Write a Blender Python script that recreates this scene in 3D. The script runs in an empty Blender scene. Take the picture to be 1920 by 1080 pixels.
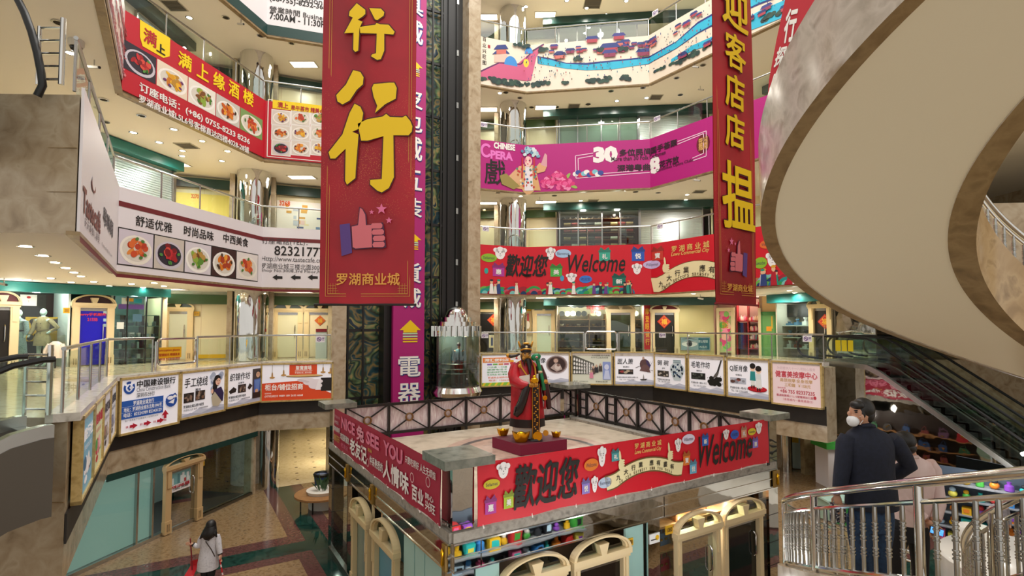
import bpy, math, random
from math import sin, cos, pi, radians, atan2, sqrt
from mathutils import Vector, Matrix
random.seed(7)
scn = bpy.context.scene
col = scn.collection
# ------------------------------------------------------------------ camera
F_PX, PITCH, EYE = 975.0, radians(2.5), 5.8
PY = 612 - F_PX * math.tan(PITCH)
cd = bpy.data.cameras.new('camera'); cam = bpy.data.objects.new('camera', cd); col.objects.link(cam)
cam.location = (0, 0, EYE); cam.rotation_euler = (pi/2 + PITCH, 0, 0)
cd.sensor_width = 36; cd.lens = F_PX / 1920 * 36; cd.shift_y = (PY - 540) / 1920; cd.clip_start = .05
scn.camera = cam
# ------------------------------------------------------------------ world (daylight from the atrium roof) and exposure
w = bpy.data.worlds.new('world'); scn.world = w; w.use_nodes = True
w.node_tree.nodes['Background'].inputs[0].default_value = (1, .95, .88, 1)
w.node_tree.nodes['Background'].inputs[1].default_value = .38
scn.view_settings.view_transform = 'Standard'; scn.view_settings.look = 'None'
scn.view_settings.exposure = 1.15; scn.view_settings.gamma = 1
scn.cycles.max_bounces = 7; scn.cycles.diffuse_bounces = 3; scn.cycles.glossy_bounces = 4
scn.cycles.transmission_bounces = 4; scn.cycles.transparent_max_bounces = 20
scn.cycles.caustics_reflective = False; scn.cycles.caustics_refractive = False
scn.cycles.sample_clamp_indirect = 4; scn.cycles.use_denoising = True

def area(name, loc, rot, sx, sy, power, colr=(1, .95, .87)):
    l = bpy.data.lights.new(name, 'AREA'); l.shape = 'RECTANGLE'; l.size = sx; l.size_y = sy
    l.energy = power; l.color = colr
    o = bpy.data.objects.new(name, l); o.location = loc; o.rotation_euler = rot; col.objects.link(o); return o
# big unseen area lamp added over the atrium as a presumed roof light
area('assumed_skylight', (1, 11, 27), (0, 0, 0), 14, 16, 1900, (1, .96, .9))
def lamp(loc, power, colr=(1, .9, .76), r=.12, spot=None):
    l = bpy.data.lights.new('ceiling_and_fill_lamp', 'SPOT' if spot else 'POINT'); l.energy = power; l.color = colr; l.shadow_soft_size = r
    if spot: l.spot_size = radians(spot); l.spot_blend = .6
    o = bpy.data.objects.new('ceiling_and_fill_lamp', l); o.location = loc; col.objects.link(o); return o

# ------------------------------------------------------------------ materials
def lin(c):
    if isinstance(c, str): c = tuple(int(c[i:i+2], 16) / 255 for i in (0, 2, 4))
    return tuple(x / 12.92 if x <= .04045 else ((x + .055) / 1.055) ** 2.4 for x in c) + (1,)
MATS = {}
def M(name, c='808080', rough=.5, metal=0, emit=0, spec=.5):
    if name in MATS: return MATS[name]
    m = bpy.data.materials.new(name); m.use_nodes = True; b = m.node_tree.nodes['Principled BSDF']
    b.inputs['Base Color'].default_value = lin(c); b.inputs['Roughness'].default_value = rough
    b.inputs['Metallic'].default_value = metal; b.inputs['Specular IOR Level'].default_value = spec
    if emit: b.inputs['Emission Color'].default_value = lin(c); b.inputs['Emission Strength'].default_value = emit
    m.diffuse_color = lin(c); MATS[name] = m; return m
def flat(c, rough=.6): return M('paint_' + c, c, rough)
def noise_mat(name, cols, scale=4, rough=.4, detail=6, bump=0, metal=0, stretch=(1, 1, 1), tex='noise', dist=0., lo=.3, hi=.7, spec=.5):
    m = M(name, cols[0], rough, metal, 0, spec); nt = m.node_tree; N = nt.nodes.new; b = nt.nodes['Principled BSDF']; L = nt.links.new
    tc = N('ShaderNodeNewGeometry'); mp = N('ShaderNodeMapping'); mp.inputs['Scale'].default_value = stretch
    L(tc.outputs['Position'], mp.inputs[0])
    if tex == 'noise':
        t = N('ShaderNodeTexNoise'); t.inputs['Scale'].default_value = scale; t.inputs['Detail'].default_value = detail
        t.inputs['Distortion'].default_value = dist; out = t.outputs[0]
    elif tex == 'voronoi':
        t = N('ShaderNodeTexVoronoi'); t.inputs['Scale'].default_value = scale; out = t.outputs['Color']
    else:
        t = N('ShaderNodeTexWave'); t.inputs['Scale'].default_value = scale; t.inputs['Distortion'].default_value = dist
        t.inputs['Detail'].default_value = detail; out = t.outputs[1]
    L(mp.outputs[0], t.inputs['Vector'])
    r = N('ShaderNodeValToRGB'); e = r.color_ramp.elements
    for i in range(len(cols) - 2): e.new(.5)
    for i, c in enumerate(cols):
        e[i].position = lo + (hi - lo) * i / (len(cols) - 1); e[i].color = lin(c)
    L(out, r.inputs[0]); L(r.outputs[0], b.inputs['Base Color'])
    if bump:
        bp = N('ShaderNodeBump'); bp.inputs['Strength'].default_value = bump; bp.inputs['Distance'].default_value = .05
        L(out, bp.inputs['Height']); L(bp.outputs[0], b.inputs['Normal'])
    return m
def glass(name, tint='dff0ea', refl=.12, rough=.02, alpha=1.0):
    m = bpy.data.materials.new(name); m.use_nodes = True; nt = m.node_tree; nt.nodes.clear(); N = nt.nodes.new; L = nt.links.new
    o = N('ShaderNodeOutputMaterial'); t = N('ShaderNodeBsdfTransparent'); g = N('ShaderNodeBsdfGlossy'); mx = N('ShaderNodeMixShader')
    lw = N('ShaderNodeLayerWeight'); lw.inputs[0].default_value = .25; ml = N('ShaderNodeMath'); ml.operation = 'MULTIPLY_ADD'
    ml.inputs[1].default_value = .6; ml.inputs[2].default_value = refl; ml.use_clamp = True
    t.inputs[0].default_value = lin(tint); g.inputs['Roughness'].default_value = rough
    L(lw.outputs['Fresnel'], ml.inputs[0]); L(ml.outputs[0], mx.inputs[0]); L(t.outputs[0], mx.inputs[1]); L(g.outputs[0], mx.inputs[2])
    L(mx.outputs[0], o.inputs[0]); MATS[name] = m; return m

marble = noise_mat('beige_marble', ['87745a', 'a9967a', 'b8a88e', '998668'], 3.2, .22, 8, dist=.6, lo=.25, hi=.78)
marble_d = noise_mat('brown_marble', ['7f6a48', '97805a', '87704c', '735f40'], 4, .35, 8, dist=.4)
marble_p = noise_mat('pale_marble', ['a79d90', 'c9c1b6', 'd6cec4', 'b5ab9e'], 5, .2, 8, dist=.5, lo=.25, hi=.75)
floor_tan = noise_mat('tan_granite', ['6f583e', '8c714f', '9a8060', '62503a'], 9, .16, 10)
floor_green = noise_mat('green_marble', ['0a201e', '14352f', '20463e', '081817'], 3.5, .07, 9, dist=1.2)
floor_maroon = noise_mat('maroon_granite', ['4e302e', '5e3c3a', '6a4644'], 14, .14, 8)
floor_cream = noise_mat('cream_stone', ['d9c7a0', 'e6d7b4', 'cdb98f'], 5, .12, 6)
white_ceil = M('white_ceiling_paint', 'f3eee6', .7)
white_wall = M('white_wall_paint', 'e4ddcf', .7)
cream = M('cream_lacquer', 'ead7ac', .35)
cream_pap = M('cream_paper', 'e9e2bb', .7)
ivory = M('ivory_wood', 'dcc8a0', .4)
green_dk = M('dark_green_band', '123a35', .35)
teal = M('teal_band', '1a6e6a', .4)
chrome = M('polished_chrome', 'd8d8d6', .12, 1)
steel = M('brushed_steel', 'b5b6b4', .25, 1)
mirror = noise_mat('wavy_mirror', ['c9c9c4', 'd6d6d2'], 1.6, .03, 2, bump=.10, metal=1)
colmirror = noise_mat('column_mirror', ['d4d4d2', 'dededc'], 1.3, .04, 3, bump=.35, metal=1, stretch=(2.4, 2.4, .5))
black = M('black_paint', '141312', .4)
dark = M('dark_void', '0b0b0b', .6)
gold = M('gold_paint', 'd9a520', .25, .9)
goldf = noise_mat('gold_frame', ['b59a5c', 'c8ae72', 'a3884c'], 8, .35, 4)
glass_b = glass('balustrade_glass', 'e6f3ee', .05)
glass_s = glass('shop_glass', 'd2e6df', .07)
glass_t = glass('tinted_glass', '9fb5aa', .10)
led = M('lamp_glow', 'fff3dc', .5, 0, 10)
led_soft = M('panel_glow', 'fff4e4', .5, 0, 2.0)
red = M('banner_red', 'c60f22', .55)
white = M('print_white', 'f2efea', .6); inkk = M('print_black', '17130f', .6)

# ------------------------------------------------------------------ geometry helpers
V = Vector
def ray(u, v):
    x = (u - 960) / F_PX; y = (PY - v) / F_PX
    return V((x, cos(PITCH) - y * sin(PITCH), sin(PITCH) + y * cos(PITCH)))
EYEP = V((0, 0, EYE))
def atY(u, v, Y): r = ray(u, v); return EYEP + r * (Y / r.y)
def atZ(u, v, Z): r = ray(u, v); return EYEP + r * ((Z - EYE) / r.z)
def at_u(u, d): return V(((u - 960) / F_PX * d, d))

class Plane:
    """vertical plane through two plan points; a = metres along it, z = height, off = towards the atrium"""
    def __init__(s, p0, p1):
        s.p0 = V(p0); s.p1 = V(p1); s.len = (s.p1 - s.p0).length; s.e = (s.p1 - s.p0) / s.len
        n = V((s.e.y, -s.e.x)); s.n = n if n.dot(V((1, 4)) * 0 + V((0, 0)) - s.p0) > 0 else -n
    def P(s, a, z, off=0):
        q = s.p0 + s.e * a + s.n * off; return V((q.x, q.y, z))
    def px(s, u, v, off=0):
        r = ray(u, v); p = s.p0 + s.n * off
        t = p.dot(s.n) / (r.x * s.n.x + r.y * s.n.y); q = EYEP + r * t
        return (V((q.x, q.y)) - s.p0).dot(s.e), q.z
    def R(s, u0, v0, u1, v1):
        a0, z1 = s.px(u0, v0); _, z0 = s.px(u0, v1); a1, _ = s.px(u1, (v0 + v1) / 2); return a0, z0, a1, z1
    def shift(s, off):
        q = Plane(s.p0 + s.n * off, s.p1 + s.n * off); q.n = s.n; return q
def hull_flat(pl, pts): return [pl.px(u, v) for u, v in pts]

class MB:
    def __init__(s): s.v = []; s.f = []; s.m = []; s.mats = []; s.uv = []
    def mi(s, mat):
        if mat not in s.mats: s.mats.append(mat)
        return s.mats.index(mat)
    def add(s, vs, fs, mat):
        b = len(s.v); s.v += [V(p) for p in vs]; k = s.mi(mat)
        for f in fs: s.f.append([b + i for i in f]); s.m.append(k)
        return s
    def poly(s, pts, mat): return s.add(pts, [list(range(len(pts)))], mat)
    def hexa(s, c8, mat): return s.add(c8, [(0, 3, 2, 1), (4, 5, 6, 7), (0, 1, 5, 4), (1, 2, 6, 5), (2, 3, 7, 6), (3, 0, 4, 7)], mat)
    def box(s, x0, y0, z0, x1, y1, z1, mat):
        return s.hexa([(x0, y0, z0), (x1, y0, z0), (x1, y1, z0), (x0, y1, z0), (x0, y0, z1), (x1, y0, z1), (x1, y1, z1), (x0, y1, z1)], mat)
    def obox(s, pl, a0, z0, a1, z1, o0, o1, mat):
        return s.hexa([pl.P(a0, z0, o0), pl.P(a1, z0, o0), pl.P(a1, z0, o1), pl.P(a0, z0, o1), pl.P(a0, z1, o0), pl.P(a1, z1, o0), pl.P(a1, z1, o1), pl.P(a0, z1, o1)], mat)
    def beam(s, p, q, w, h, mat, up=V((0, 0, 1))):
        p = V(p); q = V(q); d = (q - p).normalized(); sd = d.cross(up)
        if sd.length < 1e-4: sd = V((1, 0, 0))
        sd = sd.normalized() * w / 2; u2 = sd.cross(d).normalized() * h / 2
        return s.hexa([p - sd - u2, q - sd - u2, q + sd - u2, p + sd - u2, p - sd + u2, q - sd + u2, q + sd + u2, p + sd + u2], mat)
    def prism(s, pl, pts, o0, o1, mat):
        n = len(pts); vs = [pl.P(a, z, o0) for a, z in pts] + [pl.P(a, z, o1) for a, z in pts]
        return s.add(vs, [list(range(n))[::-1], list(range(n, 2 * n))] + [(i, (i + 1) % n, n + (i + 1) % n, n + i) for i in range(n)], mat)
    def hprism(s, xy, z0, z1, top, bot, side):
        n = len(xy); s.add([(x, y, z1) for x, y in xy], [list(range(n))], top); s.add([(x, y, z0) for x, y in xy], [list(range(n))[::-1]], bot)
        for i in range(n):
            a = xy[i]; b = xy[(i + 1) % n]
            s.add([(a[0], a[1], z0), (b[0], b[1], z0), (b[0], b[1], z1), (a[0], a[1], z1)], [(0, 1, 2, 3)], side)
        return s
    def tube(s, pts, r, mat, n=8, cap=True, closed=False):
        pts = [V(p) for p in pts]; m = len(pts); rs = r if isinstance(r, (list, tuple)) else [r] * m
        vs = []; prev = None
        for i, p in enumerate(pts):
            if closed: t = pts[(i + 1) % m] - pts[i - 1]
            else: t = pts[min(i + 1, m - 1)] - pts[max(i - 1, 0)]
            t = t.normalized() if t.length > 1e-9 else V((0, 0, 1))
            if prev is None: x = t.orthogonal().normalized()
            else:
                x = prev - t * prev.dot(t); x = x.normalized() if x.length > 1e-6 else t.orthogonal().normalized()
            prev = x; y = t.cross(x)
            for k in range(n): an = 2 * pi * k / n; vs.append(p + (x * cos(an) + y * sin(an)) * rs[i])
        fs = []
        for i in range(m if closed else m - 1):
            j = (i + 1) % m
            for k in range(n): fs.append((i * n + k, i * n + (k + 1) % n, j * n + (k + 1) % n, j * n + k))
        if cap and not closed: fs += [list(range(n))[::-1], list(range((m - 1) * n, m * n))]
        return s.add(vs, fs, mat)
    def lathe(s, prof, c, mat, n=16, sx=1, sy=1, a0=0, a1=2 * pi, axis=None, cap=True):
        c = V(c); full = abs(a1 - a0 - 2 * pi) < 1e-6; k = n if full else n + 1; vs = []
        for r, z in prof:
            for i in range(k):
                an = a0 + (a1 - a0) * i / n; q = V((r * cos(an) * sx, r * sin(an) * sy, z)); vs.append(c + (axis @ q if axis else q))
        fs = []
        for j in range(len(prof) - 1):
            for i in range(n):
                i2 = (i + 1) % k; fs.append((j * k + i, j * k + i2, (j + 1) * k + i2, (j + 1) * k + i))
        if full and cap:
            if prof[0][0] > 1e-5: fs.append(list(range(n))[::-1])
            if prof[-1][0] > 1e-5: fs.append(list(range((len(prof) - 1) * k, len(prof) * k)))
        return s.add(vs, fs, mat)
    def ell(s, c, r, mat, n=14, m=9, rot=None):
        return s.lathe([(max(1e-6, sin(pi * i / m)), -cos(pi * i / m)) for i in range(m + 1)], c, mat, n, axis=(rot or Matrix.Identity(3)) @ Matrix.Diagonal(V(r)))
    # ---- flat artwork on a vertical plane
    def pr(s, pl, a0, z0, a1, z1, mat, off=.01): return s.pp(pl, [(a0, z0), (a1, z0), (a1, z1), (a0, z1)], mat, off)
    def pp(s, pl, pts, mat, off=.01):
        cuts = getattr(pl, 's', None)
        if not cuts: return s.poly([pl.P(a, z, off) for a, z in pts], mat)
        lo, hi = min(p[0] for p in pts), max(p[0] for p in pts); last = len(pl.pl) - 1   # fold the print over the bends of the fascia
        for i, q in enumerate(pl.pl):
            c0, c1 = (cuts[i] if i else -99), (cuts[i + 1] if i < last else 999)
            if hi <= c0 or lo >= c1: continue
            P = list(pts)
            for c, sg in ((c0, 1), (c1, -1)):
                out = []
                for k in range(len(P)):
                    a, b = P[k - 1], P[k]; ia, ib = (a[0] - c) * sg >= 0, (b[0] - c) * sg >= 0
                    if ia != ib: t = (c - a[0]) / (b[0] - a[0]); out.append((c, a[1] + (b[1] - a[1]) * t))
                    if ib: out.append(b)
                P = out
            if len(P) > 2: s.poly([q.P(a - cuts[i], z, off) for a, z in P], mat)
        return s
    def pe(s, pl, a, z, ra, rz, mat, off=.01, n=20, rot=0, a0=0, a1=2 * pi):
        pts = []
        for i in range(n + (0 if abs(a1 - a0 - 2 * pi) < 1e-6 else 1)):
            t = a0 + (a1 - a0) * i / n; x = ra * cos(t); y = rz * sin(t); pts.append((a + x * cos(rot) - y * sin(rot), z + x * sin(rot) + y * cos(rot)))
        return s.pp(pl, pts, mat, off)
    def text(s, pl, body, a0, z0, a1, z1, mat, off=.012, bold=.02, shear=0, fit='box', skew=0):
        vs, fs, bb = glyphs(body, bold, shear); W = bb[2] - bb[0]; H = bb[3] - bb[1]
        out = []
        for x, y, k in vs:
            tx = (x - bb[0]) / W; ty = (y - bb[1]) / H; out.append(pl.P(a0 + (a1 - a0) * tx, z0 + (z1 - z0) * ty + skew * tx, off + k * .0007))
        return s.add(out, fs, mat)
    def vtext(s, pl, body, a0, a1, z1, z0, mat, off=.012, bold=.03, gap=.15):
        n = len(body); h = (z1 - z0) / n
        for i, c in enumerate(body): s.text(pl, c, a0, z1 - h * (i + 1) + h * gap, a1, z1 - h * i, mat, off, bold)
        return s
    def build(s, name, parent=None, smooth=False, kind=None):
        me = bpy.data.meshes.new(name); o = bpy.data.objects.new(name, me); col.objects.link(o)
        base = V((0, 0, 0)); p = parent
        while p is not None: base += V(p.location); p = p.parent
        if parent is None and s.v and not kind:
            mn = [min(q[i] for q in s.v) for i in range(3)]; mx = [max(q[i] for q in s.v) for i in range(3)]
            base = V(((mn[0] + mx[0]) / 2, (mn[1] + mx[1]) / 2, mn[2])); o.location = base
        me.from_pydata([q - base for q in s.v], [], s.f)
        for m_ in s.mats: me.materials.append(m_)
        me.polygons.foreach_set('material_index', s.m)
        if smooth:
            me.polygons.foreach_set('use_smooth', [True] * len(s.f)); me.set_sharp_from_angle(angle=radians(42))
        me.update(); o.parent = parent
        if kind: o['kind'] = kind
        return o
_gl = {}
def glyphs(body, bold=.02, shear=0):
    k = (body, bold, shear)
    if k not in _gl:
        c = bpy.data.curves.new('lettering', 'FONT'); cjk = any(ord(q) > 0x2e80 for q in body); c.body = body; c.offset = 0 if cjk else bold; c.resolution_u = 2; c.shear = shear
        o = bpy.data.objects.new('lettering', c); col.objects.link(o)
        m = bpy.data.meshes.new_from_object(o.evaluated_get(bpy.context.evaluated_depsgraph_get()))
        vs = [(v.co.x, v.co.y, 0) for v in m.vertices]; fs = [list(p.vertices) for p in m.polygons]
        if cjk and bold > .004:   # thicken by overlaying shifted copies
            v0, f0 = vs, fs; vs, fs = [], []
            for k in range(9 if bold > .018 else 5):
                dx, dy = (0, 0) if k == 0 else (bold * 1.1 * cos(k * pi / (4 if bold > .018 else 2) + .785), bold * 1.1 * sin(k * pi / (4 if bold > .018 else 2) + .785)); b0 = len(vs)
                vs += [(x + dx, y + dy, k) for x, y, _ in v0]; fs += [[i + b0 for i in f] for f in f0]
        bpy.data.objects.remove(o); bpy.data.curves.remove(c); bpy.data.meshes.remove(m)
        bb = (min(v[0] for v in vs), min(v[1] for v in vs), max(v[0] for v in vs), max(v[1] for v in vs)); _gl[k] = (vs, fs, bb)
    return _gl[k]
def tag(o, label, cat, group=None, kind=None):
    o['label'] = label; o['category'] = cat
    if group: o['group'] = group
    if kind: o['kind'] = kind
    return o
def thing(name, label, cat, loc=(0, 0, 0), group=None):
    o = bpy.data.objects.new(name, None); col.objects.link(o); o.location = loc; o.empty_display_size = .2
    return tag(o, label, cat, group)
def dup(root, loc, label=None, group=None, rotz=None):
    r = root.copy(); col.objects.link(r); r.location = loc
    if rotz is not None: r.rotation_euler.z = rotz
    if label: r['label'] = label
    if group: r['group'] = group
    for ch in list(root.children):
        c = ch.copy(); col.objects.link(c); c.parent = r
        for g in list(ch.children):
            d = g.copy(); col.objects.link(d); d.parent = c
    return r
# ================================================================== plan of the place
Aq, A, B, C = V((-6.35, 7.5)), V((-9.93, 12.93)), V((-8.86, 18.31)), V((-6.55, 19.06))
P0, P1, P2, P3 = V((-1.43, 22.1)), V((.63, 22.85)), V((5.95, 22.07)), V((9.88, 16.46))
P4 = P3 + (P3 - P2) * .36
S = 4.55
BAN0, BAN1 = 7.15, 9.30                        # fascia of the third floor; others one storey apart
FL = {2: 4.5, 3: 9.2, 4: 13.75, 5: 18.3}
pAA, pAB, pBC = Plane(Aq, A), Plane(A, B), Plane(B, C)
pT = Plane(C, P0)
p01, p12, p23 = Plane(P0, P1), Plane(P1, P2), Plane(P2, P3)
kF = V((-.88, 7.8)); kl = V((-.539, .842)); kr = V((.857, .516)); KLL, KRL = 7.23, 7.95
kL = kF + kl * KLL; kR = kF + kr * KRL; kB = kL + kr * KRL
pKL, pKR = Plane(kL, kF), Plane(kF, kR)
W1 = Plane(at_u(-60, 14.9), at_u(313, 18.9))   # shop line left, second floor
W2 = Plane(at_u(300, 19.8), at_u(645, 22.2))
E1 = Plane(at_u(893, 26), at_u(1045, 25.6)); E2 = Plane(at_u(1045, 25), at_u(1338, 24.3))
E3 = Plane(at_u(1338, 24.3), at_u(1452, 23)); E4 = Plane(at_u(1452, 22.4), at_u(1600, 19.3))

# ------------------------------------------------------------------ ground floor with its inlaid stripes
g = MB()
g.poly([(-30, -8, 0), (30, -8, 0), (30, 45, 0), (-30, 45, 0)], floor_tan)
def strip(o, d, s, t0, t1, w0, w1, mat, z):
    q = [o + d * t0 + s * w0, o + d * t1 + s * w0, o + d * t1 + s * w1, o + d * t0 + s * w1]
    g.poly([(p.x, p.y, z) for p in q], mat)
o0 = kF
for w0, w1, m_, z in ((-.8, .45, floor_maroon, .003), (-.43, .08, floor_green, .005)):
    strip(o0, kl, kr, -6, 16, w0, w1, m_, z)
sB = kF + kl * 7.75; kx = kr; kn = kl
for w0, w1, m_, z in ((-.8, .85, floor_maroon, .002), (-.4, .3, floor_green, .0045)):
    strip(sB, kx, kn, -9, -.4, w0, w1, m_, z)
for w0, w1, m_, z in ((-.3, 1.3, floor_maroon, .003), (.05, .9, floor_green, .005)):
    strip(kF - kl * .9, kr, -kl, -1, 16, w0, w1, m_, z)
# bright tiled corridor at the back left
c0, c1 = atZ(508, 916, 0), atZ(640, 896, 0)
g.poly([(c0.x, c0.y, .006), (c1.x, c1.y, .006), (c1.x - 1, 32, .006), (c0.x - 7, 32, .006)], floor_cream)
for i in range(9):
    for j in range(12):
        x = c0.x - 4 + j * .75 + (i % 2) * .37; y = 19.9 + i * .85
        g.poly([(x, y, .009), (x + .09, y + .05, .009), (x + .02, y + .12, .009), (x - .07, y + .07, .009)], floor_maroon)
g.build('floor', kind='structure')

# ------------------------------------------------------------------ gallery slabs
def slab(name, pts, z0, z1, top=floor_cream, bot=white_ceil, side=marble):
    mb = MB(); mb.hprism([(p[0], p[1]) for p in pts], z0, z1, top, bot, side); return mb.build(name, kind='structure')
LEFT = [Aq, A, B, C, V((-9.5, 31)), V((-30, 31)), V((-30, 6.83))]
RIGHT = [P0, V((-2.5, 34)), V((30, 34)), V((30, 12.6)), P4, P3, P2, P1]
for k in (2, 3, 4, 5, 6):
    z1 = 4.5 if k == 2 else 9.2 + S * (k - 3); z0 = 2.15 if k == 2 else BAN0 + S * (k - 3)
    slab('gallery_slab', LEFT, z0, z1); slab('gallery_slab', RIGHT if k != 2 else [P0, V((-2.5, 34)), V((30, 34)), V((30, 20.9)), V((13.7, 20.35)), V((10.25, 18.1)), V((10.4, 16.8)), P3, P2, P1], z0, z1)
mb = MB()
for z in (7.75, 8.4): mb.box(-9, 7.488, z, -6.36, 7.503, z + .012, marble_d)
for z in (1.1, 2.2, 3.3): mb.box(-9, 7.488, z, -6.36, 7.503, z + .012, marble_d)
for x in (-6.9, -7.6): mb.box(x, 7.488, 7.15, x + .012, 7.503, 9.2, marble_d); mb.box(x, 7.488, 0, x + .012, 7.503, 4.4, marble_d)
mb.build('trim_13', kind='structure')
# end wall behind everything and outer walls
mb = MB(); mb.box(-30, 31, 0, -9.0, 31.3, 24, white_wall); mb.build('wall_back_left', kind='structure')
mb = MB(); mb.box(-3, 34, 0, 30, 34.3, 24, white_wall); mb.build('wall_back_right', kind='structure')
mb = MB(); mb.box(-30.3, 6, 0, -30, 31.3, 24, white_wall); mb.build('wall_left', kind='structure')
mb = MB(); mb.box(22, 6, 0, 22.3, 34.3, 24, marble); mb.build('wall_right', kind='structure')

# ------------------------------------------------------------------ lift tower between the two galleries
tw = thing('lift_tower', 'tall glass lift tower with dark shafts and mosaic relief', 'lift tower', (pT.P(pT.len / 2, 0).x, pT.P(pT.len / 2, 0).y, 0)); tw['kind'] = 'structure'
def ta(u): return pT.px(u, 540)[0]
mb = MB()
for u0, u1 in ((622, 649), (875, 898)): mb.obox(pT, ta(u0), 0, ta(u1), 24, -.6, .12, marble)
mb.build('stone_pier', tw)
mos = noise_mat('mosaic_relief', ['0f2a34', '17434a', '8a7442', '1c4a48', '2b2a18', '5a7850', 'a8935c', '12303f'], .95, .3, 1.5, bump=.9, dist=2.6, lo=.28, hi=.72)
mb = MB(); mb.obox(pT, ta(630), 0, ta(885), 24, -.85, -.75, mos); mb.build('mosaic_wall', tw)
mb = MB(); mb.obox(pT, ta(630), 0, ta(655), 24, -.8, -.6, black); mb.obox(pT, ta(838), 0, ta(885), 24, -.8, -.5, black)
mb.obox(pT, ta(722), 0, ta(746), 24, -.8, -.1, black); mb.obox(pT, ta(790), 0, ta(797), 24, -.8, -.3, black)
mb.build('shaft_wall', tw)
mb = MB()
for u in (657, 686, 815, 832, 846, 862): mb.obox(pT, ta(u), 0, ta(u) + .07, 24, -.5, -.42, black)
for z in (3.0, 5.6, 7.4, 9.6, 11.9, 14.2, 16.5, 18.8):
    mb.obox(pT, ta(655), z, ta(735), z + .1, -.6, -.52, black); mb.obox(pT, ta(797), z + .4, ta(876), z + .5, -.6, -.52, black)
    mb.obox(pT, ta(862), z + 1, ta(866), z + 1.25, -.5, -.4, steel)
mb.build('guide_rail', tw)
# ------------------------------------------------------------------ chrome columns in front of the shops
def column(x, y, r, name, lab):
    t = thing(name, lab, 'column', (x, y, 0)); t['kind'] = 'structure'
    mb = MB(); mb.lathe([(r, 0), (r, 24)], (x, y, 0), marble_p, 28); mb.build('shaft', t, True)
    for k in (2, 3, 4, 5):
        zb = FL[k] + .02 if k > 2 else 4.52
        m2 = MB(); n = 14; base = atan2(-y, -x)
        for s0 in ((-1.15, .12), (.2, 1.45), (1.55, 2.5)):
            vs = []; hgt = 2.55
            for i in range(n + 1):
                f = i / n; an = base + s0[0] + (s0[1] - s0[0]) * f
                top = hgt - .55 + .55 * sqrt(max(0, 1 - (2 * f - 1) ** 2))
                for j in range(7): vs.append((x + (r + .02) * cos(an), y + (r + .02) * sin(an), zb + top * j / 6))
            fs = [(i * 7 + j, (i + 1) * 7 + j, (i + 1) * 7 + j + 1, i * 7 + j + 1) for i in range(n) for j in range(6)]
            m2.add(vs, fs, colmirror)
        m2.build('mirror_panel', t, True)
column(-9.9, 19.75, .58, 'mirrored_column', 'round column clad in wavy mirror beside left shops')
column(.05, 24.2, .62, 'mirrored_column', 'round column clad in wavy mirror right of lift tower')
# pilasters of beige stone by the columns
mb = MB()
for u in (436, 510): 
    a = W2.px(u, 600)[0]; mb.obox(W2, a - .09, 4.5, a + .09, 22, .0, .9, marble)
mb.build('trim_1', kind='structure')
mb = MB(); a = E1.px(935, 600)[0]; mb.obox(E1, a - .1, 4.5, a + .1, 22, 0, 1.0, marble); mb.build('trim_2', kind='structure')
# ================================================================== hanging banners and fascia banners
def sparkle_mat(name, c0, c1, zc, zr):
    m = noise_mat(name, [c0, c1], .5, .5, 3, dist=.8); nt = m.node_tree; N = nt.nodes.new; L = nt.links.new; b = nt.nodes['Principled BSDF']
    src = b.inputs['Base Color'].links[0].from_socket; g_ = N('ShaderNodeNewGeometry')
    vo = N('ShaderNodeTexVoronoi'); vo.inputs['Scale'].default_value = 38; L(g_.outputs['Position'], vo.inputs['Vector'])
    no = N('ShaderNodeTexNoise'); no.inputs['Scale'].default_value = 2.2; L(g_.outputs['Position'], no.inputs['Vector'])
    sx = N('ShaderNodeSeparateXYZ'); L(g_.outputs['Position'], sx.inputs[0])
    d = N('ShaderNodeMath'); d.operation = 'SUBTRACT'; d.inputs[1].default_value = zc; L(sx.outputs[2], d.inputs[0])
    ab = N('ShaderNodeMath'); ab.operation = 'ABSOLUTE'; L(d.outputs[0], ab.inputs[0])
    mr = N('ShaderNodeMapRange'); mr.inputs[1].default_value = 0; mr.inputs[2].default_value = zr; mr.inputs[3].default_value = .25; mr.inputs[4].default_value = .02; L(ab.outputs[0], mr.inputs[0])
    mu = N('ShaderNodeMath'); mu.operation = 'MULTIPLY'; L(mr.outputs[0], mu.inputs[0]); L(no.outputs[0], mu.inputs[1])
    m2 = N('ShaderNodeMath'); m2.operation = 'MULTIPLY'; L(mu.outputs[0], m2.inputs[0]); m2.inputs[1].default_value = 1.5
    lt = N('ShaderNodeMath'); lt.operation = 'LESS_THAN'; L(vo.outputs['Distance'], lt.inputs[0]); L(m2.outputs[0], lt.inputs[1])
    mx = N('ShaderNodeMix'); mx.data_type = 'RGBA'; L(lt.outputs[0], mx.inputs[0]); L(src, mx.inputs[6]); mx.inputs[7].default_value = lin('e08a4a'); L(mx.outputs[2], b.inputs['Base Color'])
    return m
XING1 = [[(733,24),(746,33),(757,45),(756,58),(748,64),(754,76),(748,84),(751,98),(748,130),(741,145),(735,146),(735,94),(720,96),(716,92),(728,66),(726,62),(713,62),(709,54)],
         [(764,44),(791,49),(797,58),(796,72),(785,80),(770,72)],
         [(748,92),(776,90),(779,84),(790,86),(793,92),(812,92),(824,99),(829,108),(828,115),(806,117),(806,150),(799,166),(788,172),(772,167),(770,161),(790,155),(792,118),(748,112)]]
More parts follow.
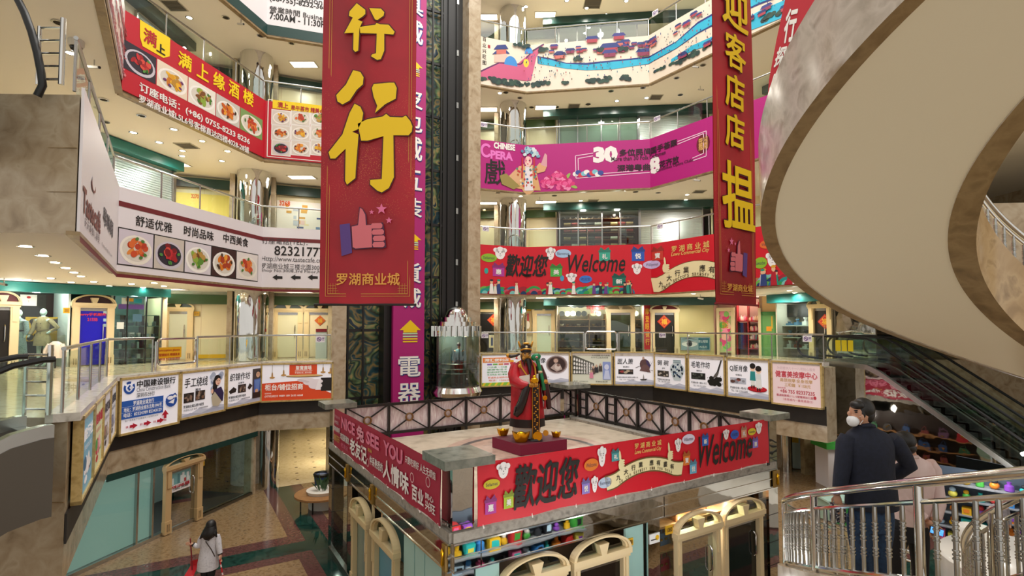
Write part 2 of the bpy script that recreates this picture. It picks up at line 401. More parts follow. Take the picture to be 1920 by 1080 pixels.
XING1 = [[(u - 52.5 if False else 580 + (x) / 3.0, y / 3.0) for x, y in p] for p in (
    [(270,25),(318,62),(318,85),(302,100),(274,118),(302,128),(285,165),(278,290),(262,298),(250,285),(252,190),(200,193),(248,105),(226,95),(230,70)],
    [(340,52),(405,55),(424,75),(420,95),(385,120),(372,115)],
    [(286,158),(375,145),(380,135),(400,143),(448,145),(482,185),(475,200),(424,196),(424,290),(405,338),(385,343),(350,322),(355,312),(378,305),(382,195),(290,192)])]
XING2 = [[(580 + x / 3.0, y / 3.0) for x, y in p] for p in (
    [(250,400),(290,410),(308,440),(304,480),(270,510),(230,570),(190,592),(162,575),(155,540),(210,480)],
    [(258,588),(290,605),(306,640),(300,680),(278,730),(245,745),(280,760),(265,950),(262,1005),(215,1042),(205,1020),(208,840),(150,895),(122,895),(112,860),(190,760),(230,640)],
    [(365,478),(450,470),(480,470),(494,500),(488,560),(430,590),(372,640),(385,600),(365,550),(355,500)],
    [(275,700),(330,675),(415,660),(435,645),(455,662),(525,665),(545,655),(570,685),(582,715),(578,745),(560,765),(475,765),(478,1000),(450,1060),(410,1085),(385,1075),(345,1040),(345,1015),(410,1010),(420,770),(330,795),(295,795)])]
skin_pink = flat('d9707a'); sleeve = flat('5a3d86'); star_pink = flat('e873a0')
def thumb(mb, pl, F, flip=False):
    """F maps artwork coordinates (0..260, 0..270 of the crop) to plane (a,z)"""
    def q(pts): return [F(x, y) for x, y in pts]
    dk = flat('4a1a3c')
    mb.pp(pl, q([(0,95),(54,88),(66,245),(10,262)]), sleeve, .022)
    mb.pp(pl, q([(58,102),(95,92),(104,0),(122,8),(142,40),(146,95),(230,82),(236,110),(242,170),(248,215),(225,222),(190,218),(80,228),(66,220)]), dk, .018)
    mb.pp(pl, q([(64,105),(98,98),(108,6),(120,12),(136,42),(140,98),(170,96),(172,215),(84,222),(70,214)]), skin_pink, .024)
    for i, (x0, x1) in enumerate(((166,228),(172,236),(178,242),(176,240))):
        y = 88 + i * 33; mb.pp(pl, q([(x0 + 6, y), (x1 - 8, y - 2), (x1, y + 8), (x1 - 2, y + 22), (x1 - 12, y + 28), (x0 + 4, y + 28), (x0 - 2, y + 14)]), skin_pink, .026)
    for cx, cy, r in ((170, 28, 14), (222, 12, 30), (262, 72, 19)):
        mb.pp(pl, [F(cx + r * (1 if k % 2 == 0 else .42) * sin(pi * k / 5), cy - r * (1 if k % 2 == 0 else .42) * cos(pi * k / 5)) for k in range(10)], star_pink, .024)
gold_line = flat('c98a3c'); yel = flat('f0c800', .5); txt_gold = flat('e8a84a')
def outline(pts, s, c):
    return [(c[0] + (x - c[0]) * s, c[1] + (y - c[1]) * s) for x, y in pts]
def banner_frame(mb, pl, a0, a1, z0, zt, t=.012):
    for d in (.0, .05):
        for x in (a0 + d, a1 - d): mb.pr(pl, x, z0 + d, x + t, zt, gold_line, .013)
        mb.pr(pl, a0 + d, z0 + d, a1 - d, z0 + d + t, gold_line, .014)
    for sx, x in ((1, a0 + .05), (-1, a1 - .05)):
        for i in range(4):
            mb.pr(pl, min(x, x + sx * .2), z0 + .06 + i * .055, max(x, x + sx * (.26 - .03 * i)), z0 + .068 + i * .055, gold_line, .014)
            mb.pr(pl, x + sx * i * .055, z0 + .06, x + sx * i * .055 + .008, z0 + .28, gold_line, .015)
# --- the large left one
pB1 = Plane(at_u(597.5, 11), at_u(776, 11)); zb = 6.25; W = pB1.len
bn = thing('hanging_banner', 'tall red hanging banner with two big yellow characters and a thumbs-up, wider of the two', 'banner', (pB1.P(W / 2, 0).x, 11, zb), )
sp1 = sparkle_mat('sparkle_red', '8e0c1c', 'b81226', 9.4, 2.6)
mb = MB(); nseg = 10; zs = [zb + (14.5 - zb) * i / 30 for i in range(31)]
vs = [pB1.P(W * i / nseg, z, .02 * sin(i * .9 + z * .7)) for z in zs for i in range(nseg + 1)]
mb.add(vs, [(r * (nseg + 1) + i, r * (nseg + 1) + i + 1, (r + 1) * (nseg + 1) + i + 1, (r + 1) * (nseg + 1) + i) for r in range(30) for i in range(nseg)], sp1)
vs2 = [p - V((pB1.n.x, pB1.n.y, 0)) * .012 for p in vs]; mb.add(vs2, [(r * (nseg + 1) + i, r * (nseg + 1) + i + 1, (r + 1) * (nseg + 1) + i + 1, (r + 1) * (nseg + 1) + i) for r in range(30) for i in range(nseg)], sp1)
mb.build('cloth', bn, True)
mb = MB(); dkr = flat('4d0812')
for grp in (XING1, XING2):
    for p in grp:
        q = [pB1.px(u, v) for u, v in p]; c = (sum(x for x, _ in q) / len(q), sum(y for _, y in q) / len(q))
        # outline and the character itself
        n_ = len(q); exp = []
        for i in range(n_):
            a, b, d = V(q[i - 1]), V(q[i]), V(q[(i + 1) % n_]); t = (d - a); t = V((t.y, -t.x)).normalized() * .028
            exp.append(b + t)
        area2 = sum(q[i][0] * q[(i + 1) % n_][1] - q[(i + 1) % n_][0] * q[i][1] for i in range(n_))
        if area2 < 0: exp = [V(q[i]) * 2 - exp[i] for i in range(n_)]
        mb.pp(pB1, [(x, y) for x, y in exp], dkr, .035); mb.pp(pB1, q, yel, .042)
t0 = pB1.px(632, 512); t1 = pB1.px(750, 535)
mb.text(pB1, '罗湖商业城', t0[0], t1[1], t1[0], t0[1], txt_gold, .035, .018)
banner_frame(mb, pB1, pB1.px(610, 550)[0], pB1.px(768, 550)[0], pB1.px(610, 556)[1], 14.4)
mb.build('lettering', bn)
mb = MB(); F0 = lambda x, y: pB1.px(580 + (165 + x) / 2.843, 340 + (138 + y) / 2.843)
class _P: pass
sh = Plane(pB1.p0 + pB1.n * .02, pB1.p1 + pB1.n * .02); thumb(mb, sh, F0); mb.build('thumb_print', bn)
mb = MB(); mb.tube([pB1.P(-.1, zb + .01, 0), pB1.P(W + .05, zb + .01, 0)], .025, black); mb.build('hem_rod', bn, True)
mb = MB()
for a in (.05, W - .05): mb.tube([pB1.P(a, 14.4), pB1.P(a, 21)], .008, black, 5)
mb.build('hanging_wire', bn)
# --- the narrow right one, turned away
pB2 = Plane((4.096, 10.4), (4.096 + .788 * 1.62, 10.4 + .616 * 1.62)); W = pB2.len
bn = thing('hanging_banner', 'red hanging banner turned edgewise near the spiral stair, with a smaller thumbs-up', 'banner', (pB2.P(W / 2, 0).x, pB2.P(W / 2, 0).y, zb))
sp2 = sparkle_mat('sparkle_red_right', '8e0c1c', 'b41424', 8.3, 1.6)
mb = MB(); vs = [pB2.P(W * i / nseg, z, .02 * sin(i * .8 + z * .6)) for z in zs for i in range(nseg + 1)]
fs = [(r * (nseg + 1) + i, r * (nseg + 1) + i + 1, (r + 1) * (nseg + 1) + i + 1, (r + 1) * (nseg + 1) + i) for r in range(30) for i in range(nseg)]
mb.add(vs, fs, sp2); mb.add([p - V((pB2.n.x, pB2.n.y, 0)) * .012 for p in vs], fs, sp2); mb.build('cloth', bn, True)
mb = MB()
for ch, u0, v0, u1, v1, b in (('迎', 1350, -40, 1398, 38, .02), ('客', 1356, 53, 1394, 120, .018), ('店', 1356, 131, 1392, 196, .022), ('店', 1356, 206, 1392, 271, .022), ('揾', 1350, 296, 1410, 425, .018)):
    a0, z1 = pB2.px(u0, v0); _, z0 = pB2.px(u0, v1); a1, _ = pB2.px(u1, v0)
    mb.text(pB2, ch, a0 - .012, z0 - .012, a1 + .012, z1 + .012, dkr, .03, b + .01); mb.text(pB2, ch, a0, z0, a1, z1, yel, .038, b)
a0, z1 = pB2.px(1361, 531); _, z0 = pB2.px(1361, 545); a1, _ = pB2.px(1408, 531)
mb.text(pB2, '罗湖商业城', a0, z0, a1, z1, txt_gold, .03, .02)
banner_frame(mb, pB2, .12, W - .12, zb + .2, 14.4); mb.build('lettering', bn)
mb = MB(); pS = pB2.shift(.02); thumb(mb, pS, lambda x, y: pB2.px(1398 - x * .135, 450 + y * .27)); mb.build('thumb_print', bn)
mb = MB(); mb.tube([pB2.P(-.05, zb + .01), pB2.P(W + .05, zb + .01)], .022, flat('7a0f1c')); mb.build('hem_rod', bn, True)
mb = MB()
for a in (.05, W - .05): mb.tube([pB2.P(a, 14.4), pB2.P(a, 21)], .008, black, 5)
mb.build('hanging_wire', bn)
# --- vertical magenta sign on the tower
mag = M('magenta_sign', 'a8166e', .5); pM = pT.shift(.25)
s0, s1 = pM.px(738, 540)[0], pM.px(796, 540)[0]
vs_ = MB(); vs_.obox(pM, s0, .4, s1, 22, -.2, 0, mag); sg = vs_.build('vertical_sign')
tag(sg, 'tall magenta vertical sign with white characters and yellow arrows on the lift tower', 'sign')
mb = MB(); blue_o = flat('2a3f9a')
def vch(ch, v0, v1):
    a0, z1, a1, z0 = s0 + .16 * (s1 - s0), pM.px(768, v0)[1], s1 - .12 * (s1 - s0), pM.px(768, v1)[1]
    mb.text(pM, ch, a0 + .03, z0 - .03, a1 + .03, z1 - .03, blue_o, .008, .03); mb.text(pM, ch, a0, z0, a1, z1, white, .03, .015)
for ch, v0, v1 in (('電', 668, 706), ('器', 718, 756), ('城', 770, 806), ('城', 540, 577), ('貨', 492, 530), ('裝', 370, 406), ('五', 318, 355), ('城', 255, 300), ('包', 212, 246), ('皮', 165, 202), ('城', 35, 80), ('具', -10, 25)): vch(ch, v0, v1)
def varrow(v0, v1):
    a0, a1 = s0 + .2 * (s1 - s0), s1 - .12 * (s1 - s0); am = (a0 + a1) / 2; zt = pM.px(768, v0)[1]; zb_ = pM.px(768, v1)[1]; h = zt - zb_
    mb.pp(pM, [(a0, zt - h * .42), (a1, zt - h * .42), (am, zt)], yel, .012); mb.pr(pM, a0 + .15, zt - h * .52, a1 - .15, zt - h * .42, yel, .013)
    for i in range(4): mb.pr(pM, a0 + .13, zt - h * (.6 + i * .11), a1 - .13, zt - h * (.54 + i * .11), yel if i > 1 else flat('bcd8b0'), .013)
varrow(600, 645); varrow(433, 470); varrow(108, 142)
mb.build('lettering', sg)

# ------------------------------------------------------------------ strips of fascia (several planes unrolled)
class Strip:
    def __init__(s, pts):
        s.pl = [Plane(pts[i], pts[i + 1]) for i in range(len(pts) - 1)]; s.s = [0]
        for p in s.pl: s.s.append(s.s[-1] + p.len)
        s.len = s.s[-1]
    def P(s, a, z, off=0):
        for i, p in enumerate(s.pl):
            if a <= s.s[i + 1] or i == len(s.pl) - 1: return p.P(a - s.s[i], z, off)
    def px(s, u, v, off=0):
        best = None
        for i, p in enumerate(s.pl):
            a, z = p.px(u, v)
            e = 0 if 0 <= a <= p.len else min(abs(a), abs(a - p.len))
            if p.P(a, z).y < 1: e += 100
            if best is None or e < best[0]: best = (e, a + s.s[i], z)
        return best[1], best[2]
    R = Plane.R
SL = Strip([Aq, A, B, C]); SR = Strip([P0, P1, P2, P3, P4])
def cloth(st, a0, a1, z0, z1, mat, t0=.015, t1=.05):
    mb = MB(); cuts = [a0] + [c for c in st.s[1:-1] if a0 + .01 < c < a1 - .01] + [a1]
    for i in range(len(cuts) - 1):
        am = (cuts[i] + cuts[i + 1]) / 2; k = max(j for j in range(len(st.pl)) if st.s[j] <= am)
        mb.obox(st.pl[k], cuts[i] - st.s[k], z0, cuts[i + 1] - st.s[k], z1, t0, t1, mat)
    return mb
def band(mb, st, a0, a1, z0, z1, mat, off):
    cuts = [a0] + [c for c in st.s[1:-1] if a0 + .01 < c < a1 - .01] + [a1]
    for i in range(len(cuts) - 1):
        am = (cuts[i] + cuts[i + 1]) / 2; k = max(j for j in range(len(st.pl)) if st.s[j] <= am)
        mb.pr(st.pl[k], cuts[i] - st.s[k], z0, cuts[i + 1] - st.s[k], z1, mat, off)
def ptext(mb, st, body, u0, v0, v1, u1, mat, off=.06, bold=.02, shear=0):
    a0, z1 = st.px(u0, v0); _, z0 = st.px(u0, v1); a1, _ = st.px(u1, v0)
    mb.text(st, body, a0, z0, a1, z1, mat, off, bold, shear)
def ppoly(mb, st, pts, mat, off=.06): mb.pp(st, [st.px(u, v) for u, v in pts], mat, off)
FOOD = [('2b2430', 'c8c2cc', ['a3121c', 'c2262a', '7a0c14', 'd84a3a'], '4c8a3a'), ('e8d8c0', 'f5efe6', ['e8b020', 'd89a18', 'c87820', 'b8872a'], '6a2a6a'),
        ('eae6d8', 'f4f2ea', ['8aa83a', '5a8a28', 'b89040', '7a4a1c'], '3f7a22'), ('c8c4b8', 'f0eee6', ['d87a18', 'c85a10', 'e89a2a', 'a83a10'], '4a3018'),
        ('7a9a5a', 'ece6d8', ['c84a20', 'd8682a', 'b83818', 'e08a3a'], '4a7a30')]
def dish(mb, st, a0, z0, a1, z1, k, off=.056, rnd=random.Random(3), bgc=None):
    bg, pc, fc, gc = FOOD[k % len(FOOD)]; w, h = a1 - a0, z1 - z0; ca, cz = (a0 + a1) / 2, (z0 + z1) / 2
    mb.pr(st, a0, z0, a1, z1, flat(bgc or bg), off)
    mb.pe(st, ca, cz - .05 * h, w * .47, h * .43, flat(pc), off + .003, 22); mb.pe(st, ca, cz - .03 * h, w * .40, h * .35, flat(bg if k % 5 == 0 else 'd8d2c4'), off + .005, 20)
    for i in range(16):
        an = rnd.random() * 6.28; r = rnd.random() ** .6
        mb.pe(st, ca + cos(an) * r * w * .27, cz + sin(an) * r * h * .24, w * rnd.uniform(.07, .13), h * rnd.uniform(.06, .12), flat(rnd.choice(fc)), off + .007 + i * .0006, 9, rnd.random() * 3)
    for i in range(4):
        an = rnd.random() * 6.28; mb.pe(st, ca + cos(an) * w * .3, cz + sin(an) * h * .28, w * .06, h * .05, flat(gc), off + .018, 7, rnd.random() * 3)
# --- fourth floor left: red restaurant banner
def zr(k): return BAN0 + S * (k - 3), BAN1 + S * (k - 3)
z0, z1 = zr(4); aA = SL.s[1]; aB = SL.s[2]
RB = flat('bd0b26', .45)
fb = tag(cloth(SL, aA, aB - .02, z0 + .1, z1 + .02, RB).build('fascia_banner'), 'red restaurant banner with five dish photos and phone number, fourth floor left', 'banner')
mb = MB()
ppoly(mb, SL, [(259,37),(316,72),(315,106),(303,109),(264,87),(259,70)], flat('f4d410'), .058)
ptext(mb, SL, '满', 266, 50, 78, 291, flat('b8202a'), .064, .02); ptext(mb, SL, '上', 290, 78, 96, 307, inkk, .064, .03)
for ch, u0, va, vb, u1 in (('满', 331, 93, 123, 357), ('上', 366, 113, 143, 389), ('缘', 397, 131, 161, 419), ('酒', 426, 148, 177, 446), ('楼', 453, 164, 191, 473)):
    ptext(mb, SL, ch, u0, va, vb, u1, flat('f6d60c'), .06, .022)
ptext(mb, SL, '订座电话：(+86) 0755-8233 8236', 258, 153, 173, 468, white, .06, .025)
ptext(mb, SL, '罗湖商业城L5L6号客梯直达四楼4028-28铺', 257, 176, 192, 466, white, .06, .02)
mb.build('lettering', fb)
aa = [SL.px(u, 150)[0] for u in (226, 290, 350, 403, 449, 492)]; zt = SL.px(228, 70)[1]; zb_ = SL.px(228, 127)[1]
for i in range(5):
    mb = MB(); dish(mb, SL, aa[i] + .01, zb_, aa[i + 1] - .02, zt, i); mb.build('dish_photo', fb)
fb = tag(cloth(SL, aB, SL.len - .05, z0 + .1, z1 + .02, RB).build('fascia_banner'), 'red dim sum banner with grid of small dish photos beside the tall hanging banner', 'banner')
mb = MB(); a0, zt = SL.px(506, 190); a1 = SL.len - .1; zb_ = SL.px(506, 292)[1]
for q in ((a0 - .06, zb_ - .06, a0 - .03, zt + .05), (a0 - .06, zb_ - .06, a1, zb_ - .035), (a0 - .06, zt + .03, a0 + .1, zt + .055)): mb.pr(SL, *q, white, .058)
mb.pr(SL, a0 + .1, SL.px(512, 204)[1], a1, SL.px(512, 188)[1], flat('f4d410'), .058)
ptext(mb, SL, '满上', 521, 192, 203, 541, flat('b8202a'), .064, .02); ptext(mb, SL, '早午茶市 精美点心', 546, 198, 208, 616, flat('b8202a'), .064, .02)
mb.build('lettering', fb)
for r in range(3):
    for c in range(3):
        mb = MB(); u = 511 + c * 36.5; v = 207 + r * 28.5
        x0, zt = SL.px(u, v); x1 = SL.px(u + 33, v)[0]; zb_ = SL.px(u, v + 26)[1]
        mb.pr(SL, x0 - .03, zb_ - .03, x1 + .03, zt + .03, white, .055); dish(mb, SL, x0, zb_, x1, zt, (r * 2 + c * 3 + 1), .057, bgc='d8d0c4'); mb.build('dish_photo', fb)
PW = flat('e6dcdc', .3)
fb = tag(cloth(SL, .02, aA - .03, z0 + .35, z1 + .02, PW).build('fascia_banner'), 'pale glossy banner with faint red lettering, seen steeply at upper left', 'banner')
mb = MB()
for i, t in enumerate(('满上缘酒楼', '早茶 午市 晚饭', '订座电话 8233 8236')): mb.text(SL, t, 2.2, z1 - .75 - i * .5, 6.6, z1 - .45 - i * .5, flat('d07a80'), .06, .02)
mb.build('lettering', fb)
# --- third floor left: cafe banner
z0, z1 = zr(3); CW = flat('e2dde0', .45); mar = flat('6e1d22')
fb = tag(cloth(SL, .02, SL.len - .03, z0 + .03, z1 + .02, CW).build('fascia_banner'), 'white cafe banner with maroon stripes and five food photos, third floor left', 'banner')
mb = MB()
zt0, zt1 = SL.px(214, 376)[1], SL.px(214, 365)[1]; zb0, zb1 = SL.px(208, 514)[1], SL.px(208, 503)[1]
band(mb, SL, aA, SL.len - .04, zt0, zt1, mar, .057); band(mb, SL, .03, SL.len - .04, zb0, zb1, mar, .057)
ptext(mb, SL, '舒适优雅', 251, 403, 423, 320, inkk, .06, .012); ptext(mb, SL, '时尚品味', 342, 422, 441, 398, inkk, .06, .012); ptext(mb, SL, '中西美食', 416, 437, 454, 463, inkk, .06, .012)
ptext(mb, SL, '訂座電話(TEL)：', 491, 446, 459, 577, flat('3a3638'), .06, .0); ptext(mb, SL, '82321777', 515, 461, 479, 610, inkk, .06, .012)
ptext(mb, SL, 'Http://www.tastecafe.cn', 491, 480, 492, 603, flat('4a4648'), .06, .0); ptext(mb, SL, '罗湖商业城三楼北面3008铺', 490, 493, 504, 614, flat('3a3638'), .06, .0)
ptext(mb, SL, 'Shop No.3008,3rd Floor,North', 490, 504, 511, 620, flat('3a3638'), .06, .0)
for u in (511, 545, 577, 609): ppoly(mb, SL, [(u, 520), (u + 9, 515), (u + 9, 518), (u + 19, 518.5), (u + 19, 523), (u + 9, 523), (u + 9, 526)], inkk, .06)
def skewtext(body, u0, v0, v1, u1, mat, b=.0): ptext(mb, SL, body, u0, v0, v1, u1, mat, .06, b)
brn = flat('7a4038')
skewtext('Tastecafé', 147, 345, 398, 184, brn, .03); skewtext('寻味阁', 187, 383, 420, 207, flat('6a6468'), .02); skewtext('天天美食心享受', 150, 405, 424, 181, flat('6a5a5c'), .0)
skewtext('Tastecafe@163.com', 184, 453, 460, 205, flat('7a7478'), 0)
mb.pe(SL, SL.px(168, 330)[0], SL.px(168, 350)[1], .3, .1, brn, .06, 14); mb.pe(SL, SL.px(168, 330)[0], SL.px(168, 344)[1], .22, .12, CW, .062, 14)
mb.build('lettering', fb)
aa = [SL.px(u, 460)[0] for u in (217, 285, 343, 394, 440.5, 482)]; zt = SL.px(218, 425)[1]; zb_ = SL.px(216, 496)[1]
for i in range(5):
    mb = MB(); mb.pr(SL, aa[i], zb_, aa[i + 1], zt, inkk, .056)
    dish(mb, SL, aa[i] + .02, zb_ + .03, aa[i + 1] - .02, zt - .03, (4, 0, 2, 3, 4)[i], .059, bgc=('cfc6d0', 'c9c0b4', 'd6d0d6', '3a1c18', 'e4ddd8')[i]); mb.build('food_photo', fb)
# --- fifth floor left: white opening-hours banner
z0, z1 = zr(5)
fb = tag(cloth(SL, aA, SL.len - .03, z0 + .05, z1 + .02, flat('e6e2e4', .45)).build('fascia_banner'), 'white banner with opening hours and dark green lower edge, top left', 'banner')
mb = MB(); band(mb, SL, aA, SL.len - .04, z0 + .05, z0 + .42, green_dk, .056)
ptext(mb, SL, '7:00AM - 11:30PM', 506, 24, 37, 620, inkk, .06, .02); ptext(mb, SL, '營業時間 Business Hours', 506, 12, 24, 655, inkk, .06, .005)
ptext(mb, SL, '(86-755)-8232-3688', 506, -8, 5, 620, inkk, .06, .02); ptext(mb, SL, 'Reservation Hotline', 524, -14, -3, 660, inkk, .06, .005)
mb.build('lettering', fb)

# ------------------------------------------------------------------ right side banners
def gift(mb, st, u0, v0, u1, v1, c, body='惠', off=.06):
    a0, z1, = st.px(u0, v0); a1 = st.px(u1, v0)[0]; z0 = st.px(u0, v1)[1]; h = z1 - z0; w = a1 - a0; m_ = flat(c); d = flat('%02x%02x%02x' % tuple(int(int(c[i:i+2], 16) * .75) for i in (0, 2, 4)))
    mb.pr(st, a0 + .05 * w, z0, a1 - .05 * w, z0 + .62 * h, m_, off); mb.pr(st, a0, z0 + .62 * h, a1, z0 + .78 * h, d, off + .001)
    for s_ in (-1, 1): mb.pp(st, [(a0 + w / 2, z0 + .78 * h), (a0 + w / 2 + s_ * .32 * w, z0 + h), (a0 + w / 2 + s_ * .42 * w, z0 + .8 * h)], d, off + .001)
    mb.text(st, body, a0 + .28 * w, z0 + .14 * h, a1 - .28 * w, z0 + .52 * h, white, off + .003, .03)
def bubble(mb, st, u0, v0, u1, v1, c, body, off=.06):
    a0, z1 = st.px(u0, v0); a1 = st.px(u1, v0)[0]; z0 = st.px(u0, v1)[1]
    mb.pe(st, (a0 + a1) / 2, (z0 + z1) / 2, (a1 - a0) / 2, (z1 - z0) / 2, flat(c), off, 18); w, h = a1 - a0, z1 - z0
    mb.text(st, body, a0 + .14 * w, z0 + .33 * h, a1 - .14 * w, z0 + .67 * h, flat('35304a'), off + .002, 0)
def facehead(mb, st, u0, v0, u1, v1, off=.06):
    a0, z1 = st.px(u0, v0); a1 = st.px(u1, v0)[0]; z0 = st.px(u0, v1)[1]; w, h = a1 - a0, z1 - z0; ca, cz = (a0 + a1) / 2, (z0 + z1) / 2; wp = flat('f2eeee')
    mb.pe(st, ca, cz, w * .36, h * .5, wp, off, 16)
    for s_ in (-1, 1):
        mb.pe(st, ca + s_ * w * .32, cz + h * .22, w * .18, h * .18, wp, off, 10); mb.pe(st, ca + s_ * w * .13, cz + h * .05, w * .035, h * .035, inkk, off + .003, 6)
        mb.pr(st, ca + s_ * w * .14 - w * .07, cz + h * .12, ca + s_ * w * .14 + w * .07, cz + h * .145, inkk, off + .003)
    mb.pp(st, [(ca - w * .1, cz - h * .2), (ca, cz - h * .26), (ca + w * .12, cz - h * .18), (ca, cz - h * .23)], inkk, off + .003); mb.pp(st, [(ca, cz), (ca + w * .04, cz - h * .1), (ca - w * .03, cz - h * .1)], inkk, off + .003)
def scroll(mb, st, pts_lo, pts_up, off=.059):
    c = flat('efe2b0'); dk = flat('6a5228'); n_ = len(pts_lo)
    for i in range(n_ - 1): mb.pp(st, [pts_lo[i], pts_lo[i + 1], pts_up[i + 1], pts_up[i]], c, off)
    for P_ in (pts_lo, pts_up):
        for i in range(n_ - 1):
            a, b = V(P_[i]), V(P_[i + 1]); t = (b - a).normalized(); q = V((-t.y, t.x)) * .012; mb.pp(st, [tuple(a - q), tuple(b - q), tuple(b + q), tuple(a + q)], dk, off + .002)
def crowd(mb, st, a0, a1, z0, hgt, n_, rnd, off=.058):
    cs = ['0f8f88', '1e6f8a', 'a0182c', '2e9a4a', '15345e', '6ab04a', 'c04a5a', '7ac0b8']
    for i in range(n_):
        a = a0 + (a1 - a0) * (i + .5) / n_; r = hgt * rnd.uniform(.3, .55)
        for j, f in enumerate((1, .72, .42)): mb.pe(st, a, z0, r * f, r * f, flat(rnd.choice(cs)), off + .0004 * i + .0012 * j, 12, a0=0, a1=pi)
    for i in range(int(n_ * .7)):
        a = a0 + (a1 - a0) * rnd.random(); h = hgt * rnd.uniform(.6, 1); o_ = off + .022 + .0008 * i; cc = rnd.choice(['b01028', '20242e', 'f0ece6', '1d8f7a', '2a3f7a', '6a3a8a', 'e8e0d0'])
        mb.pp(st, [(a - h * .16, z0), (a + h * .16, z0), (a + h * .1, z0 + h * .66), (a - h * .1, z0 + h * .66)], flat(cc), o_)
        mb.pe(st, a, z0 + h * .78, h * .1, h * .13, flat('e6b890'), o_ + .0003, 9); mb.pe(st, a, z0 + h * .9, h * .13, h * .07, flat(rnd.choice(['20242e', '1d8f7a', 'b01028', 'd8a030'])), o_ + .0005, 8)
# --- third floor right: red welcome banner
z0, z1 = zr(3); RW = flat('cf0d26', .5)
fb = tag(cloth(SR, .03, SR.len - .1, z0 + .03, z1, RW).build('fascia_banner'), 'red welcome banner with gift boxes and little figures, third floor right gallery', 'banner')
mb = MB(); rnd = random.Random(5)
ptext(mb, SR, '歡迎您', 947, 476, 519, 1029, inkk, .064, .022, .25); ptext(mb, SR, 'Welcome', 1065, 478, 511, 1172, inkk, .064, .012, .3)
ptext(mb, SR, '罗 湖 商 业 城', 1261, 462, 474, 1332, flat('e8c870'), .06, .015); ptext(mb, SR, 'Lowu Commercial City', 1260, 474, 483, 1332, flat('e8c870'), .06, .01, .3)
for q in ((922, 492, 946, 518, 'b0389a', '惠'), (1031, 494, 1055, 519, '4aae4a', '美'), (1122, 464, 1145, 490, '3aa890', '礼'), (1183, 462, 1209, 490, '2a5ab8', '悦'), (1223, 463, 1246, 490, 'c8382a', '寶'), (1147, 512, 1174, 536, '147060', '新')): gift(mb, SR, *q)
bubble(mb, SR, 901, 475, 931, 491, '8ab82a', 'Selamat'); bubble(mb, SR, 1041, 468, 1071, 484, 'a8c8e8', 'Bienvenue'); bubble(mb, SR, 1205, 489, 1240, 505, 'c8b8e0', 'Willkommen'); bubble(mb, SR, 1086, 517, 1110, 531, '3a78d0', '欢迎您')
for q in ((924, 462, 950, 486), (1023, 464, 1042, 488), (1184, 494, 1204, 515), (1061, 512, 1082, 530)): facehead(mb, SR, *q)
for u, v, c in ((911, 508, '2aa89a'), (1054, 522, '4aa0c8')): a, z = SR.px(u, v); mb.pe(SR, a, z, .09, .13, flat(c), .06, 10)
a0, a1 = SR.px(903, 550)[0], SR.px(1184, 550)[0]; crowd(mb, SR, a0, a1, z0 + .05, .7, 26, rnd)
c0 = SR.px(1255, 541); c1 = SR.px(1366, 541)
def arc_scroll(st, uc, vtop, dx, amp, th):
    ca, ct = st.px(uc, vtop); lo, up = [], []
    for i in range(15):
        x = -1 + 2 * i / 14; y = ct - amp * x * x - (amp * .25 * max(0, abs(x) - .8) * -8 if abs(x) > .8 else 0)
        up.append((ca + x * dx, y)); lo.append((ca + x * dx * .93, y - th))
    return lo, up
lo, up = arc_scroll(SR, 1303, 489, 2.15, .85, .62); scroll(mb, SR, lo, up)
for i, ch in enumerate('九大行業應有盡有'):
    x = -.78 + i * .2 + (.16 if i > 3 else 0); a = SR.px(1303, 489)[0] + x * 2.05; z = SR.px(1303, 489)[1] - .85 * x * x - .3; mb.text(SR, ch, a - .13, z - .13, a + .13, z + .13, inkk, .068, .01)
for i, ch in enumerate('Nine sectors satisfy you all'):
    if ch == ' ': continue
    x = -.76 + 1.52 * i / 27; a = SR.px(1303, 489)[0] + x * 2.0; z = SR.px(1303, 489)[1] - .85 * x * x - .53; mb.text(SR, ch, a - .045, z - .06, a + .045, z + .06, flat('5a4a30'), .068, 0)
for u in (1250, 1349):
    a, z = SR.px(u, 497); cc = flat('efe2b0')
    for k in range(4): mb.pe(SR, a + .07, z - .02 - k * .09, .13, .05, cc, .066, 8)
    mb.pe(SR, a - .04, z + .14, .05, .2, cc, .066, 10, .15); mb.pe(SR, a - .05, z - .12, .12, .2, cc, .0655, 10)
facehead(mb, SR, 1437, 472, 1462, 502); bubble(mb, SR, 1415, 484, 1440, 505, '8ab82a', 'Sawasdee'); bubble(mb, SR, 1426, 452, 1452, 468, 'e06a2a', 'Welcome'); bubble(mb, SR, 1500, 470, 1530, 490, 'a8c8e8', 'Hello')
crowd(mb, SR, SR.px(1424, 540)[0], SR.px(1512, 540)[0], z0 + .05, .75, 14, rnd)
mb.build('lettering', fb)
# --- fourth floor right: magenta opera banner
z0, z1 = zr(4); MG = flat('b4137a', .5)
fb = tag(cloth(SR, .03, SR.len - .1, z0 + .03, z1, MG).build('fascia_banner'), 'magenta opera banner with costumed performer and peonies, fourth floor right gallery', 'banner')
mb = MB()
ptext(mb, SR, 'CHINESE', 925, 267, 279, 965, white, .066, .05); ptext(mb, SR, 'PERA', 919, 282, 298, 961, flat('e878c8'), .06, .05)
a, z = SR.px(911, 283); rr = .26
for i in range(20):
    t0_, t1_ = .7 + i * .25, .7 + (i + 1) * .25
    mb.pp(SR, [(a + rr * .6 * cos(t0_), z + rr * .75 * sin(t0_)), (a + rr * cos(t0_), z + rr * 1.2 * sin(t0_)), (a + rr * cos(t1_), z + rr * 1.2 * sin(t1_)), (a + rr * .6 * cos(t1_), z + rr * .75 * sin(t1_))], flat('e878c8'), .062)
ptext(mb, SR, '戲', 908, 298, 345, 947, inkk, .063, .012)
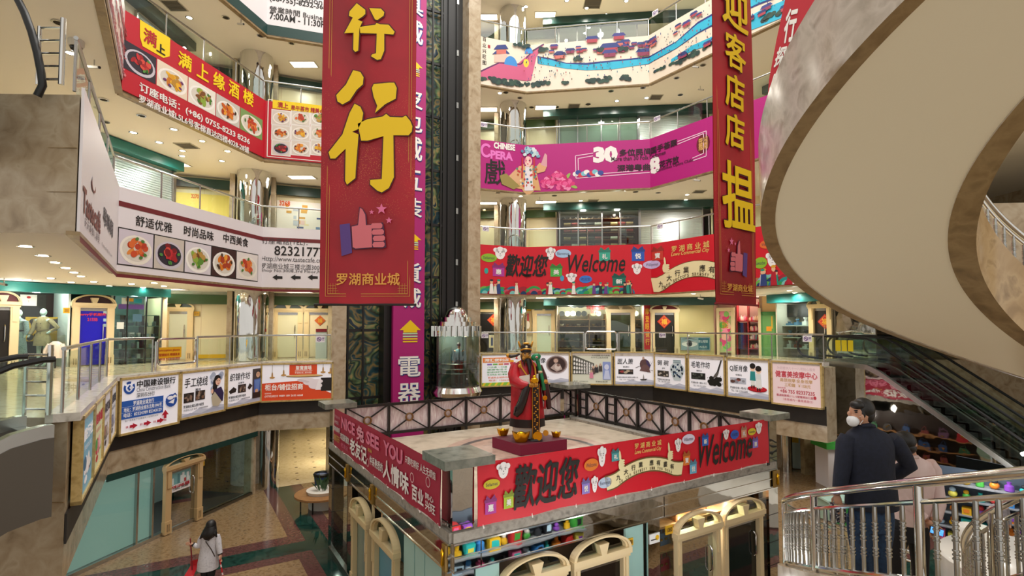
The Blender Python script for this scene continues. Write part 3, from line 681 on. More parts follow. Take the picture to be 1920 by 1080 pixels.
ptext(mb, SR, '30', 1112, 276, 307, 1158, white, .06, .07); ptext(mb, SR, '多位民间国手荟聚', 1161, 281, 294, 1272, flat('300a24'), .064, .03)
ptext(mb, SR, 'More than 30 Folk Craftsmen', 1146, 295, 303, 1250, flat('300a24'), .066, .01); ptext(mb, SR, '深港粤曲', 1157, 310, 323, 1219, flat('300a24'), .064, .03)
ptext(mb, SR, '8', 1219, 297, 329, 1239, white, .06, .06); ptext(mb, SR, '花齐放', 1238, 303, 317, 1275, flat('300a24'), .064, .03); ptext(mb, SR, 'Cantonese Opera Clubs', 1232, 318, 325, 1302, flat('300a24'), .066, .01)
def pline(mb, st, pts, wd, mat, off=.06):
    q = [V(st.px(u, v)) for u, v in pts]
    for i in range(len(q) - 1):
        n_ = 6
        for k in range(n_):
            a = q[i].lerp(q[i + 1], k / n_); b = q[i].lerp(q[i + 1], (k + 1) / n_); t = (b - a).normalized(); s_ = V((-t.y, t.x)) * wd / 2
            mb.pp(st, [tuple(a - s_), tuple(b - s_), tuple(b + s_), tuple(a + s_)], mat, off)
pk = flat('f0c8e0')
for d in (0, 5):
    pline(mb, SR, [(1112, 288 + d), (1079 + d, 293 + d), (1080 + d, 335 - d), (1218, 324 - d)], .035, pk); pline(mb, SR, [(1272, 266 + d), (1326 - d, 246 + d), (1326 - d, 293 - d), (1300, 302 - d)], .035, pk)
ptext(mb, SR, '罗湖商业城', 1314, 262, 270, 1330, flat('5a0a20'), .06, .02)
a, z = SR.px(1320, 270); mb.pe(SR, a, z, .3, .38, flat('6a0c1c'), .058, 14); mb.text(SR, '羅湖', a - .2, z - .25, a + .2, z + .25, flat('d8a860'), .062, .02)
a, z = SR.px(1103, 326); 
for k in range(10): mb.pe(SR, a - .55 + k * .12, z + .07 * sin(k * 2.1), .13, .11, flat(('f0ece8', '3a4a9a', 'd83a4a', '7ac0d0')[k % 4]), .06 + .001 * k, 10)
mb.build('lettering', fb)
mb = MB(); rnd = random.Random(9)   # the performer
def E(u, v, ru, rv, c, o, rot=0, n=14):
    a, z = SR.px(u, v); k = .0238; mb.pe(SR, a, z, ru * k, rv * k, flat(c), o, n, rot)
E(990, 340, 17, 26, 'd8a878', .07); ppoly(mb, SR, [(972, 312), (1003, 310), (1014, 358), (958, 352)], flat('d8a870'), .071)
ppoly(mb, SR, [(966, 318), (982, 308), (976, 345), (944, 340), (958, 326)], flat('dcae82'), .074); ppoly(mb, SR, [(1002, 318), (1012, 306), (1026, 312), (1022, 322), (1008, 326)], flat('dca878'), .074)
ppoly(mb, SR, [(1014, 310), (1022, 288), (1026, 292), (1026, 314)], flat('d8a0a8'), .075); ppoly(mb, SR, [(936, 330), (948, 326), (974, 350), (962, 356), (940, 346)], flat('9a8a4a'), .076)
for k in range(34): E(rnd.uniform(968, 1006), rnd.uniform(314, 352), 2.2, 2.2, rnd.choice(['c83a3a', '3a6a9a', 'e8d8b0', 'b85a2a', '5a8a7a']), .079 + .0002 * k, 0, 7)
ppoly(mb, SR, [(984, 312), (998, 312), (1000, 358), (982, 358)], flat('e6e0e4'), .078); E(990, 304, 8, 10, 'f0c8c0', .084); E(985, 302, 2, 4, 'e0708a', .085); E(994, 302, 2, 4, 'e0708a', .085)
for s_ in (-1, 1): E(990 + s_ * 3.3, 302, 1.6, .8, '17130f', .087)
E(990, 308.5, 1.5, .9, 'c01828', .087)
for k in range(46):
    an = rnd.uniform(-.1, pi + .1); r = rnd.uniform(8, 19); E(992 + r * cos(an), 294 - r * .85 * sin(an), 3, 3, rnd.choice(['a8c8d8', '7aa8c0', 'd8e4ea', '5a88a8', 'c0d8d8']), .088 + .0002 * k, 0, 8)
for s_ in (-1, 1): ppoly(mb, SR, [(990 + s_ * 10, 296), (990 + s_ * 13, 296), (990 + s_ * 14, 335), (990 + s_ * 11, 335)], flat('c02838'), .082)
mb.build('performer_print', fb)
mb = MB()
for u, v, r in ((1028, 343, 11), (1058, 345, 14), (1045, 330, 7)):
    for k in range(22):
        an = k * 2.4; q = r * (1 - k / 24); E(u + q * cos(an) * 1.1, v + q * sin(an) * .9, 5, 4, ('d8307a', 'e85a98', 'c01868', 'f08ab8')[k % 4], .06 + .0008 * k, an, 9)
for u, v, ro in ((1040, 333, .5), (1075, 350, -.4), (1064, 332, .9)): E(u, v, 8, 3, '9ab85a', .0595, ro)
mb.build('peony_print', fb)
# --- fifth floor right: long panorama print
z0, z1 = zr(5); PB = flat('e6d8c4', .5)
fb = tag(cloth(SR, .03, SR.len - .1, z0 + .03, z1, PB).build('fascia_banner'), 'long printed panorama of an old river town, fifth floor right gallery', 'banner')
mb = MB(); rnd = random.Random(21); o_ = [.056]
def nxt(): o_[0] += .00012; return o_[0]
def river(pts, c):
    lo = [SR.px(u, v) for u, v, _ in pts]; up = [SR.px(u, w_) for u, _, w_ in pts]
    for i in range(len(pts) - 1):
        for k in range(4):
            f0, f1 = k / 4, (k + 1) / 4; L_ = lambda A_, f: tuple(V(A_[i]).lerp(V(A_[i + 1]), f)); mb.pp(SR, [L_(lo, f0), L_(lo, f1), L_(up, f1), L_(up, f0)], flat(c), nxt())
river([(1008, 120, 106), (1035, 124, 111), (1062, 128, 119), (1100, 131, 119), (1150, 130, 114), (1223, 118, 104), (1270, 92, 78), (1310, 64, 42), (1345, 46, 22), (1425, 10, -28), (1480, -10, -50)], '1f2f7a')
river([(1010, 121, 109), (1035, 125, 114), (1062, 130, 121), (1100, 133, 123), (1150, 131, 117), (1223, 117, 107), (1270, 91, 80), (1310, 62, 46), (1345, 43, 26), (1425, 7, -24), (1480, -14, -46)], '2ab0d0')
river([(1260, 118, 112), (1300, 96, 86), (1345, 82, 66), (1425, 52, 22), (1480, 30, -2)], '2ab0d0')
ppoly(mb, SR, [(898, 151), (898, 138), (935, 120), (966, 124), (985, 108), (1010, 92), (1020, 84), (1006, 108), (996, 152), (962, 150)], flat('c85a80'), nxt())
pline(mb, SR, [(898, 136), (935, 119), (975, 122), (1000, 96), (1020, 84)], .06, flat('5a1f5a'), nxt())
ppoly(mb, SR, [(926, 118), (926, 104), (950, 102), (951, 118)], flat('e8b8a8'), nxt())
for v in (103, 94): ppoly(mb, SR, [(922 + (103 - v) * .3, v), (955 - (103 - v) * .3, v - 1), (947, v - 9), (931, v - 8)], flat('2a3a7a'), nxt())
ppoly(mb, SR, [(930, 103), (930, 95), (948, 94), (948, 102)], flat('c86a60'), nxt())
a, z = SR.px(957, 124); mb.pe(SR, a, z, .31, .42, flat('3a8ad0'), nxt(), 14, a0=0, a1=pi); a, z = SR.px(991, 102); mb.pe(SR, a, z, .2, .3, flat('3a8ad0'), nxt(), 14, a0=0, a1=pi)
a, z = SR.px(986, 120); mb.pe(SR, a, z, .15, .2, flat('e8d040'), nxt(), 12)
def zone(u): 
    a, z = SR.px(u, 100); return a
def tree(a, z, s_):
    for k in range(5): mb.pe(SR, a + rnd.uniform(-s_, s_), z + rnd.uniform(-.3, .4) * s_, s_ * .6, s_ * .45, flat(rnd.choice(['1e3a34', '2c4a3c', '16302e'])), nxt(), 8)
def house(a, z, w_):
    mb.pr(SR, a - w_ * .45, z - w_ * .3, a + w_ * .45, z, flat(rnd.choice(['a83a48', 'c86a60', '8a3050'])), nxt()); mb.pp(SR, [(a - w_ * .62, z), (a + w_ * .62, z), (a + w_ * .4, z + w_ * .28), (a - w_ * .4, z + w_ * .28)], flat(rnd.choice(['2a3a7a', '24306a', '3a3a80'])), nxt())
zb_ = z0 + .03
for i in range(46): tree(rnd.uniform(.15, SR.len - .3), zb_ + .25 + rnd.uniform(-.02, .12), rnd.uniform(.12, .2))
for a, z in ((SR.px(940, 156)), (SR.px(955, 158)), (SR.px(925, 152))): tree(a, z, .22)
for i in range(60): house(rnd.uniform(3.0, SR.len - .4), z1 - .1 - rnd.uniform(.05, .5), rnd.uniform(.2, .4))
for i in range(14): house(rnd.uniform(9, SR.len - .4), z0 + rnd.uniform(.35, .7), rnd.uniform(.25, .4))
for u, v, w_ in ((1050, 106, .5), (1143, 92, .75), (1143, 102, .55), (1206, 100, .55), (1110, 76, .5), (1160, 70, .5)): a, z = SR.px(u, v); house(a, z, w_)
for u, v in ((970, 85), (985, 90), (1085, 112), (1125, 95), (1168, 95), (1020, 95)): a, z = SR.px(u, v); tree(a, z, .18)
for i in range(420):
    a = rnd.uniform(1.9, SR.len - .3); z = rnd.uniform(z0 + .35, z1 - .3); c = rnd.choice(['2a3a7a', 'a83a48', '3a3a44', '5a3a2a', '2a6a7a']); mb.pr(SR, a, z, a + rnd.uniform(.02, .05), z + rnd.uniform(.04, .09), flat(c), nxt())
for k, ch in enumerate('百业兴旺图'): ptext(mb, SR, ch, 904, 70 + k * 11, 78 + k * 11, 911, inkk, .058, .01)
a, z = SR.px(916, 88); mb.pr(SR, a - .05, z - .08, a + .06, z + .06, flat('a01828'), .058)
mb.build('panorama_print', fb)
# ================================================================== second floor edge: black recess band, coping, light boxes
def edge(name, st, a0, a1, z0, z1, mat, t0, t1):
    o = cloth(st, a0, a1, z0, z1, mat, t0, t1).build(name, kind='structure'); return o
recess = noise_mat('black_recess', ['15110e', '241e18'], 3, .6, 4)
edge('trim_3', SL, 0, SL.len, 2.72, 3.14, recess, .005, .03); edge('trim_4', SR, 0, SR.s[3], 2.68, 3.28, recess, .005, .03)
edge('trim_5', SL, 0, SL.len, 4.44, 4.56, marble_p, -.25, .14); edge('trim_6', SR, 0, SR.s[3], 4.55, 4.66, marble_p, -.25, .14)
edge('trim_7', SL, SL.s[1], SL.s[2], 1.98, 2.16, green_dk, -.03, .0)
for k in (3, 4, 5):
    a, b = zr(k); edge('trim_8', SL, 0, SL.len, a - .03, a + .03, marble_d, -.1, .06); edge('trim_9', SR, 0, SR.len, a - .03, a + .03, marble_d, -.1, .06)
pan = None
def panel_mat(c): return M('light_box_' + c, c, .4, 0, .12)
def light_box(st, u0, v0, u1, v1, lab, art, bg='eceaf0', a=None, z=None):
    if a is None: a0, z0, a1, z1 = st.R(u0, v0, u1, v1)
    else: (a0, a1), (z0, z1) = a, z
    mb = MB(); t = .055
    for q in ((a0, z0, a1, z0 + t), (a0, z1 - t, a1, z1), (a0, z0, a0 + t, z1), (a1 - t, z0, a1, z1)): mb.obox(st, *q, .03, .16, goldf)
    mb.obox(st, a0 + .01, z0 + .01, a1 - .01, z1 - .01, .03, .1, goldf)
    root = mb.build('light_box'); tag(root, lab, 'light box', 'light boxes along the second floor edge')
    mb = MB(); mb.obox(st, a0 + t, z0 + t, a1 - t, z1 - t, .1, .125, panel_mat(bg)); mb.build('lit_panel', root)
    mb = MB(); W_, H_ = a1 - a0 - 2 * t, z1 - z0 - 2 * t
    class Q:   # artwork coordinates 0..1 across the panel
        k = [0]
        def o(s): s.k[0] += 1; return .13 + .0006 * s.k[0]
        def m(s, c): return M('lit_print_' + c, c, .45, 0, .06)
        def t(s, body, x0, y0, x1, y1, c='17130f', b=.015, sh=0): mb.text(st, body, a0 + t + W_ * x0, z0 + t + H_ * y0, a0 + t + W_ * x1, z0 + t + H_ * y1, s.m(c), s.o(), b, sh)
        def r(s, x0, y0, x1, y1, c): mb.pr(st, a0 + t + W_ * x0, z0 + t + H_ * y0, a0 + t + W_ * x1, z0 + t + H_ * y1, s.m(c), s.o())
        def p(s, pts, c): mb.pp(st, [(a0 + t + W_ * x, z0 + t + H_ * y) for x, y in pts], s.m(c), s.o())
        def e(s, x, y, rx, ry, c, n=16, rot=0, f0=0, f1=2 * pi): mb.pe(st, a0 + t + W_ * x, z0 + t + H_ * y, rx * W_, ry * H_, s.m(c), s.o(), n, rot, f0, f1)
        def hills(s):
            s.p([(0, 0), (1, 0), (1, .13), (.8, .17), (.62, .1), (.4, .15), (.2, .06), (0, .1)], 'c4c6d4'); s.p([(0, 0), (1, 0), (1, .07), (.7, .1), (.45, .03), (.2, .08), (0, .03)], 'a8acc0')
        def shot(s, x0, y0, x1, y1, cs, n=8, seed=1):
            rn = random.Random(seed); s.r(x0, y0, x1, y1, cs[0])
            for i in range(n): rx = (x1 - x0) * rn.uniform(.06, .16); ry = (y1 - y0) * rn.uniform(.1, .28); s.e(rn.uniform(x0 + rx, x1 - rx), rn.uniform(y0 + ry, y1 - ry), rx, ry, rn.choice(cs[1:]), 8)
    art(Q()); mb.build('printed_art', root)
    return root
def art_bank(q):
    for i in range(24):
        if i in (4, 5): continue
        t0, t1 = 1.2 + i * .24, 1.2 + (i + 1) * .24
        q.p([(.125 + .055 * cos(t0), .84 + .075 * sin(t0)), (.125 + .09 * cos(t0), .84 + .12 * sin(t0)), (.125 + .09 * cos(t1), .84 + .12 * sin(t1)), (.125 + .055 * cos(t1), .84 + .075 * sin(t1))], '1a4a9a')
    q.p([(.085, .84), (.125, .9), (.165, .84), (.125, .78)], '1a4a9a'); q.p([(.12, .84), (.15, .885), (.2, .84), (.15, .795)], 'eceaf0'); q.p([(.13, .84), (.16, .87), (.19, .84), (.16, .81)], 'd8dcec')
    q.t('中国建设银行', .24, .82, .93, .96, '15120f', .022); q.t('China Construction Bank', .24, .74, .84, .82, '3a3a44', 0); q.t('深圳市分行', .24, .63, .55, .72, '15120f', .005)
    q.r(.0, .26, .71, .6, '2456a8'); q.t('罗湖商业城支行', .19, .49, .54, .58, 'f2f0f0'); q.t('地址：罗湖商业城东北角1046号', .04, .39, .68, .47, 'f2f0f0', .012); q.t('电话：82324789 82343129', .04, .29, .68, .37, 'f2f0f0', .012)
    q.r(0, .483, .71, .487, 'c8d4ec'); q.r(0, .38, .71, .384, 'c8d4ec')
    q.e(.86, .47, .11, .13, '1f4a9c'); q.p([(.75, .52), (.93, .62), (.97, .56), (.78, .46)], '1f4a9c'); q.e(.84, .53, .06, .04, 'eceaf0'); q.e(.92, .55, .03, .03, 'f2f0f0'); q.p([(.8, .44), (.92, .5), (.9, .4)], 'eceaf0')
    q.t('至广场南座下方通道步入左侧约50米', .06, .205, .62, .24, '4a4648', 0)
    for x in (.08, .31, .54): q.p([(x + .06, .08), (x + .06, .13), (x + .11, .13), (x + .11, .16), (x + .19, .105), (x + .11, .05), (x + .11, .08)], 'b01830'); [q.r(x + i * .022, .085, x + .012 + i * .022, .125, 'b01830') for i in range(2)]
    q.p([(.72, .13), (.72, .2), (.68, .2), (.745, .3), (.81, .2), (.77, .2), (.77, .13)], 'b01830'); [q.r(.72, .08 + i * .022, .77, .092 + i * .022, 'b01830') for i in range(2)]
def art_thread(q):
    q.hills(); q.t('手工绕线', .06, .66, .58, .88, '15120f', .012, .12); q.t('冀州', .3, .56, .42, .62, '3a3638'); q.t('罗湖商业城五楼中庭西', .05, .2, .5, .27, '15120f', .012); q.t('北面街人店 佳作 13988888888', .05, .13, .6, .18, '4a4648', 0)
    q.shot(.05, .32, .27, .54, ['2a2220', '6a5248', '8a7060', '40342e'], 8, 1); q.shot(.3, .34, .52, .56, ['2a2220', '7a5a48', '504038', '9a8270'], 8, 2)
    for i in range(14): rn = random.Random(i); q.e(.78 + rn.uniform(-.14, .14), .72 + rn.uniform(-.2, .18), .06, .07, rn.choice(['a8b0c4', '8a94ac', 'c0c6d4']), 9)
    q.e(.8, .74, .085, .14, '14100f'); q.p([(.7, .76), (.68, .4), (.8, .42), (.8, .76)], '14100f'); q.e(.82, .72, .065, .1, 'e6b8a0'); q.p([(.72, .52), (.9, .58), (.97, .42), (.95, .22), (.72, .2)], '2a1f4a'); q.p([(.66, .36), (.74, .48), (.92, .22), (.84, .12), (.7, .14)], 'b8ac94')
    q.e(.68, .5, .03, .06, 'e6b8a0', 9); q.e(.795, .735, .014, .009, '14100f', 7); q.e(.845, .735, .014, .009, '14100f', 7); q.e(.825, .665, .018, .009, 'b04050', 7); q.p([(.74, .8), (.8, .88), (.87, .84), (.88, .78), (.82, .8), (.76, .74)], '14100f')
def art_brocade(q):
    q.hills(); q.t('织锦作坊', .06, .66, .62, .86, '15120f', .012, .12); q.t('王翠玲', .28, .56, .45, .61, '3a3638'); q.t('罗湖商业城五楼中庭西', .04, .2, .5, .27, '15120f', .012); q.t('北面街人店 1388888888', .04, .13, .62, .18, '4a4648', 0)
    q.p([(.04, .4), (.16, .5), (.24, .44), (.22, .36), (.08, .33)], '1c1816'); q.shot(.28, .32, .5, .54, ['2a2220', '7a5a48', '504038', '9a8270'], 8, 3); q.p([(.54, .42), (.6, .54), (.68, .46), (.6, .36)], '1c1816')
    q.r(.68, .1, .98, .92, '3a2c28'); q.e(.84, .78, .09, .1, '241815'); q.e(.84, .75, .06, .08, 'c89a7a'); q.p([(.72, .62), (.95, .64), (.97, .3), (.72, .26)], '3a5aa0'); q.p([(.74, .6), (.78, .3), (.86, .24), (.9, .6)], '5a7ab8'); q.e(.8, .3, .05, .05, 'c89a7a'); q.r(.68, .1, .98, .26, '1e1a1c')
    q.e(.82, .765, .012, .008, '15100e', 7); q.e(.865, .765, .012, .008, '15100e', 7)
def art_orange(q):
    q.p([(0, 0), (1, 0), (1, .14), (.7, .42), (.5, .53), (0, .48)], 'd8481c'); q.r(.38, .7, .78, 1, 'd8481c'); q.t('聚寶廣場', .47, .83, .7, .96, 'f6ece4', .02); q.t('罗湖商业城二楼东南侧', .46, .73, .7, .79, 'f6ece4', .005); q.r(.46, .81, .71, .82, 'f6ece4')
    q.e(.6, .66, .27, .035, '5a3418'); q.e(.6, .675, .27, .03, 'd8b070'); q.p([(.84, .22), (1, .22), (1, .6), (.84, .6)], '1c1414')
    for x, y, rx, ry in ((.62, .55, .13, .06), (.7, .47, .12, .08), (.76, .38, .1, .1), (.78, .5, .09, .07)): q.e(x, y, rx, ry, 'e8dce0')
    for i in range(4): q.e(.53 + i * .035, .56 - i * .02, .035, .03, 'd6c8cc', 8)
    q.p([(.76, .26), (.84, .26), (.84, .58), (.8, .52)], 'f0e8ea'); q.t('柜台/铺位招商', .04, .28, .58, .46, 'f6ece4', .025); q.t('(0755)8233 9889 189 2655 6668', .04, .08, .58, .15, 'f6ece4', .015); q.t('招商热线', .04, .18, .13, .22, 'f6ece4', 0)
    for x, y in ((.14, .7), (.3, .76), (.87, .82), (.98, .8)): q.e(x, y, .012, .1, 'b88a48', 8); q.e(x, y - .06, .04, .03, 'b88a48', 8); q.r(x - .003, y, x + .003, 1, '8a7a60')
def art_store(q):
    q.r(0, 0, 1, .1, '8ac03a'); [q.p([(x, 0), (x + .05, 0), (x + .1, .1), (x + .05, .1)], 'e8c830') for x in (0, .14, .28, .42, .56, .7, .84)]
    q.r(.02, .74, .66, .9, 'e8863a'); q.t('港汇便利店', .06, .77, .62, .87, 'f6f0ea', .03)
    for i, c in enumerate(('8a6ab8', '6ab04a', 'd8883a', 'c04a6a')): q.r(.12 + .13 * i, .66, .23 + .13 * i, .71, c)
    for i, t in enumerate(('八达通 一日通', '便捷电话卡', '国内通及香港不限流量', '生活用品 进口零食')): q.t(t, .12, .57 - i * .08, .58, .62 - i * .08, '3a9a4a', .015)
    q.t('罗湖商业城西北面1106铺', .14, .23, .84, .29, 'd86a2a', .012); q.t('电话：15023904538', .16, .14, .84, .2, 'd86a2a', .012)
    for i in range(26): rn = random.Random(i + 40); q.e(rn.uniform(.68, .98), rn.uniform(.36, .95), .05, .05, rn.choice(['c83a3a', 'e8a82a', 'a83a5a', 'e8e0d0', '4a8a3a', '8a4a2a']), 8)
def art_wood(q):
    q.hills(); q.t('木雕像', .04, .66, .42, .84, '15120f', .012, .1); q.t('何伯伟', .1, .55, .26, .6, '3a3638'); q.shot(.04, .36, .34, .5, ['2a1c1a', '6a4a3c', '8a6a58', '3a2824'], 9, 5); q.t('罗湖商业城五楼', .02, .24, .4, .3, '15120f', .012); q.t('TEL 13800000000', .02, .17, .5, .21, '4a4648', 0)
    for r in range(3): q.e(.7, .62, .27 - .03 * r, .3 - .03 * r, ('a89a98', '6a5450', '3a2826')[r], 22)
    q.e(.68, .76, .07, .09, '6a5048'); q.e(.68, .74, .055, .07, 'c8a898'); q.p([(.54, .5), (.66, .66), (.78, .64), (.84, .46), (.7, .38)], 'b8a49c'); q.e(.72, .54, .07, .1, 'd8c8c0'); q.e(.74, .6, .04, .05, '8a6a60')
def art_shelf(q):
    q.r(0, 0, 1, 1, 'd8dac8')
    q.p([(0, .95), (.56, .66), (.56, .3), (0, .3)], '5a5a50')
    for r in range(4):
        for i in range(8): x = .03 + i * .065; y = .8 - r * .14 - i * .028 * (1 - r * .3); q.p([(x, y - .05), (x + .04, y - .05), (x + .045, y + .01), (x + .02, y + .06), (x, y + .01)], 'eceae6')
    for r in range(4): q.p([(0, .73 - r * .14), (.55, .6 - r * .08), (.55, .61 - r * .08), (0, .745 - r * .14)], '24221e')
    q.r(.78, .14, .98, .72, '8898cc'); q.e(.88, .55, .06, .09, 'd0d6ec'); q.p([(.8, .16), (.84, .44), (.93, .44), (.97, .16)], 'c4cce8'); q.t('大师品牌 非凡品质', .5, .9, .96, .95, '4a4a40', .0); q.t('年年无过服务经典', .48, .83, .92, .88, '4a4a40', 0)
    for x, y, c in ((.54, .44, '5a4a44'), (.62, .48, '2a2a30'), (.72, .52, '4a4038'), (.49, .3, 'd888a0')): q.p([(x - .05, y - .12), (x + .05, y - .12), (x + .04, y + .08), (x - .04, y + .08)], c); q.e(x, y + .1, .03, .05, 'c8a890', 8)
    q.t('电话：075582329', .04, .05, .4, .1, '3a3a34', 0); q.t('罗湖商业城五楼', .6, .05, .9, .1, '3a3a34', .01)
def art_dough(q):
    q.hills(); q.t('面人萧', .06, .64, .46, .82, '15120f', .012, .1); q.t('萧湘衍', .2, .53, .36, .58, '3a3638'); q.shot(.08, .32, .46, .48, ['1c1a1a', 'b8a890', '6a5a50', '9a3a3a'], 9, 6); q.t('罗湖商业城五楼中庭西北面街人店', .04, .2, .58, .25, '15120f', .008); q.t('TEL 135 1023 9481', .1, .13, .5, .17, '4a4648', 0)
    q.e(.76, .62, .13, .2, '5a3c3c', 14, .3); q.p([(.62, .44), (.72, .66), (.84, .6), (.9, .38)], '6a4a48'); q.p([(.78, .8), (.84, .74), (.9, .62), (.97, .8), (.93, .68), (.88, .54), (.8, .66)], '3a2a5a'); q.p([(.52, .52), (.9, .72), (.9, .73), (.52, .54)], '4a3a38'); q.e(.72, .84, .03, .05, 'b8988a', 8)
    for a in (-.5, .2, .9): q.p([(.76, .5), (.76 + .2 * cos(a * 2 - 1.6), .36 + .1 * sin(a)), (.77 + .2 * cos(a * 2 - 1.6), .37 + .1 * sin(a))], '3a2a2a')
    q.p([(.62, .17), (.82, .19), (.78, .14), (.66, .13)], '2a2622'); q.p([(.7, .18), (.74, .19), (.72, .34)], '8a8480')
def art_bowl(q):
    q.hills(); q.t('锔 碗', .08, .66, .46, .82, '15120f', .012, .1); q.t('盘坤', .24, .55, .33, .6, '3a3638'); q.shot(.08, .32, .46, .5, ['3a3632', 'c8c0b4', '8a8078', 'a89a8c'], 6, 7); q.t('罗湖商业城五楼中庭', .08, .21, .5, .26, '15120f', .01); q.t('TEL 138 0782 0000', .1, .15, .5, .19, '4a4648', 0)
    prof = [(.62, .78), (.6, .74), (.52, .66), (.5, .54), (.56, .38), (.63, .24), (.84, .24), (.9, .38), (.97, .54), (.95, .66), (.87, .74), (.85, .78)]
    q.p([(x, y) for x, y in prof], 'c4d0d4'); q.r(.61, .76, .86, .85, 'a8bcc0')
    rn = random.Random(8)
    for i in range(30): an = rn.random() * 6.28; r = rn.random() ** .5; q.e(.735 + .19 * r * cos(an), .52 + .2 * r * sin(an), .035, .03, rn.choice(['16243a', '243a58', '3a5a78', 'dce6e6', '0e1826']), 7, rn.random() * 3)
    q.r(.62, .76, .85, .77, '24384a'); q.r(.62, .83, .85, .84, '24384a')
def art_brush(q):
    q.hills(); q.t('毛笔作坊', .06, .66, .62, .84, '15120f', .012, .1); q.t('董斯沅', .22, .56, .38, .6, '3a3638'); q.shot(.06, .34, .48, .52, ['1a1c1a', 'd8dcd4', '6a7068', '3a3e38'], 7, 9); q.t('罗湖商业城一楼东L1号门', .06, .22, .52, .27, '15120f', .01); q.t('TEL 138 2943 9954', .12, .14, .5, .18, '4a4648', 0)
    rn = random.Random(4); q.p([(.95, 1), (.985, 1), (.86, .58), (.8, .56)], '2a2624'); q.p([(.8, .58), (.87, .58), (.82, .46), (.74, .42), (.66, .36), (.74, .5)], '5a5652')
    for i in range(18): q.e(.75 + rn.uniform(-.16, .16), .33 + rn.uniform(-.09, .09), .07, .06, '14120f', 9)
    for i in range(12): q.e(.75 + rn.uniform(-.22, .22), .36 + rn.uniform(-.14, .16), .012, .012, '2a2624', 6)
def art_figure(q):
    q.hills(); q.t('Q版肖像', .05, .66, .5, .84, '15120f', .012, .1); q.t('何雅云', .2, .55, .36, .6, '3a3638'); q.shot(.06, .34, .46, .5, ['b8bcc8', '5a3a34', '8a8a94', '3a3e58', 'a84a40'], 12, 11); q.t('罗湖商业城一楼5号门', .06, .2, .5, .26, '15120f', .01); q.t('TEL 138 2299 5289', .08, .12, .5, .17, '4a4648', 0)
    q.e(.73, .24, .23, .075, '8a0c18'); q.e(.73, .255, .23, .07, 'c01828')
    for x, y, c, s in ((.63, .0, '2a8a8a', 1), (.77, -.06, 'd8dcdc', 0)):
        q.p([(x - .05, .32 + y), (x + .05, .32 + y), (x + .045, .5 + y), (x - .045, .5 + y)], 'e0e0dc'); q.p([(x - .07, .46 + y), (x + .07, .46 + y), (x + .055, .7 + y), (x - .055, .7 + y)], c); q.e(x, .79 + y, .062, .09, 'f0ccb0'); q.e(x, .84 + y, .07, .075, '15100e'); q.r(x - .04, .26 + y, x - .012, .34 + y, '14120f'); q.r(x + .012, .26 + y, x + .04, .34 + y, '14120f')
        if not s: q.p([(x - .09, .3), (x + .09, .28), (x + .05, .5), (x - .05, .5)], 'e4e4e2'); q.e(x, .76, .075, .05, '15100e', 10)
        q.e(x - .022, .775 + y, .008, .014, '15100e', 6); q.e(x + .022, .775 + y, .008, .014, '15100e', 6)
def art_massage(q):
    q.r(0, 0, 1, 1, 'f0d8da'); q.t('为您提供六十一八项贴心服务', .1, .83, .9, .9, 'c8a8b0', 0); q.t('健富美按摩中心', .06, .64, .94, .8, 'c83a4a', .02); q.t('肩颈按摩·全身按摩', .16, .53, .84, .62, 'c8a060', .012); q.t('三和鐘  ￥108元', .26, .42, .8, .51, 'c8a060', .012)
    q.t('預約熱線', .1, .36, .28, .4, 'c04a5a', 0); q.t('+86 755 82337235', .16, .26, .88, .35, 'b83a4a', .02); q.t('羅湖商業城L11,L12號電梯出口直達', .08, .17, .9, .23, 'c04a5a', .008); q.t('（本商城內一層南通道口）', .22, .08, .84, .14, 'c04a5a', 0); q.e(.88, .21, .03, .04, 'c01828', 12)
lb = light_box
lb(pAB, 216, 709, 329, 818, 'bank light box with blue and white logo and red arrows, nearest the left gallery corner', art_bank)
lb(pAB, 331, 697, 416, 788, 'light box of thread craft with woman in dark blouse, right of the bank sign', art_thread)
lb(pAB, 418, 688.5, 488.5, 767, 'light box of brocade workshop with weaver in blue, left of the orange sign', art_brocade)
lb(pBC, 490, 681, 625, 754, 'orange and white light box with waiter glove holding a tray', art_orange)
def art_mix(cs, txt):
    def f(q):
        q.r(0, 0, 1, 1, cs[0]); q.shot(.08, .08, .92, .5, cs, 14, len(txt)); q.t(txt, .1, .68, .9, .86, cs[-1], .03); q.t('罗湖商业城', .2, .55, .8, .62, cs[-1], 0)
    return f
L1 = pAA.len; zz = (3.17, 4.46)
for i, (cs, tx, lb_) in enumerate(((['7ab0c8', '3a6a8a', 'a83a4a', 'e8e4e0', 'f2f0f0'], '旅行社', 'blue travel light box nearest the stone pier at far left'), (['d8dcb0', '4a9a4a', 'c83a6a', 'e8b0b8', 'c02838'], '美食城', 'green and pink light box second from the stone pier'),
    (['d8d4d8', '8a5a4a', '5a4a6a', 'b8a898', '3a2a2a'], '陶艺坊', 'pale violet light box third from the stone pier'), (['dcdce0', '6a6a8a', '3a3a5a', 'a8a8b8', '26222a'], '剪纸坊', 'grey light box at the steep left side next to the gallery corner'))):
    light_box(pAA, 0, 0, 0, 0, lb_, art_mix(cs, tx), a=(.25 + i * (L1 - .35) / 4, .2 + (i + 1) * (L1 - .35) / 4), z=zz)
lb(p01, 899.5, 662.5, 984, 726, 'convenience store light box with orange header left of the statue', art_store)
lb(p12, 990, 659, 1069, 719, 'wood carving light box with oval portrait behind the statue', art_wood)
lb(p12, 1071, 659, 1148.5, 720.5, 'light box of shop shelves with busts, right of the statue', art_shelf)
lb(p12, 1150.5, 659, 1229, 722, 'dough figure light box with costumed warrior figurine', art_dough)
lb(p23, 1230, 660.5, 1291.5, 726, 'light box with blue and white porcelain jar', art_bowl)
lb(p23, 1293.5, 663, 1363.5, 734, 'light box with giant ink brush', art_brush)
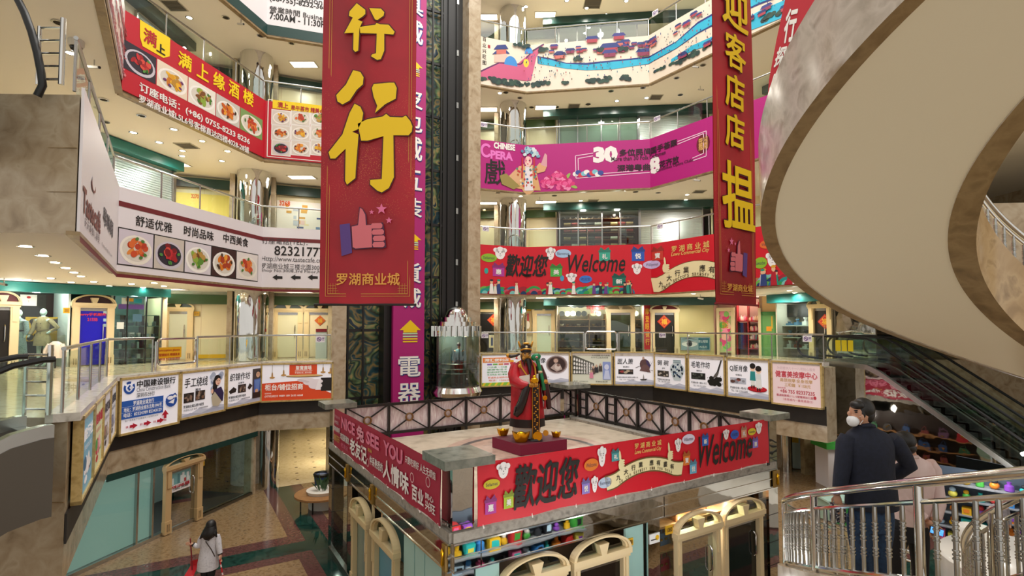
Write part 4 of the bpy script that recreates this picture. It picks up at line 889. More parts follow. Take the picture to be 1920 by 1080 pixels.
lb(p23, 1365.5, 669, 1448, 743, 'light box with two small dolls on a red base', art_figure)
lb(p23, 1449, 675, 1546, 756, 'pink massage centre light box at right end near the escalator', art_massage)

# ------------------------------------------------------------------ glass balustrades
def balustrade(st, a0, a1, zb_, zt, lab, step=1.45, posts=None, skip=(), glass_m=None):
    m0 = st.P((a0 + a1) / 2, zb_, -.08); root = thing('glass_balustrade', lab, 'balustrade', m0, 'glass balustrades of the galleries')
    cuts = [a0] + [c for c in getattr(st, 's', [0])[1:-1] if a0 < c < a1] + [a1]
    mb = MB(); mb.tube([st.P(c, zt, -.08) for c in cuts], .032, steel, 8); mb.build('handrail', root, True)
    for i in range(len(cuts) - 1):
        L_ = cuts[i + 1] - cuts[i]; n_ = max(1, round(L_ / step))
        for k in range(n_ + (1 if i == len(cuts) - 2 else 0)):
            a = cuts[i] + L_ * k / n_ + (.03 if k == 0 and i == 0 else 0) - (.03 if k == n_ else 0); mb = MB(); p = st.P(a, zb_, -.08); mb.tube([p, p + V((0, 0, zt - zb_))], .022, steel, 8, False); mb.build('post', root, True)
        for k in range(n_):
            b0, b1 = cuts[i] + L_ * k / n_ + .04, cuts[i] + L_ * (k + 1) / n_ - .04
            mb = MB(); am = (b0 + b1) / 2; mb.poly([st.P(b0, zb_ + .03, -.08), st.P(b1, zb_ + .03, -.08), st.P(b1, zt - .06, -.08), st.P(b0, zt - .06, -.08)], glass_b); mb.build('glass_pane', root)
    return root
balustrade(SL, .05, SL.px(293, 640)[0], 4.56, 5.48, 'glass balustrade at far left of the second floor with bending handrail')
balustrade(SL, SL.px(374, 635)[0], SL.len - .05, 4.56, 5.48, 'glass balustrade of the second floor behind the orange light box')
balustrade(SR, .05, SR.px(1095, 622)[0], 4.66, 5.54, 'glass balustrade of the second floor behind the statue')
balustrade(SR, SR.px(1160, 622)[0], SR.s[3] - .05, 4.66, 5.54, 'long glass balustrade at right of the second floor with no smoking signs', 1.9)
for k, nm in ((3, 'third'), (4, 'fourth'), (5, 'fifth')):
    balustrade(SL, .1, SL.len - .05, zr(k)[1] - .02, zr(k)[1] + .78, 'glass balustrade above the left banners on the %s floor' % nm)
    balustrade(SR, .05, SR.len - .1, zr(k)[1] - .02, zr(k)[1] + .8, 'glass balustrade above the right banner on the %s floor' % nm)
def gate(st, u0, v0, u1, v1, lab):
    a0, z0, a1, z1 = st.R(u0, v0, u1, v1); r = .09; pts = []
    for cx, cz, s0 in ((a1 - r, z1 - r, 0), (a0 + r, z1 - r, 1), (a0 + r, z0 + r, 2), (a1 - r, z0 + r, 3)):
        for k in range(5): an = s0 * pi / 2 + k * pi / 8; pts.append(st.P(cx + r * cos(an), cz + r * sin(an), -.08))
    root = thing('railing_gate', lab, 'gate', st.P((a0 + a1) / 2, 4.55, -.08)); mb = MB(); mb.tube(pts, .03, chrome, 8, closed=True); mb.build('frame', root, True)
    
    for a in (a0 - .06, a1 + .06): mb = MB(); mb.tube([st.P(a, 4.5, -.08), st.P(a, z1 - .06, -.08)], .032, chrome, 8); mb.build('hinge_post', root, True)
    return root, (a0, z0, a1, z1)
gt, q_ = gate(SL, 301, 636, 371, 685, 'chrome railing gate in front of the cream shop at left')
gate(SR, 1098, 622, 1156, 655, 'chrome railing gate in front of the bowl shop at right')
# no smoking plates on rails
def plate(st, u0, v0, u1, v1, lab, off=-.04):
    a0, z0, a1, z1 = st.R(u0, v0, u1, v1); mb = MB(); mb.obox(st, a0, z0, a1, z1, off, off + .012, flat('ece8ec')); o = mb.build('no_smoking_sign'); tag(o, lab, 'sign', 'no smoking signs on the rails')
    mb = MB(); h = z1 - z0; cx, cz = a0 + h * .5, (z0 + z1) / 2; pv = flat('6a3a8a')
    for k in range(14): t0, t1 = k * 2 * pi / 14, (k + 1) * 2 * pi / 14; mb.pp(st, [(cx + h * f * cos(t), cz + h * f * sin(t)) for f, t in ((.24, t0), (.34, t0), (.34, t1), (.24, t1))], pv, off + .016)
    mb.pp(st, [(cx - h * .25, cz + h * .18), (cx - h * .18, cz + h * .25), (cx + h * .25, cz - h * .18), (cx + h * .18, cz - h * .25)], pv, off + .017); mb.pr(st, cx - h * .2, cz - h * .03, cx + h * .18, cz + h * .04, inkk, off + .015)
    mb.text(st, '禁止吸烟', cx + h * .42, cz - h * .05, a1 - h * .1, cz + h * .3, pv, off + .015, .01); mb.text(st, 'No smoking', cx + h * .42, cz - h * .28, a1 - h * .1, cz - h * .12, pv, off + .015, 0); mb.build('symbol', o); return o
for i, (st, u0, v0, u1, v1, lb_) in enumerate(((SL, 592, 630, 609, 642, 'no smoking plate on the left second floor rail'), (SR, 903, 625, 916, 634, 'no smoking plate on second floor rail left of the statue'), (SR, 1235, 624, 1247, 633, 'no smoking plate on second floor rail above the porcelain jar light box'),
    (SR, 1504, 629, 1521, 641, 'largest no smoking plate, on the second floor rail near the escalator'), (SR, 905, 424, 917, 433, 'no smoking plate on third floor rail beside the lift tower'), (SR, 1231, 421, 1242, 430, 'no smoking plate on third floor rail above the scroll print'),
    (SR, 901, 228, 914, 237, 'no smoking plate on fourth floor rail beside the lift tower'), (SR, 1225, 220, 1237, 229, 'no smoking plate on fourth floor rail at the gallery bend'), (SR, 1222, 22, 1233, 32, 'no smoking plate on the fifth floor rail'))): plate(st, u0, v0, u1, v1, lb_)
# ================================================================== shops
def arch_door(pl, a0, a1, zf, zl, zt, lab, leaf, frame=ivory, jw=.2, handle=True, fan=None, off=0):
    root = thing('arched_door', lab, 'door', pl.P((a0 + a1) / 2, zf, off), 'arched shop doors'); w = (a1 - a0) / 2; ac = (a0 + a1) / 2
    for s_ in (0, 1):
        x0 = a0 if s_ == 0 else a1 - jw; mb = MB(); mb.obox(pl, x0, zf, x0 + jw, zl, off, off + .1, frame)
        mb.obox(pl, x0 + .04, zl - .5, x0 + jw - .04, zl - .05, off + .1, off + .125, frame); mb.obox(pl, x0 - .015, zf, x0 + jw + .015, zf + .35, off, off + .12, frame)
        for k in (.32, .62): mb.obox(pl, x0 + jw * k - .012, zf + .07, x0 + jw * k + .012, zf + .27, off + .12, off + .13, marble_d)
        mb.build('jamb', root)
    mb = MB(); mb.obox(pl, a0 - .04, zl, a1 + .04, zl + .1, off, off + .15, frame); mb.obox(pl, a0 - .02, zl - .06, a1 + .02, zl, off, off + .12, frame); mb.build('lintel', root)
    mb = MB(); n = 18; h = zt - zl - .1
    for r0, r1, d in ((1.0, .915, .14), (.915, .85, .10)):
        for i in range(n):
            t0, t1 = pi * i / n, pi * (i + 1) / n
            q = [(ac + (w + .03) * r * cos(t), zl + .1 + h * r_ * sin(t)) for r, r_, t in ((r1, r1, t0), (r0, r0, t0), (r0, r0, t1), (r1, r1, t1))]; mb.prism(pl, q, off, off + d, frame)
    mb.build('arch', root)
    mb = MB(); mb.prism(pl, [(ac - .055, zl + .1), (ac + .055, zl + .1), (ac + .11, zl + .1 + h * .6), (ac - .11, zl + .1 + h * .6)], off, off + .15, frame); mb.build('keystone', root)
    mb = MB(); mb.pp(pl, [(ac + w * .87 * cos(pi * i / n), zl + .1 + h * .87 * sin(pi * i / n)) for i in range(n + 1)], fan or glass_t, off + .03); mb.build('fanlight', root)
    mb = MB(); mb.obox(pl, a0 + jw, zf + .04, a1 - jw, zl - .06, off - .03, off - .005, leaf); mb.build('leaf', root)
    mb = MB(); mb.obox(pl, a0 + jw, zl - .16, a1 - jw, zl - .06, off - .005, off + .01, steel); mb.build('top_rail', root)
    if handle:
        mb = MB(); x = a1 - jw - .1; mb.tube([pl.P(x, zf + .85, off + .02), pl.P(x, zf + .9, off + .07), pl.P(x, zf + 1.3, off + .07), pl.P(x, zf + 1.35, off + .02)], .018, chrome, 6); mb.build('handle', root, True)
    return root
def fu(pl, a, z, r, lab, off=.03, c='c02018'):
    mb = MB(); mb.prism(pl, [(a, z - r), (a + r, z), (a, z + r), (a - r, z)], off, off + .01, flat(c)); o = mb.build('good_luck_diamond'); tag(o, lab, 'decoration', 'red good luck diamonds on shop doors')
    mb = MB(); mb.prism(pl, [(a, z - r * .8), (a + r * .8, z), (a, z + r * .8), (a - r * .8, z)], off + .01, off + .012, flat('e0902a')); mb.prism(pl, [(a, z - r * .72), (a + r * .72, z), (a, z + r * .72), (a - r * .72, z)], off + .012, off + .014, flat(c)); mb.text(pl, '福', a - r * .42, z - r * .42, a + r * .42, z + r * .42, flat('f0b838'), off + .02, .02); mb.build('emblem', o)
    return o
def wallpiece(pl, a0, z0, a1, z1, mat, name, o0=-.1, o1=0): mb = MB(); mb.obox(pl, a0, z0, a1, z1, o0, o1, mat); return mb.build(name, kind='structure')
def pa(pl, u, v=600): return pl.px(u, v)[0]
# --- walls of the shop lines, every floor
panelm = noise_mat('cream_wall', ['e6d8ae', 'efe3bf'], .8, .25, 3)
def backwall(pl, lo, hi, mat, u0, u1, nm, off=-.04):
    mb = MB(); mb.obox(pl, pa(pl, u0), lo, pa(pl, u1), hi, off - .1, off, mat)
    n = max(1, int((pa(pl, u1) - pa(pl, u0)) / 1.15))
    for i in range(1, n): a = pa(pl, u0) + (pa(pl, u1) - pa(pl, u0)) * i / n; mb.obox(pl, a - .01, lo, a + .01, hi, off, off + .012, ivory)
    return mb.build(nm, kind='structure')
for k in (2, 3, 4, 5):
    lo, hi = FL[k], BAN0 + S * (k - 2)
    backwall(W2, lo, hi, panelm, 300, 650, 'wall_left_shops'); backwall(E1, lo, hi, panelm, 888, 1046, 'wall_right_shops')
    mb = MB(); mb.obox(W2, pa(W2, 305), hi - .48, pa(W2, 650), hi - .12, 0, .18, green_dk if k > 2 else M('olive_band', '3f5a2c', .4)); mb.build('trim_10', kind='structure')
    mb = MB(); mb.obox(E1, pa(E1, 890), hi - .5, pa(E1, 1042), hi - .14, 0, .18, M('olive_band', '3f5a2c', .4)); mb.build('trim_11', kind='structure')
    for pl, u0, u1 in ((E2, 1020, 1342), (E4, 1452, 1600)):
        mb = MB(); mb.obox(pl, pa(pl, u0), hi - .36, pa(pl, u1), hi - .02, 0, .45, green_dk if k > 2 or pl is E2 else teal); mb.build('canopy_band', kind='structure')
    if k > 2: backwall(E3, lo, hi, panelm, 1336, 1455, 'wall_right_shops')
# --- left line, second floor
hiL = BAN0
mb = MB(); a0, z0, a1, z1 = W1.R(-60, 526, 313, 540); mb.obox(W1, a0, 6.84, a1, 7.13, 0, .4, teal); mb.build('canopy_band', kind='structure')
mb = MB(); mb.obox(W1, a0, 4.5, pa(W1, 138), 7.1, -1.9, -1.8, M('black_backdrop', '17120f', .7)); mb.obox(W1, pa(W1, 138), 4.5, a1, 7.1, -1.9, -1.8, M('teal_backdrop', '3a5a56', .6)); mb.obox(W1, pa(W1, 207), 4.5, pa(W1, 211), 7.1, -1.8, 0, white_wall); mb.obox(W1, pa(W1, 127), 4.5, pa(W1, 131), 7.1, -1.8, 0.02, M('white_post', 'd8e4e4', .4)); mb.obox(W1, pa(W1, 304), 4.5, pa(W1, 312), 6.84, -1.8, .05, ivory); mb.build('wall_shop_interior', kind='structure')
zf = 4.5
arch_door(W1, pa(W1, -28), pa(W1, 35), zf, W1.px(20, 572)[1], W1.px(5, 546)[1], 'ivory arched door with dark glass at far left edge', M('dark_door', '1a1512', .3), fan=flat('5a1a24'))
arch_door(W1, pa(W1, 134), pa(W1, 213), zf, W1.px(170, 574)[1], W1.px(170, 552)[1], 'ivory arched door with bright blue panel and red writing', M('blue_panel', '1410b4', .3), fan=flat('3a1a24'))
mb = MB(); 
for t, u0, v0, v1, u1 in (('harry手机配件', 148, 586, 593, 199), ('2155B', 164, 596, 602, 183)): a0, z1 = W1.px(u0, v0); _, z0 = W1.px(u0, v1); mb.text(W1, t, a0, z0, pa(W1, u1), z1, flat('d0304a'), .004, .03)
for u, v in ((197, 586), (197, 600), (197, 610)): a, z = W1.px(u, v); mb.pr(W1, a - .05, z - .05, a + .05, z + .05, flat('a8c8d8'), .004)
tag(mb.build('door_lettering'), 'red hand lettering on the bright blue door panel', 'lettering')
mb = MB(); mb.pr(W1, pa(W1, 35), zf + .05, pa(W1, 127), 6.84, glass_s, .0); tag(mb.build('shop_window'), 'display window with two mannequins at far left', 'window')
mb = MB(); mb.pr(W1, pa(W1, 213), zf + .05, pa(W1, 304), 6.84, glass_s, .0)
for u in (213, 238, 274, 303): mb.obox(W1, pa(W1, u) - .02, zf, pa(W1, u) + .02, 6.84, -.03, .02, black if u != 303 else steel)
tag(mb.build('shop_window'), 'glass shop window with black shelving right of the blue door', 'window')
yp = MB(); pI = W1.shift(-1.2); a0, z0, a1, z1 = pI.R(48, 594, 116, 640); yp.obox(pI, a0, z0, a1, z1, -.05, 0, flat('c89a20')); rnd = random.Random(2)
for k in range(16): yp.pe(pI, rnd.uniform(a0 + .1, a1 - .1), rnd.uniform(z0 + .1, z1 - .1), rnd.uniform(.06, .16), rnd.uniform(.05, .13), flat('2a2018'), .004 + .0004 * k, 12, rnd.random() * 3)
tag(yp.build('backdrop_panel'), 'yellow cut-out panel behind the mannequins', 'panel')
a0, z0, a1, z1 = W1.R(38, 552, 69, 573); mb = MB(); mb.obox(W1, a0, z0, a1, z1, .01, .02, flat('dfe6e6')); mb.pe(W1, (a0 + a1) / 2, z1 - .08, .05, .04, flat('b02020'), .024, 8); mb.text(W1, '店铺转让启事', a0 + .2, z1 - .24, a1 - .2, z1 - .16, inkk, .024, 0)
tag(mb.build('window_notice'), 'white paper notice in the mannequin window', 'notice')
a0, z0, a1, z1 = W1.R(118, 577, 130, 587); mb = MB(); mb.obox(W1, a0, z0, a1, z1, .03, .05, flat('d8a818')); mb.text(W1, '2055', a0 + .03, z0 + .04, a1 - .03, z1 - .04, flat('6a2a10'), .056, .02); tag(mb.build('number_plate'), 'yellow shop number plate left of the blue door', 'number plate')
# shelving with boxes behind glass
sh_ = thing('display_shelves', 'black framed glass shelving behind the window right of the blue door', 'shelves', W1.P(pa(W1, 258), zf, -.6)); mb = MB()
for u in (214, 238, 274, 302): mb.obox(W1, pa(W1, u), zf, pa(W1, u) + .05, 6.2, -.7, -.3, black)
mb.build('upright', sh_); mb = MB()
for z in (4.65, 5.0, 5.4, 5.8, 6.18): mb.obox(W1, pa(W1, 214), z, pa(W1, 303), z + .025, -.75, -.28, M('shelf_glass', '7a9a94', .2))
mb.build('shelf', sh_); rnd = random.Random(3)
for i in range(34):
    z = rnd.choice((4.675, 5.025, 5.425, 5.825)); a = rnd.uniform(pa(W1, 216), pa(W1, 300)); w_ = rnd.uniform(.05, .16); mb = MB(); mb.obox(W1, a, z, a + w_, z + rnd.uniform(.06, .24), -.6, -.45, flat(rnd.choice(['9ab0b8', '5a7a8a', '2a3a44', 'c8d4d4', 'e8e8e4', '3a4a6a']))); tag(mb.build('boxed_accessory'), 'small boxed phone accessory on the black framed shelving', 'box', 'phone accessories on the shelving')
for i, (u0, v0, u1, v1, c) in enumerate(((228, 558, 242, 570, 'd8e0dc'), (236, 559, 250, 565, 'e8a020'), (252, 560, 266, 568, '28a0b0'), (249, 589, 266, 603, '4a7088'), (219, 604, 232, 617, 'e8ecea'), (222, 570, 270, 579, '6a4a9a'))):
    a0, z0, a1, z1 = W1.R(u0, v0, u1, v1); mb = MB(); mb.obox(W1, a0, z0, a1, z1, .005, .012, flat(c)); tag(mb.build('window_sticker'), ('pale sticker at top of the accessory shop window', 'yellow sticker at top of the accessory shop window', 'turquoise sticker at top of the accessory shop window', 'grey blue sheet in the accessory shop window', 'white sheet low in the accessory shop window', 'long violet strip across the accessory shop window')[i], 'sticker')
# --- cream shops left, every floor a bit different
def frosted(c='dfe0c4'): return M('frosted_' + c, c, .35)
zl, zt = W2.px(340, 581)[1], W2.px(340, 567)[1]
arch_door(W2, pa(W2, 306), pa(W2, 363), zf, zl, zt, 'cream arched door with frosted leaf behind the railing gate', frosted(), M('yellow_cream', 'e8cf9a', .35))
arch_door(W2, pa(W2, 511), pa(W2, 568), zf, W2.px(540, 583)[1], W2.px(540, 568)[1], 'cream arched door right of the left mirrored column', frosted('e6e0b8'), M('yellow_cream', 'e8cf9a', .35))
arch_door(W2, pa(W2, 570), pa(W2, 628), zf, W2.px(590, 583)[1], W2.px(590, 568)[1], 'cream arched door with orange diamond beside the lift tower', frosted('efdfb4'), M('yellow_cream', 'e8cf9a', .35))
a, z = W2.px(600, 601); fu(W2, a, z, .22, 'small orange diamond on cream door beside the tower', .01, 'd85a20')
mb = MB(); a0, z0, a1, z1 = W2.R(364, 665, 432, 672); mb.obox(W2, a0, z0, a1, z1, 0, .02, flat('eab818')); tag(mb.build('warning_strip'), 'yellow strip low on the cream shop panels', 'strip')
mb = MB(); a0, z0, a1, z1 = W2.R(364, 584, 374, 592); mb.obox(W2, a0, z0, a1, z1, 0, .03, flat('d8a818')); mb.text(W2, '2101', a0 + .03, z0 + .04, a1 - .03, z1 - .04, flat('6a2a10'), .034, .02); tag(mb.build('number_plate'), 'yellow number plate beside frosted cream door', 'number plate')
a0, z0, a1, z1 = SL.R(305.5, 652, 350, 673); mb = MB(); mb.obox(SL, a0, z0, a1, z1, -.2, -.18, flat('f0b414')); o = mb.build('notice_board'); tag(o, 'yellow notice board with red writing behind the railing gate', 'notice')
mb = MB()
for i, t in enumerate(('encryption glasses', '配镜验光 眼镜批发', '太阳镜 老花镜 隐形眼镜')): mb.text(SL, t, a0 + .06, z1 - .13 - i * .12, a1 - .06, z1 - .05 - i * .12, flat('c03a18'), -.175, .015)
mb.build('lettering', o)
mb = MB(); a0, z0, a1, z1 = W2.R(592, 622, 612, 626); mb.obox(W2, a0, 4.5, a1, z1, .3, .7, flat('c8d4d0')); mb.obox(W2, a0, z1, a1, z1 + .12, .28, .72, flat('7a1420')); tag(mb.build('litter_bin'), 'pale waste bin with dark red top beside the tower', 'bin')
def shutter(pl, u0, u1, z0, z1, lab, c='c4cccc', off=.02):
    m_ = M('shutter_' + c, c, .35, .6); a0, a1 = pa(pl, u0), pa(pl, u1); root = thing('roller_shutter', lab, 'shutter', pl.P((a0 + a1) / 2, z0, off)); mb = MB(); n = int((z1 - z0) / .08)
    for i in range(n): z = z0 + (z1 - z0) * i / n; h = (z1 - z0) / n; mb.prism_ = None; mb.hexa([pl.P(a0, z, off), pl.P(a1, z, off), pl.P(a1, z, off + .035), pl.P(a0, z, off + .035), pl.P(a0, z + h, off), pl.P(a1, z + h, off), pl.P(a1, z + h, off + .01), pl.P(a0, z + h, off + .01)], m_)
    mb.build('curtain', root); mb = MB()
    for a in (a0 - .06, a1): mb.obox(pl, a, z0, a + .06, z1, off - .02, off + .07, steel)
    mb.build('guide', root); mb = MB(); mb.obox(pl, a0, z0, a1, z0 + .1, off + .03, off + .06, steel); mb.build('bottom_bar', root); return root
WS = {3: Plane(at_u(150, 15.4), at_u(324, 18.6)), 4: Plane(at_u(200, 15.4), at_u(332, 18.6))}
for k, u0, u1 in ((3, 188, 312), (4, 236, 326)):
    lo, hi = FL[k], BAN0 + S * (k - 2); pl = WS[k]; wallpiece(pl, pa(pl, u0 - 40), lo, pa(pl, u1 + 6), hi, white_wall, 'wall_shutter_front', -.15, 0)
    mb = MB(); mb.obox(pl, pa(pl, u0 - 30), hi - .34, pa(pl, u1 + 10), hi - .03, 0, .35, teal if k == 3 else green_dk); mb.build('canopy_band', kind='structure')
    shutter(pl, u0, u1, lo, hi - .4, ('silvery roller shutter above the cafe banner', 'silvery roller shutter above the red restaurant banner')[k - 3], 'c8d4d8')
    mb = MB(); mb.obox(pl, pa(pl, u1 + 2), lo, pa(pl, u1 + 7), hi - .34, 0, .1, steel); mb.build('trim_12', kind='structure')
# third floor left: yellow papered window and white poster shop
mb = MB(); a0, a1 = pa(W2, 350, 380), pa(W2, 436, 380); mb.obox(W2, pa(W2, 318), 9.2, a1, 11.0, 0, .03, M('yellow_paper', 'ecd870', .5)); o = mb.build('papered_window'); tag(o, 'yellow papered shop window with red number above the cafe banner', 'window')
mb = MB(); a, z = W2.px(359, 364); a1_, z1_ = W2.px(373, 373); mb.text(W2, '3270', a, z1_, a1_, z, flat('d8501c'), .04, .03); mb.build('number_lettering', o)
mb = MB(); mb.obox(W2, pa(W2, 515), 9.2, pa(W2, 640), 11.0, 0, .03, flat('efe9e4')); o = mb.build('poster_window'); tag(o, 'white shop window with posters and orange number on the third floor', 'window'); mb = MB(); rnd = random.Random(12)
a, z = W2.px(524, 376); a1_, z1_ = W2.px(544, 387); mb.text(W2, '3268', a, z1_, a1_, z, flat('d8581c'), .05, .03)
for i in range(26): a = rnd.uniform(pa(W2, 518), pa(W2, 600)); z = rnd.uniform(9.3, 10.8); mb.pr(W2, a, z, a + rnd.uniform(.1, .3), z + rnd.uniform(.05, .25), flat(rnd.choice(['d8a040', 'c0c8d8', '6a8ab8', 'e8c8c8', '4a5a8a', 'f0e0b0'])), .035 + .0004 * i)
mb.build('poster_print', o)
# --- right line, second floor
hi = BAN0
arch_door(E1, pa(E1, 893), pa(E1, 934), zf, E1.px(915, 583)[1], E1.px(915, 569)[1], 'cream arched door with black leaf right of the lift tower', M('black_leaf', '15110d', .4), M('yellow_cream', 'e8cf9a', .35))
a, z = E1.px(925, 600); fu(E1, a, z, .3, 'orange good luck diamond right of the lift tower', .03, 'd83a14')
arch_door(E1, pa(E1, 999), pa(E1, 1041), zf, E1.px(1020, 586)[1], E1.px(1020, 573)[1], 'cream arched door with pale green leaf left of the bowl shop', M('pale_green_leaf', 'd8e4cc', .4), M('yellow_cream', 'e8cf9a', .35))
mb = MB(); a0, z0, a1, z1 = E1.R(984, 574, 996, 583); mb.obox(E1, a0, z0, a1, z1, .0, .03, flat('f0b818')); tag(mb.build('hanging_sign'), 'small yellow sign beside the right mirrored column', 'sign')
mb = MB(); a0, z0, a1, z1 = E1.R(984, 584, 997, 630); mb.obox(E1, a0, z0, a1, z1, .0, .02, flat('b8a070')); mb.pr(E1, a0 + .12, z0 + .6, a1 - .14, z1 - .1, flat('c83048'), .024); mb.pe(E1, a0 + .15, z0 + .55, .1, .2, flat('ece4d4'), .026, 10); tag(mb.build('poster'), 'narrow fashion poster beside the right mirrored column', 'poster')
mb = MB(); a0, z0, a1, z1 = E1.R(917, 628, 933, 652); mb.obox(E1, a0, z0, a1, z1, .01, .03, flat('e8dcb0')); 
for i in (0, 1): mb.pr(E1, a0 + .1 + .14 * i, z0 + .1, a0 + .2 + .14 * i, z1 - .12, flat(('2a3a6a', '6a3a8a')[i]), .034); mb.pe(E1, a0 + .15 + .14 * i, z1 - .1, .035, .05, flat('e0b898'), .036, 8)
tag(mb.build('poster'), 'poster of two suited figures low on the black leaf door', 'poster')
# bowl shop
def shop_room(pl, u0, u1, z0, z1, mat, nm, depth=1.4, side=True):
    mb = MB(); a0, a1 = pa(pl, u0), pa(pl, u1); mb.obox(pl, a0, z0, a1, z1, -depth - .1, -depth, mat)
    if side: mb.obox(pl, a0 - .06, z0, a0, z1, -depth, 0, mat); mb.obox(pl, a1, z0, a1 + .06, z1, -depth, 0, mat)
    return mb.build(nm, kind='structure')
zt_ = hi - .36
shop_room(E2, 1045, 1207, zf, zt_, M('bowl_shop_wall', 'a89a80', .6), 'wall_bowl_shop')
arch_door(E2, pa(E2, 1137), pa(E2, 1190), zf, E2.px(1160, 584)[1], E2.px(1160, 570)[1], 'cream arched glass door of the bowl shop', glass_t, fan=flat('c8b48a'))
arch_door(E2, pa(E2, 1219), pa(E2, 1272), zf, E2.px(1245, 584)[1], E2.px(1245, 571)[1], 'cream arched door with black leaf and red diamond, centre right', M('black_leaf', '15110d', .4), fan=flat('7a1a20'))
a, z = E2.px(1245, 603); fu(E2, a, z, .32, 'large red good luck diamond on black door right of red vertical sign', .02)
mb = MB(); a0, z0, a1, z1 = E2.R(1207, 568, 1219, 655); mb.obox(E2, a0, z0, a1, z1, -.05, .06, flat('b01420')); o = mb.build('vertical_shop_sign'); tag(o, 'red vertical sign with yellow characters beside bowl shop', 'sign')
mb = MB(); mb.vtext(E2, '摩登眼镜行', a0 + .05, a1 - .05, z1 - .25, z0 + .15, flat('e8a830'), .07, .02); mb.build('lettering', o)
wallpiece(E2, pa(E2, 1272), zf, pa(E2, 1338), zt_, noise_mat('olive_cream', ['b8ae78', 'c4ba86'], .6, .3), 'wall_optician', -.1, .02); wallpiece(E2, pa(E2, 1207), zf, pa(E2, 1275), zt_, ivory, 'wall_optician', -.12, -.06)
mb = MB(); a0, z0, a1, z1 = E2.R(1275, 632, 1331, 657); mb.obox(E2, a0, z0, a1, z1, .03, .08, steel); mb.obox(E2, a0 + .03, z0 + .03, a1 - .03, z1 - .03, .08, .09, flat('7f98a0')); o = mb.build('eye_poster'); tag(o, 'framed poster of a large grey eye by the optician', 'poster')
mb = MB(); mb.pr(E2, (a0 * .4 + a1 * .6), z0 + .05, a1 - .05, z1 - .05, flat('1f5f70'), .094); ac, zc = a0 * .7 + a1 * .3, (z0 + z1) / 2
mb.pe(E2, ac, zc, .36, .14, flat('d0d4d4'), .095, 16); mb.pe(E2, ac, zc, .13, .13, flat('3a4048'), .097, 14); mb.pe(E2, ac, zc, .06, .06, inkk, .099, 10); mb.pp(E2, [(ac - .4, zc + .02), (ac, zc + .17), (ac + .4, zc + .02), (ac, zc + .13)], flat('3a3c40'), .1); mb.pp(E2, [(ac - .45, zc + .2), (ac, zc + .28), (ac + .45, zc + .18), (ac, zc + .24)], flat('4a4a4c'), .1)
mb.text(E2, '博士眼镜', a1 - .55, zc + .05, a1 - .12, zc + .18, flat('c8d8dc'), .1, .01); mb.text(E2, '西品石', a1 - .5, zc - .2, a1 - .15, zc - .1, flat('c8d8dc'), .1, 0); mb.build('printed_art', o)
mb = MB(); mb.pr(E2, pa(E2, 1046), zf + .05, pa(E2, 1136), zt_, glass_s, 0); mb.pr(E2, pa(E2, 1190), zf + .05, pa(E2, 1206), zt_, glass_s, 0); tag(mb.build('shop_window'), 'glass front of the bowl shop right of the lift tower', 'window')
bs = thing('wall_shelves', 'wooden shelves full of bowls behind glass of bowl shop', 'shelves', E2.P(pa(E2, 1095), zf, -.9)); mb = MB(); wood = flat('6a4a2c')
ZS = (4.75, 5.1, 5.45, 5.82, 6.15)
for z in ZS:
    for u0, u1 in ((1047, 1105), (1107, 1136), (1190, 1205)): mb.obox(E2, pa(E2, u0), z - .03, pa(E2, u1), z, -1.3, -.5, wood)
mb.build('shelf', bs); mb = MB()
for u in (1047, 1105, 1136, 1190): mb.obox(E2, pa(E2, u), zf, pa(E2, u) + .04, 6.4, -1.3, -.5, wood)
mb.build('upright', bs)
rnd = random.Random(6)
def bowl(c): mb = MB(); mb.lathe([(.03, 0), (.05, .01), (.09, .06), (.105, .1), (.095, .1), (.08, .06), (.0001, .02)], (0, 0, 0), flat(c, .3), 12); return mb
def plate_(c): mb = MB(); mb.lathe([(.0001, 0), (.1, .0), (.14, .02), (.135, .03), (.0001, .012)], (0, 0, 0), flat(c, .3), 14, axis=Matrix.Rotation(pi / 2, 3, 'X')); return mb
protos = {}
def item(kind, c, loc, rotz, lab, cat, grp):
    k = (kind, c)
    if k not in protos: o = (bowl if kind == 'bowl' else plate_)(c).build(kind if kind == 'bowl' else 'plate', None, True); protos[k] = o; 
    else: o = protos[k].copy(); col.objects.link(o)
    o.location = loc; o.rotation_euler.z = rotz; tag(o, lab, cat, grp); return o
for iz, z in enumerate(ZS):
    for u0, u1 in ((1049, 1104), (1109, 1135), (1191, 1204)):
        n = int((pa(E2, u1) - pa(E2, u0)) / .27)
        for i in range(n):
            a = pa(E2, u0) + .12 + i * .27; o_ = -.62 - .1 * (i % 2); p = E2.P(a, z, o_)
            if iz == 4: item('plate', rnd.choice(['c8c0a8', 'a89878', '3a3838']), E2.P(a, z + .14, o_), atan2(E2.e.y, E2.e.x), 'round plate standing on the top shelf of the bowl shop', 'plate', 'plates on the top shelf of the bowl shop')
            else: item('bowl', rnd.choice(['d8d0c0', 'b8a070', '4a4038', '8a6a40', '2a2826']), p, 0, 'small bowl on a wooden shelf in the bowl shop', 'bowl', 'bowls on the shelves of the bowl shop')
for u in (1076, 1089): a, z = E2.px(u, 577); o = item('plate', '3a3838', E2.P(a, z, -.4), atan2(E2.e.y, E2.e.x), 'large dark plate hung above the bowl shelves', 'plate', 'two large dark plates above the bowl shelves'); o.scale = (2, 2, 2)
mb = MB(); a0, z0, a1, z1 = E2.R(1100, 572, 1135, 580); mb.text(E2, '精品名店', a0, z0, a1, z1, flat('c02030'), -.3, .02); mb.text(E2, '茶具', a0 + .2, z0 - .22, a1 - .3, z0 - .04, flat('c02030'), -.3, .02); tag(mb.build('red_lettering'), 'red lettering above the bowl shelves', 'lettering')
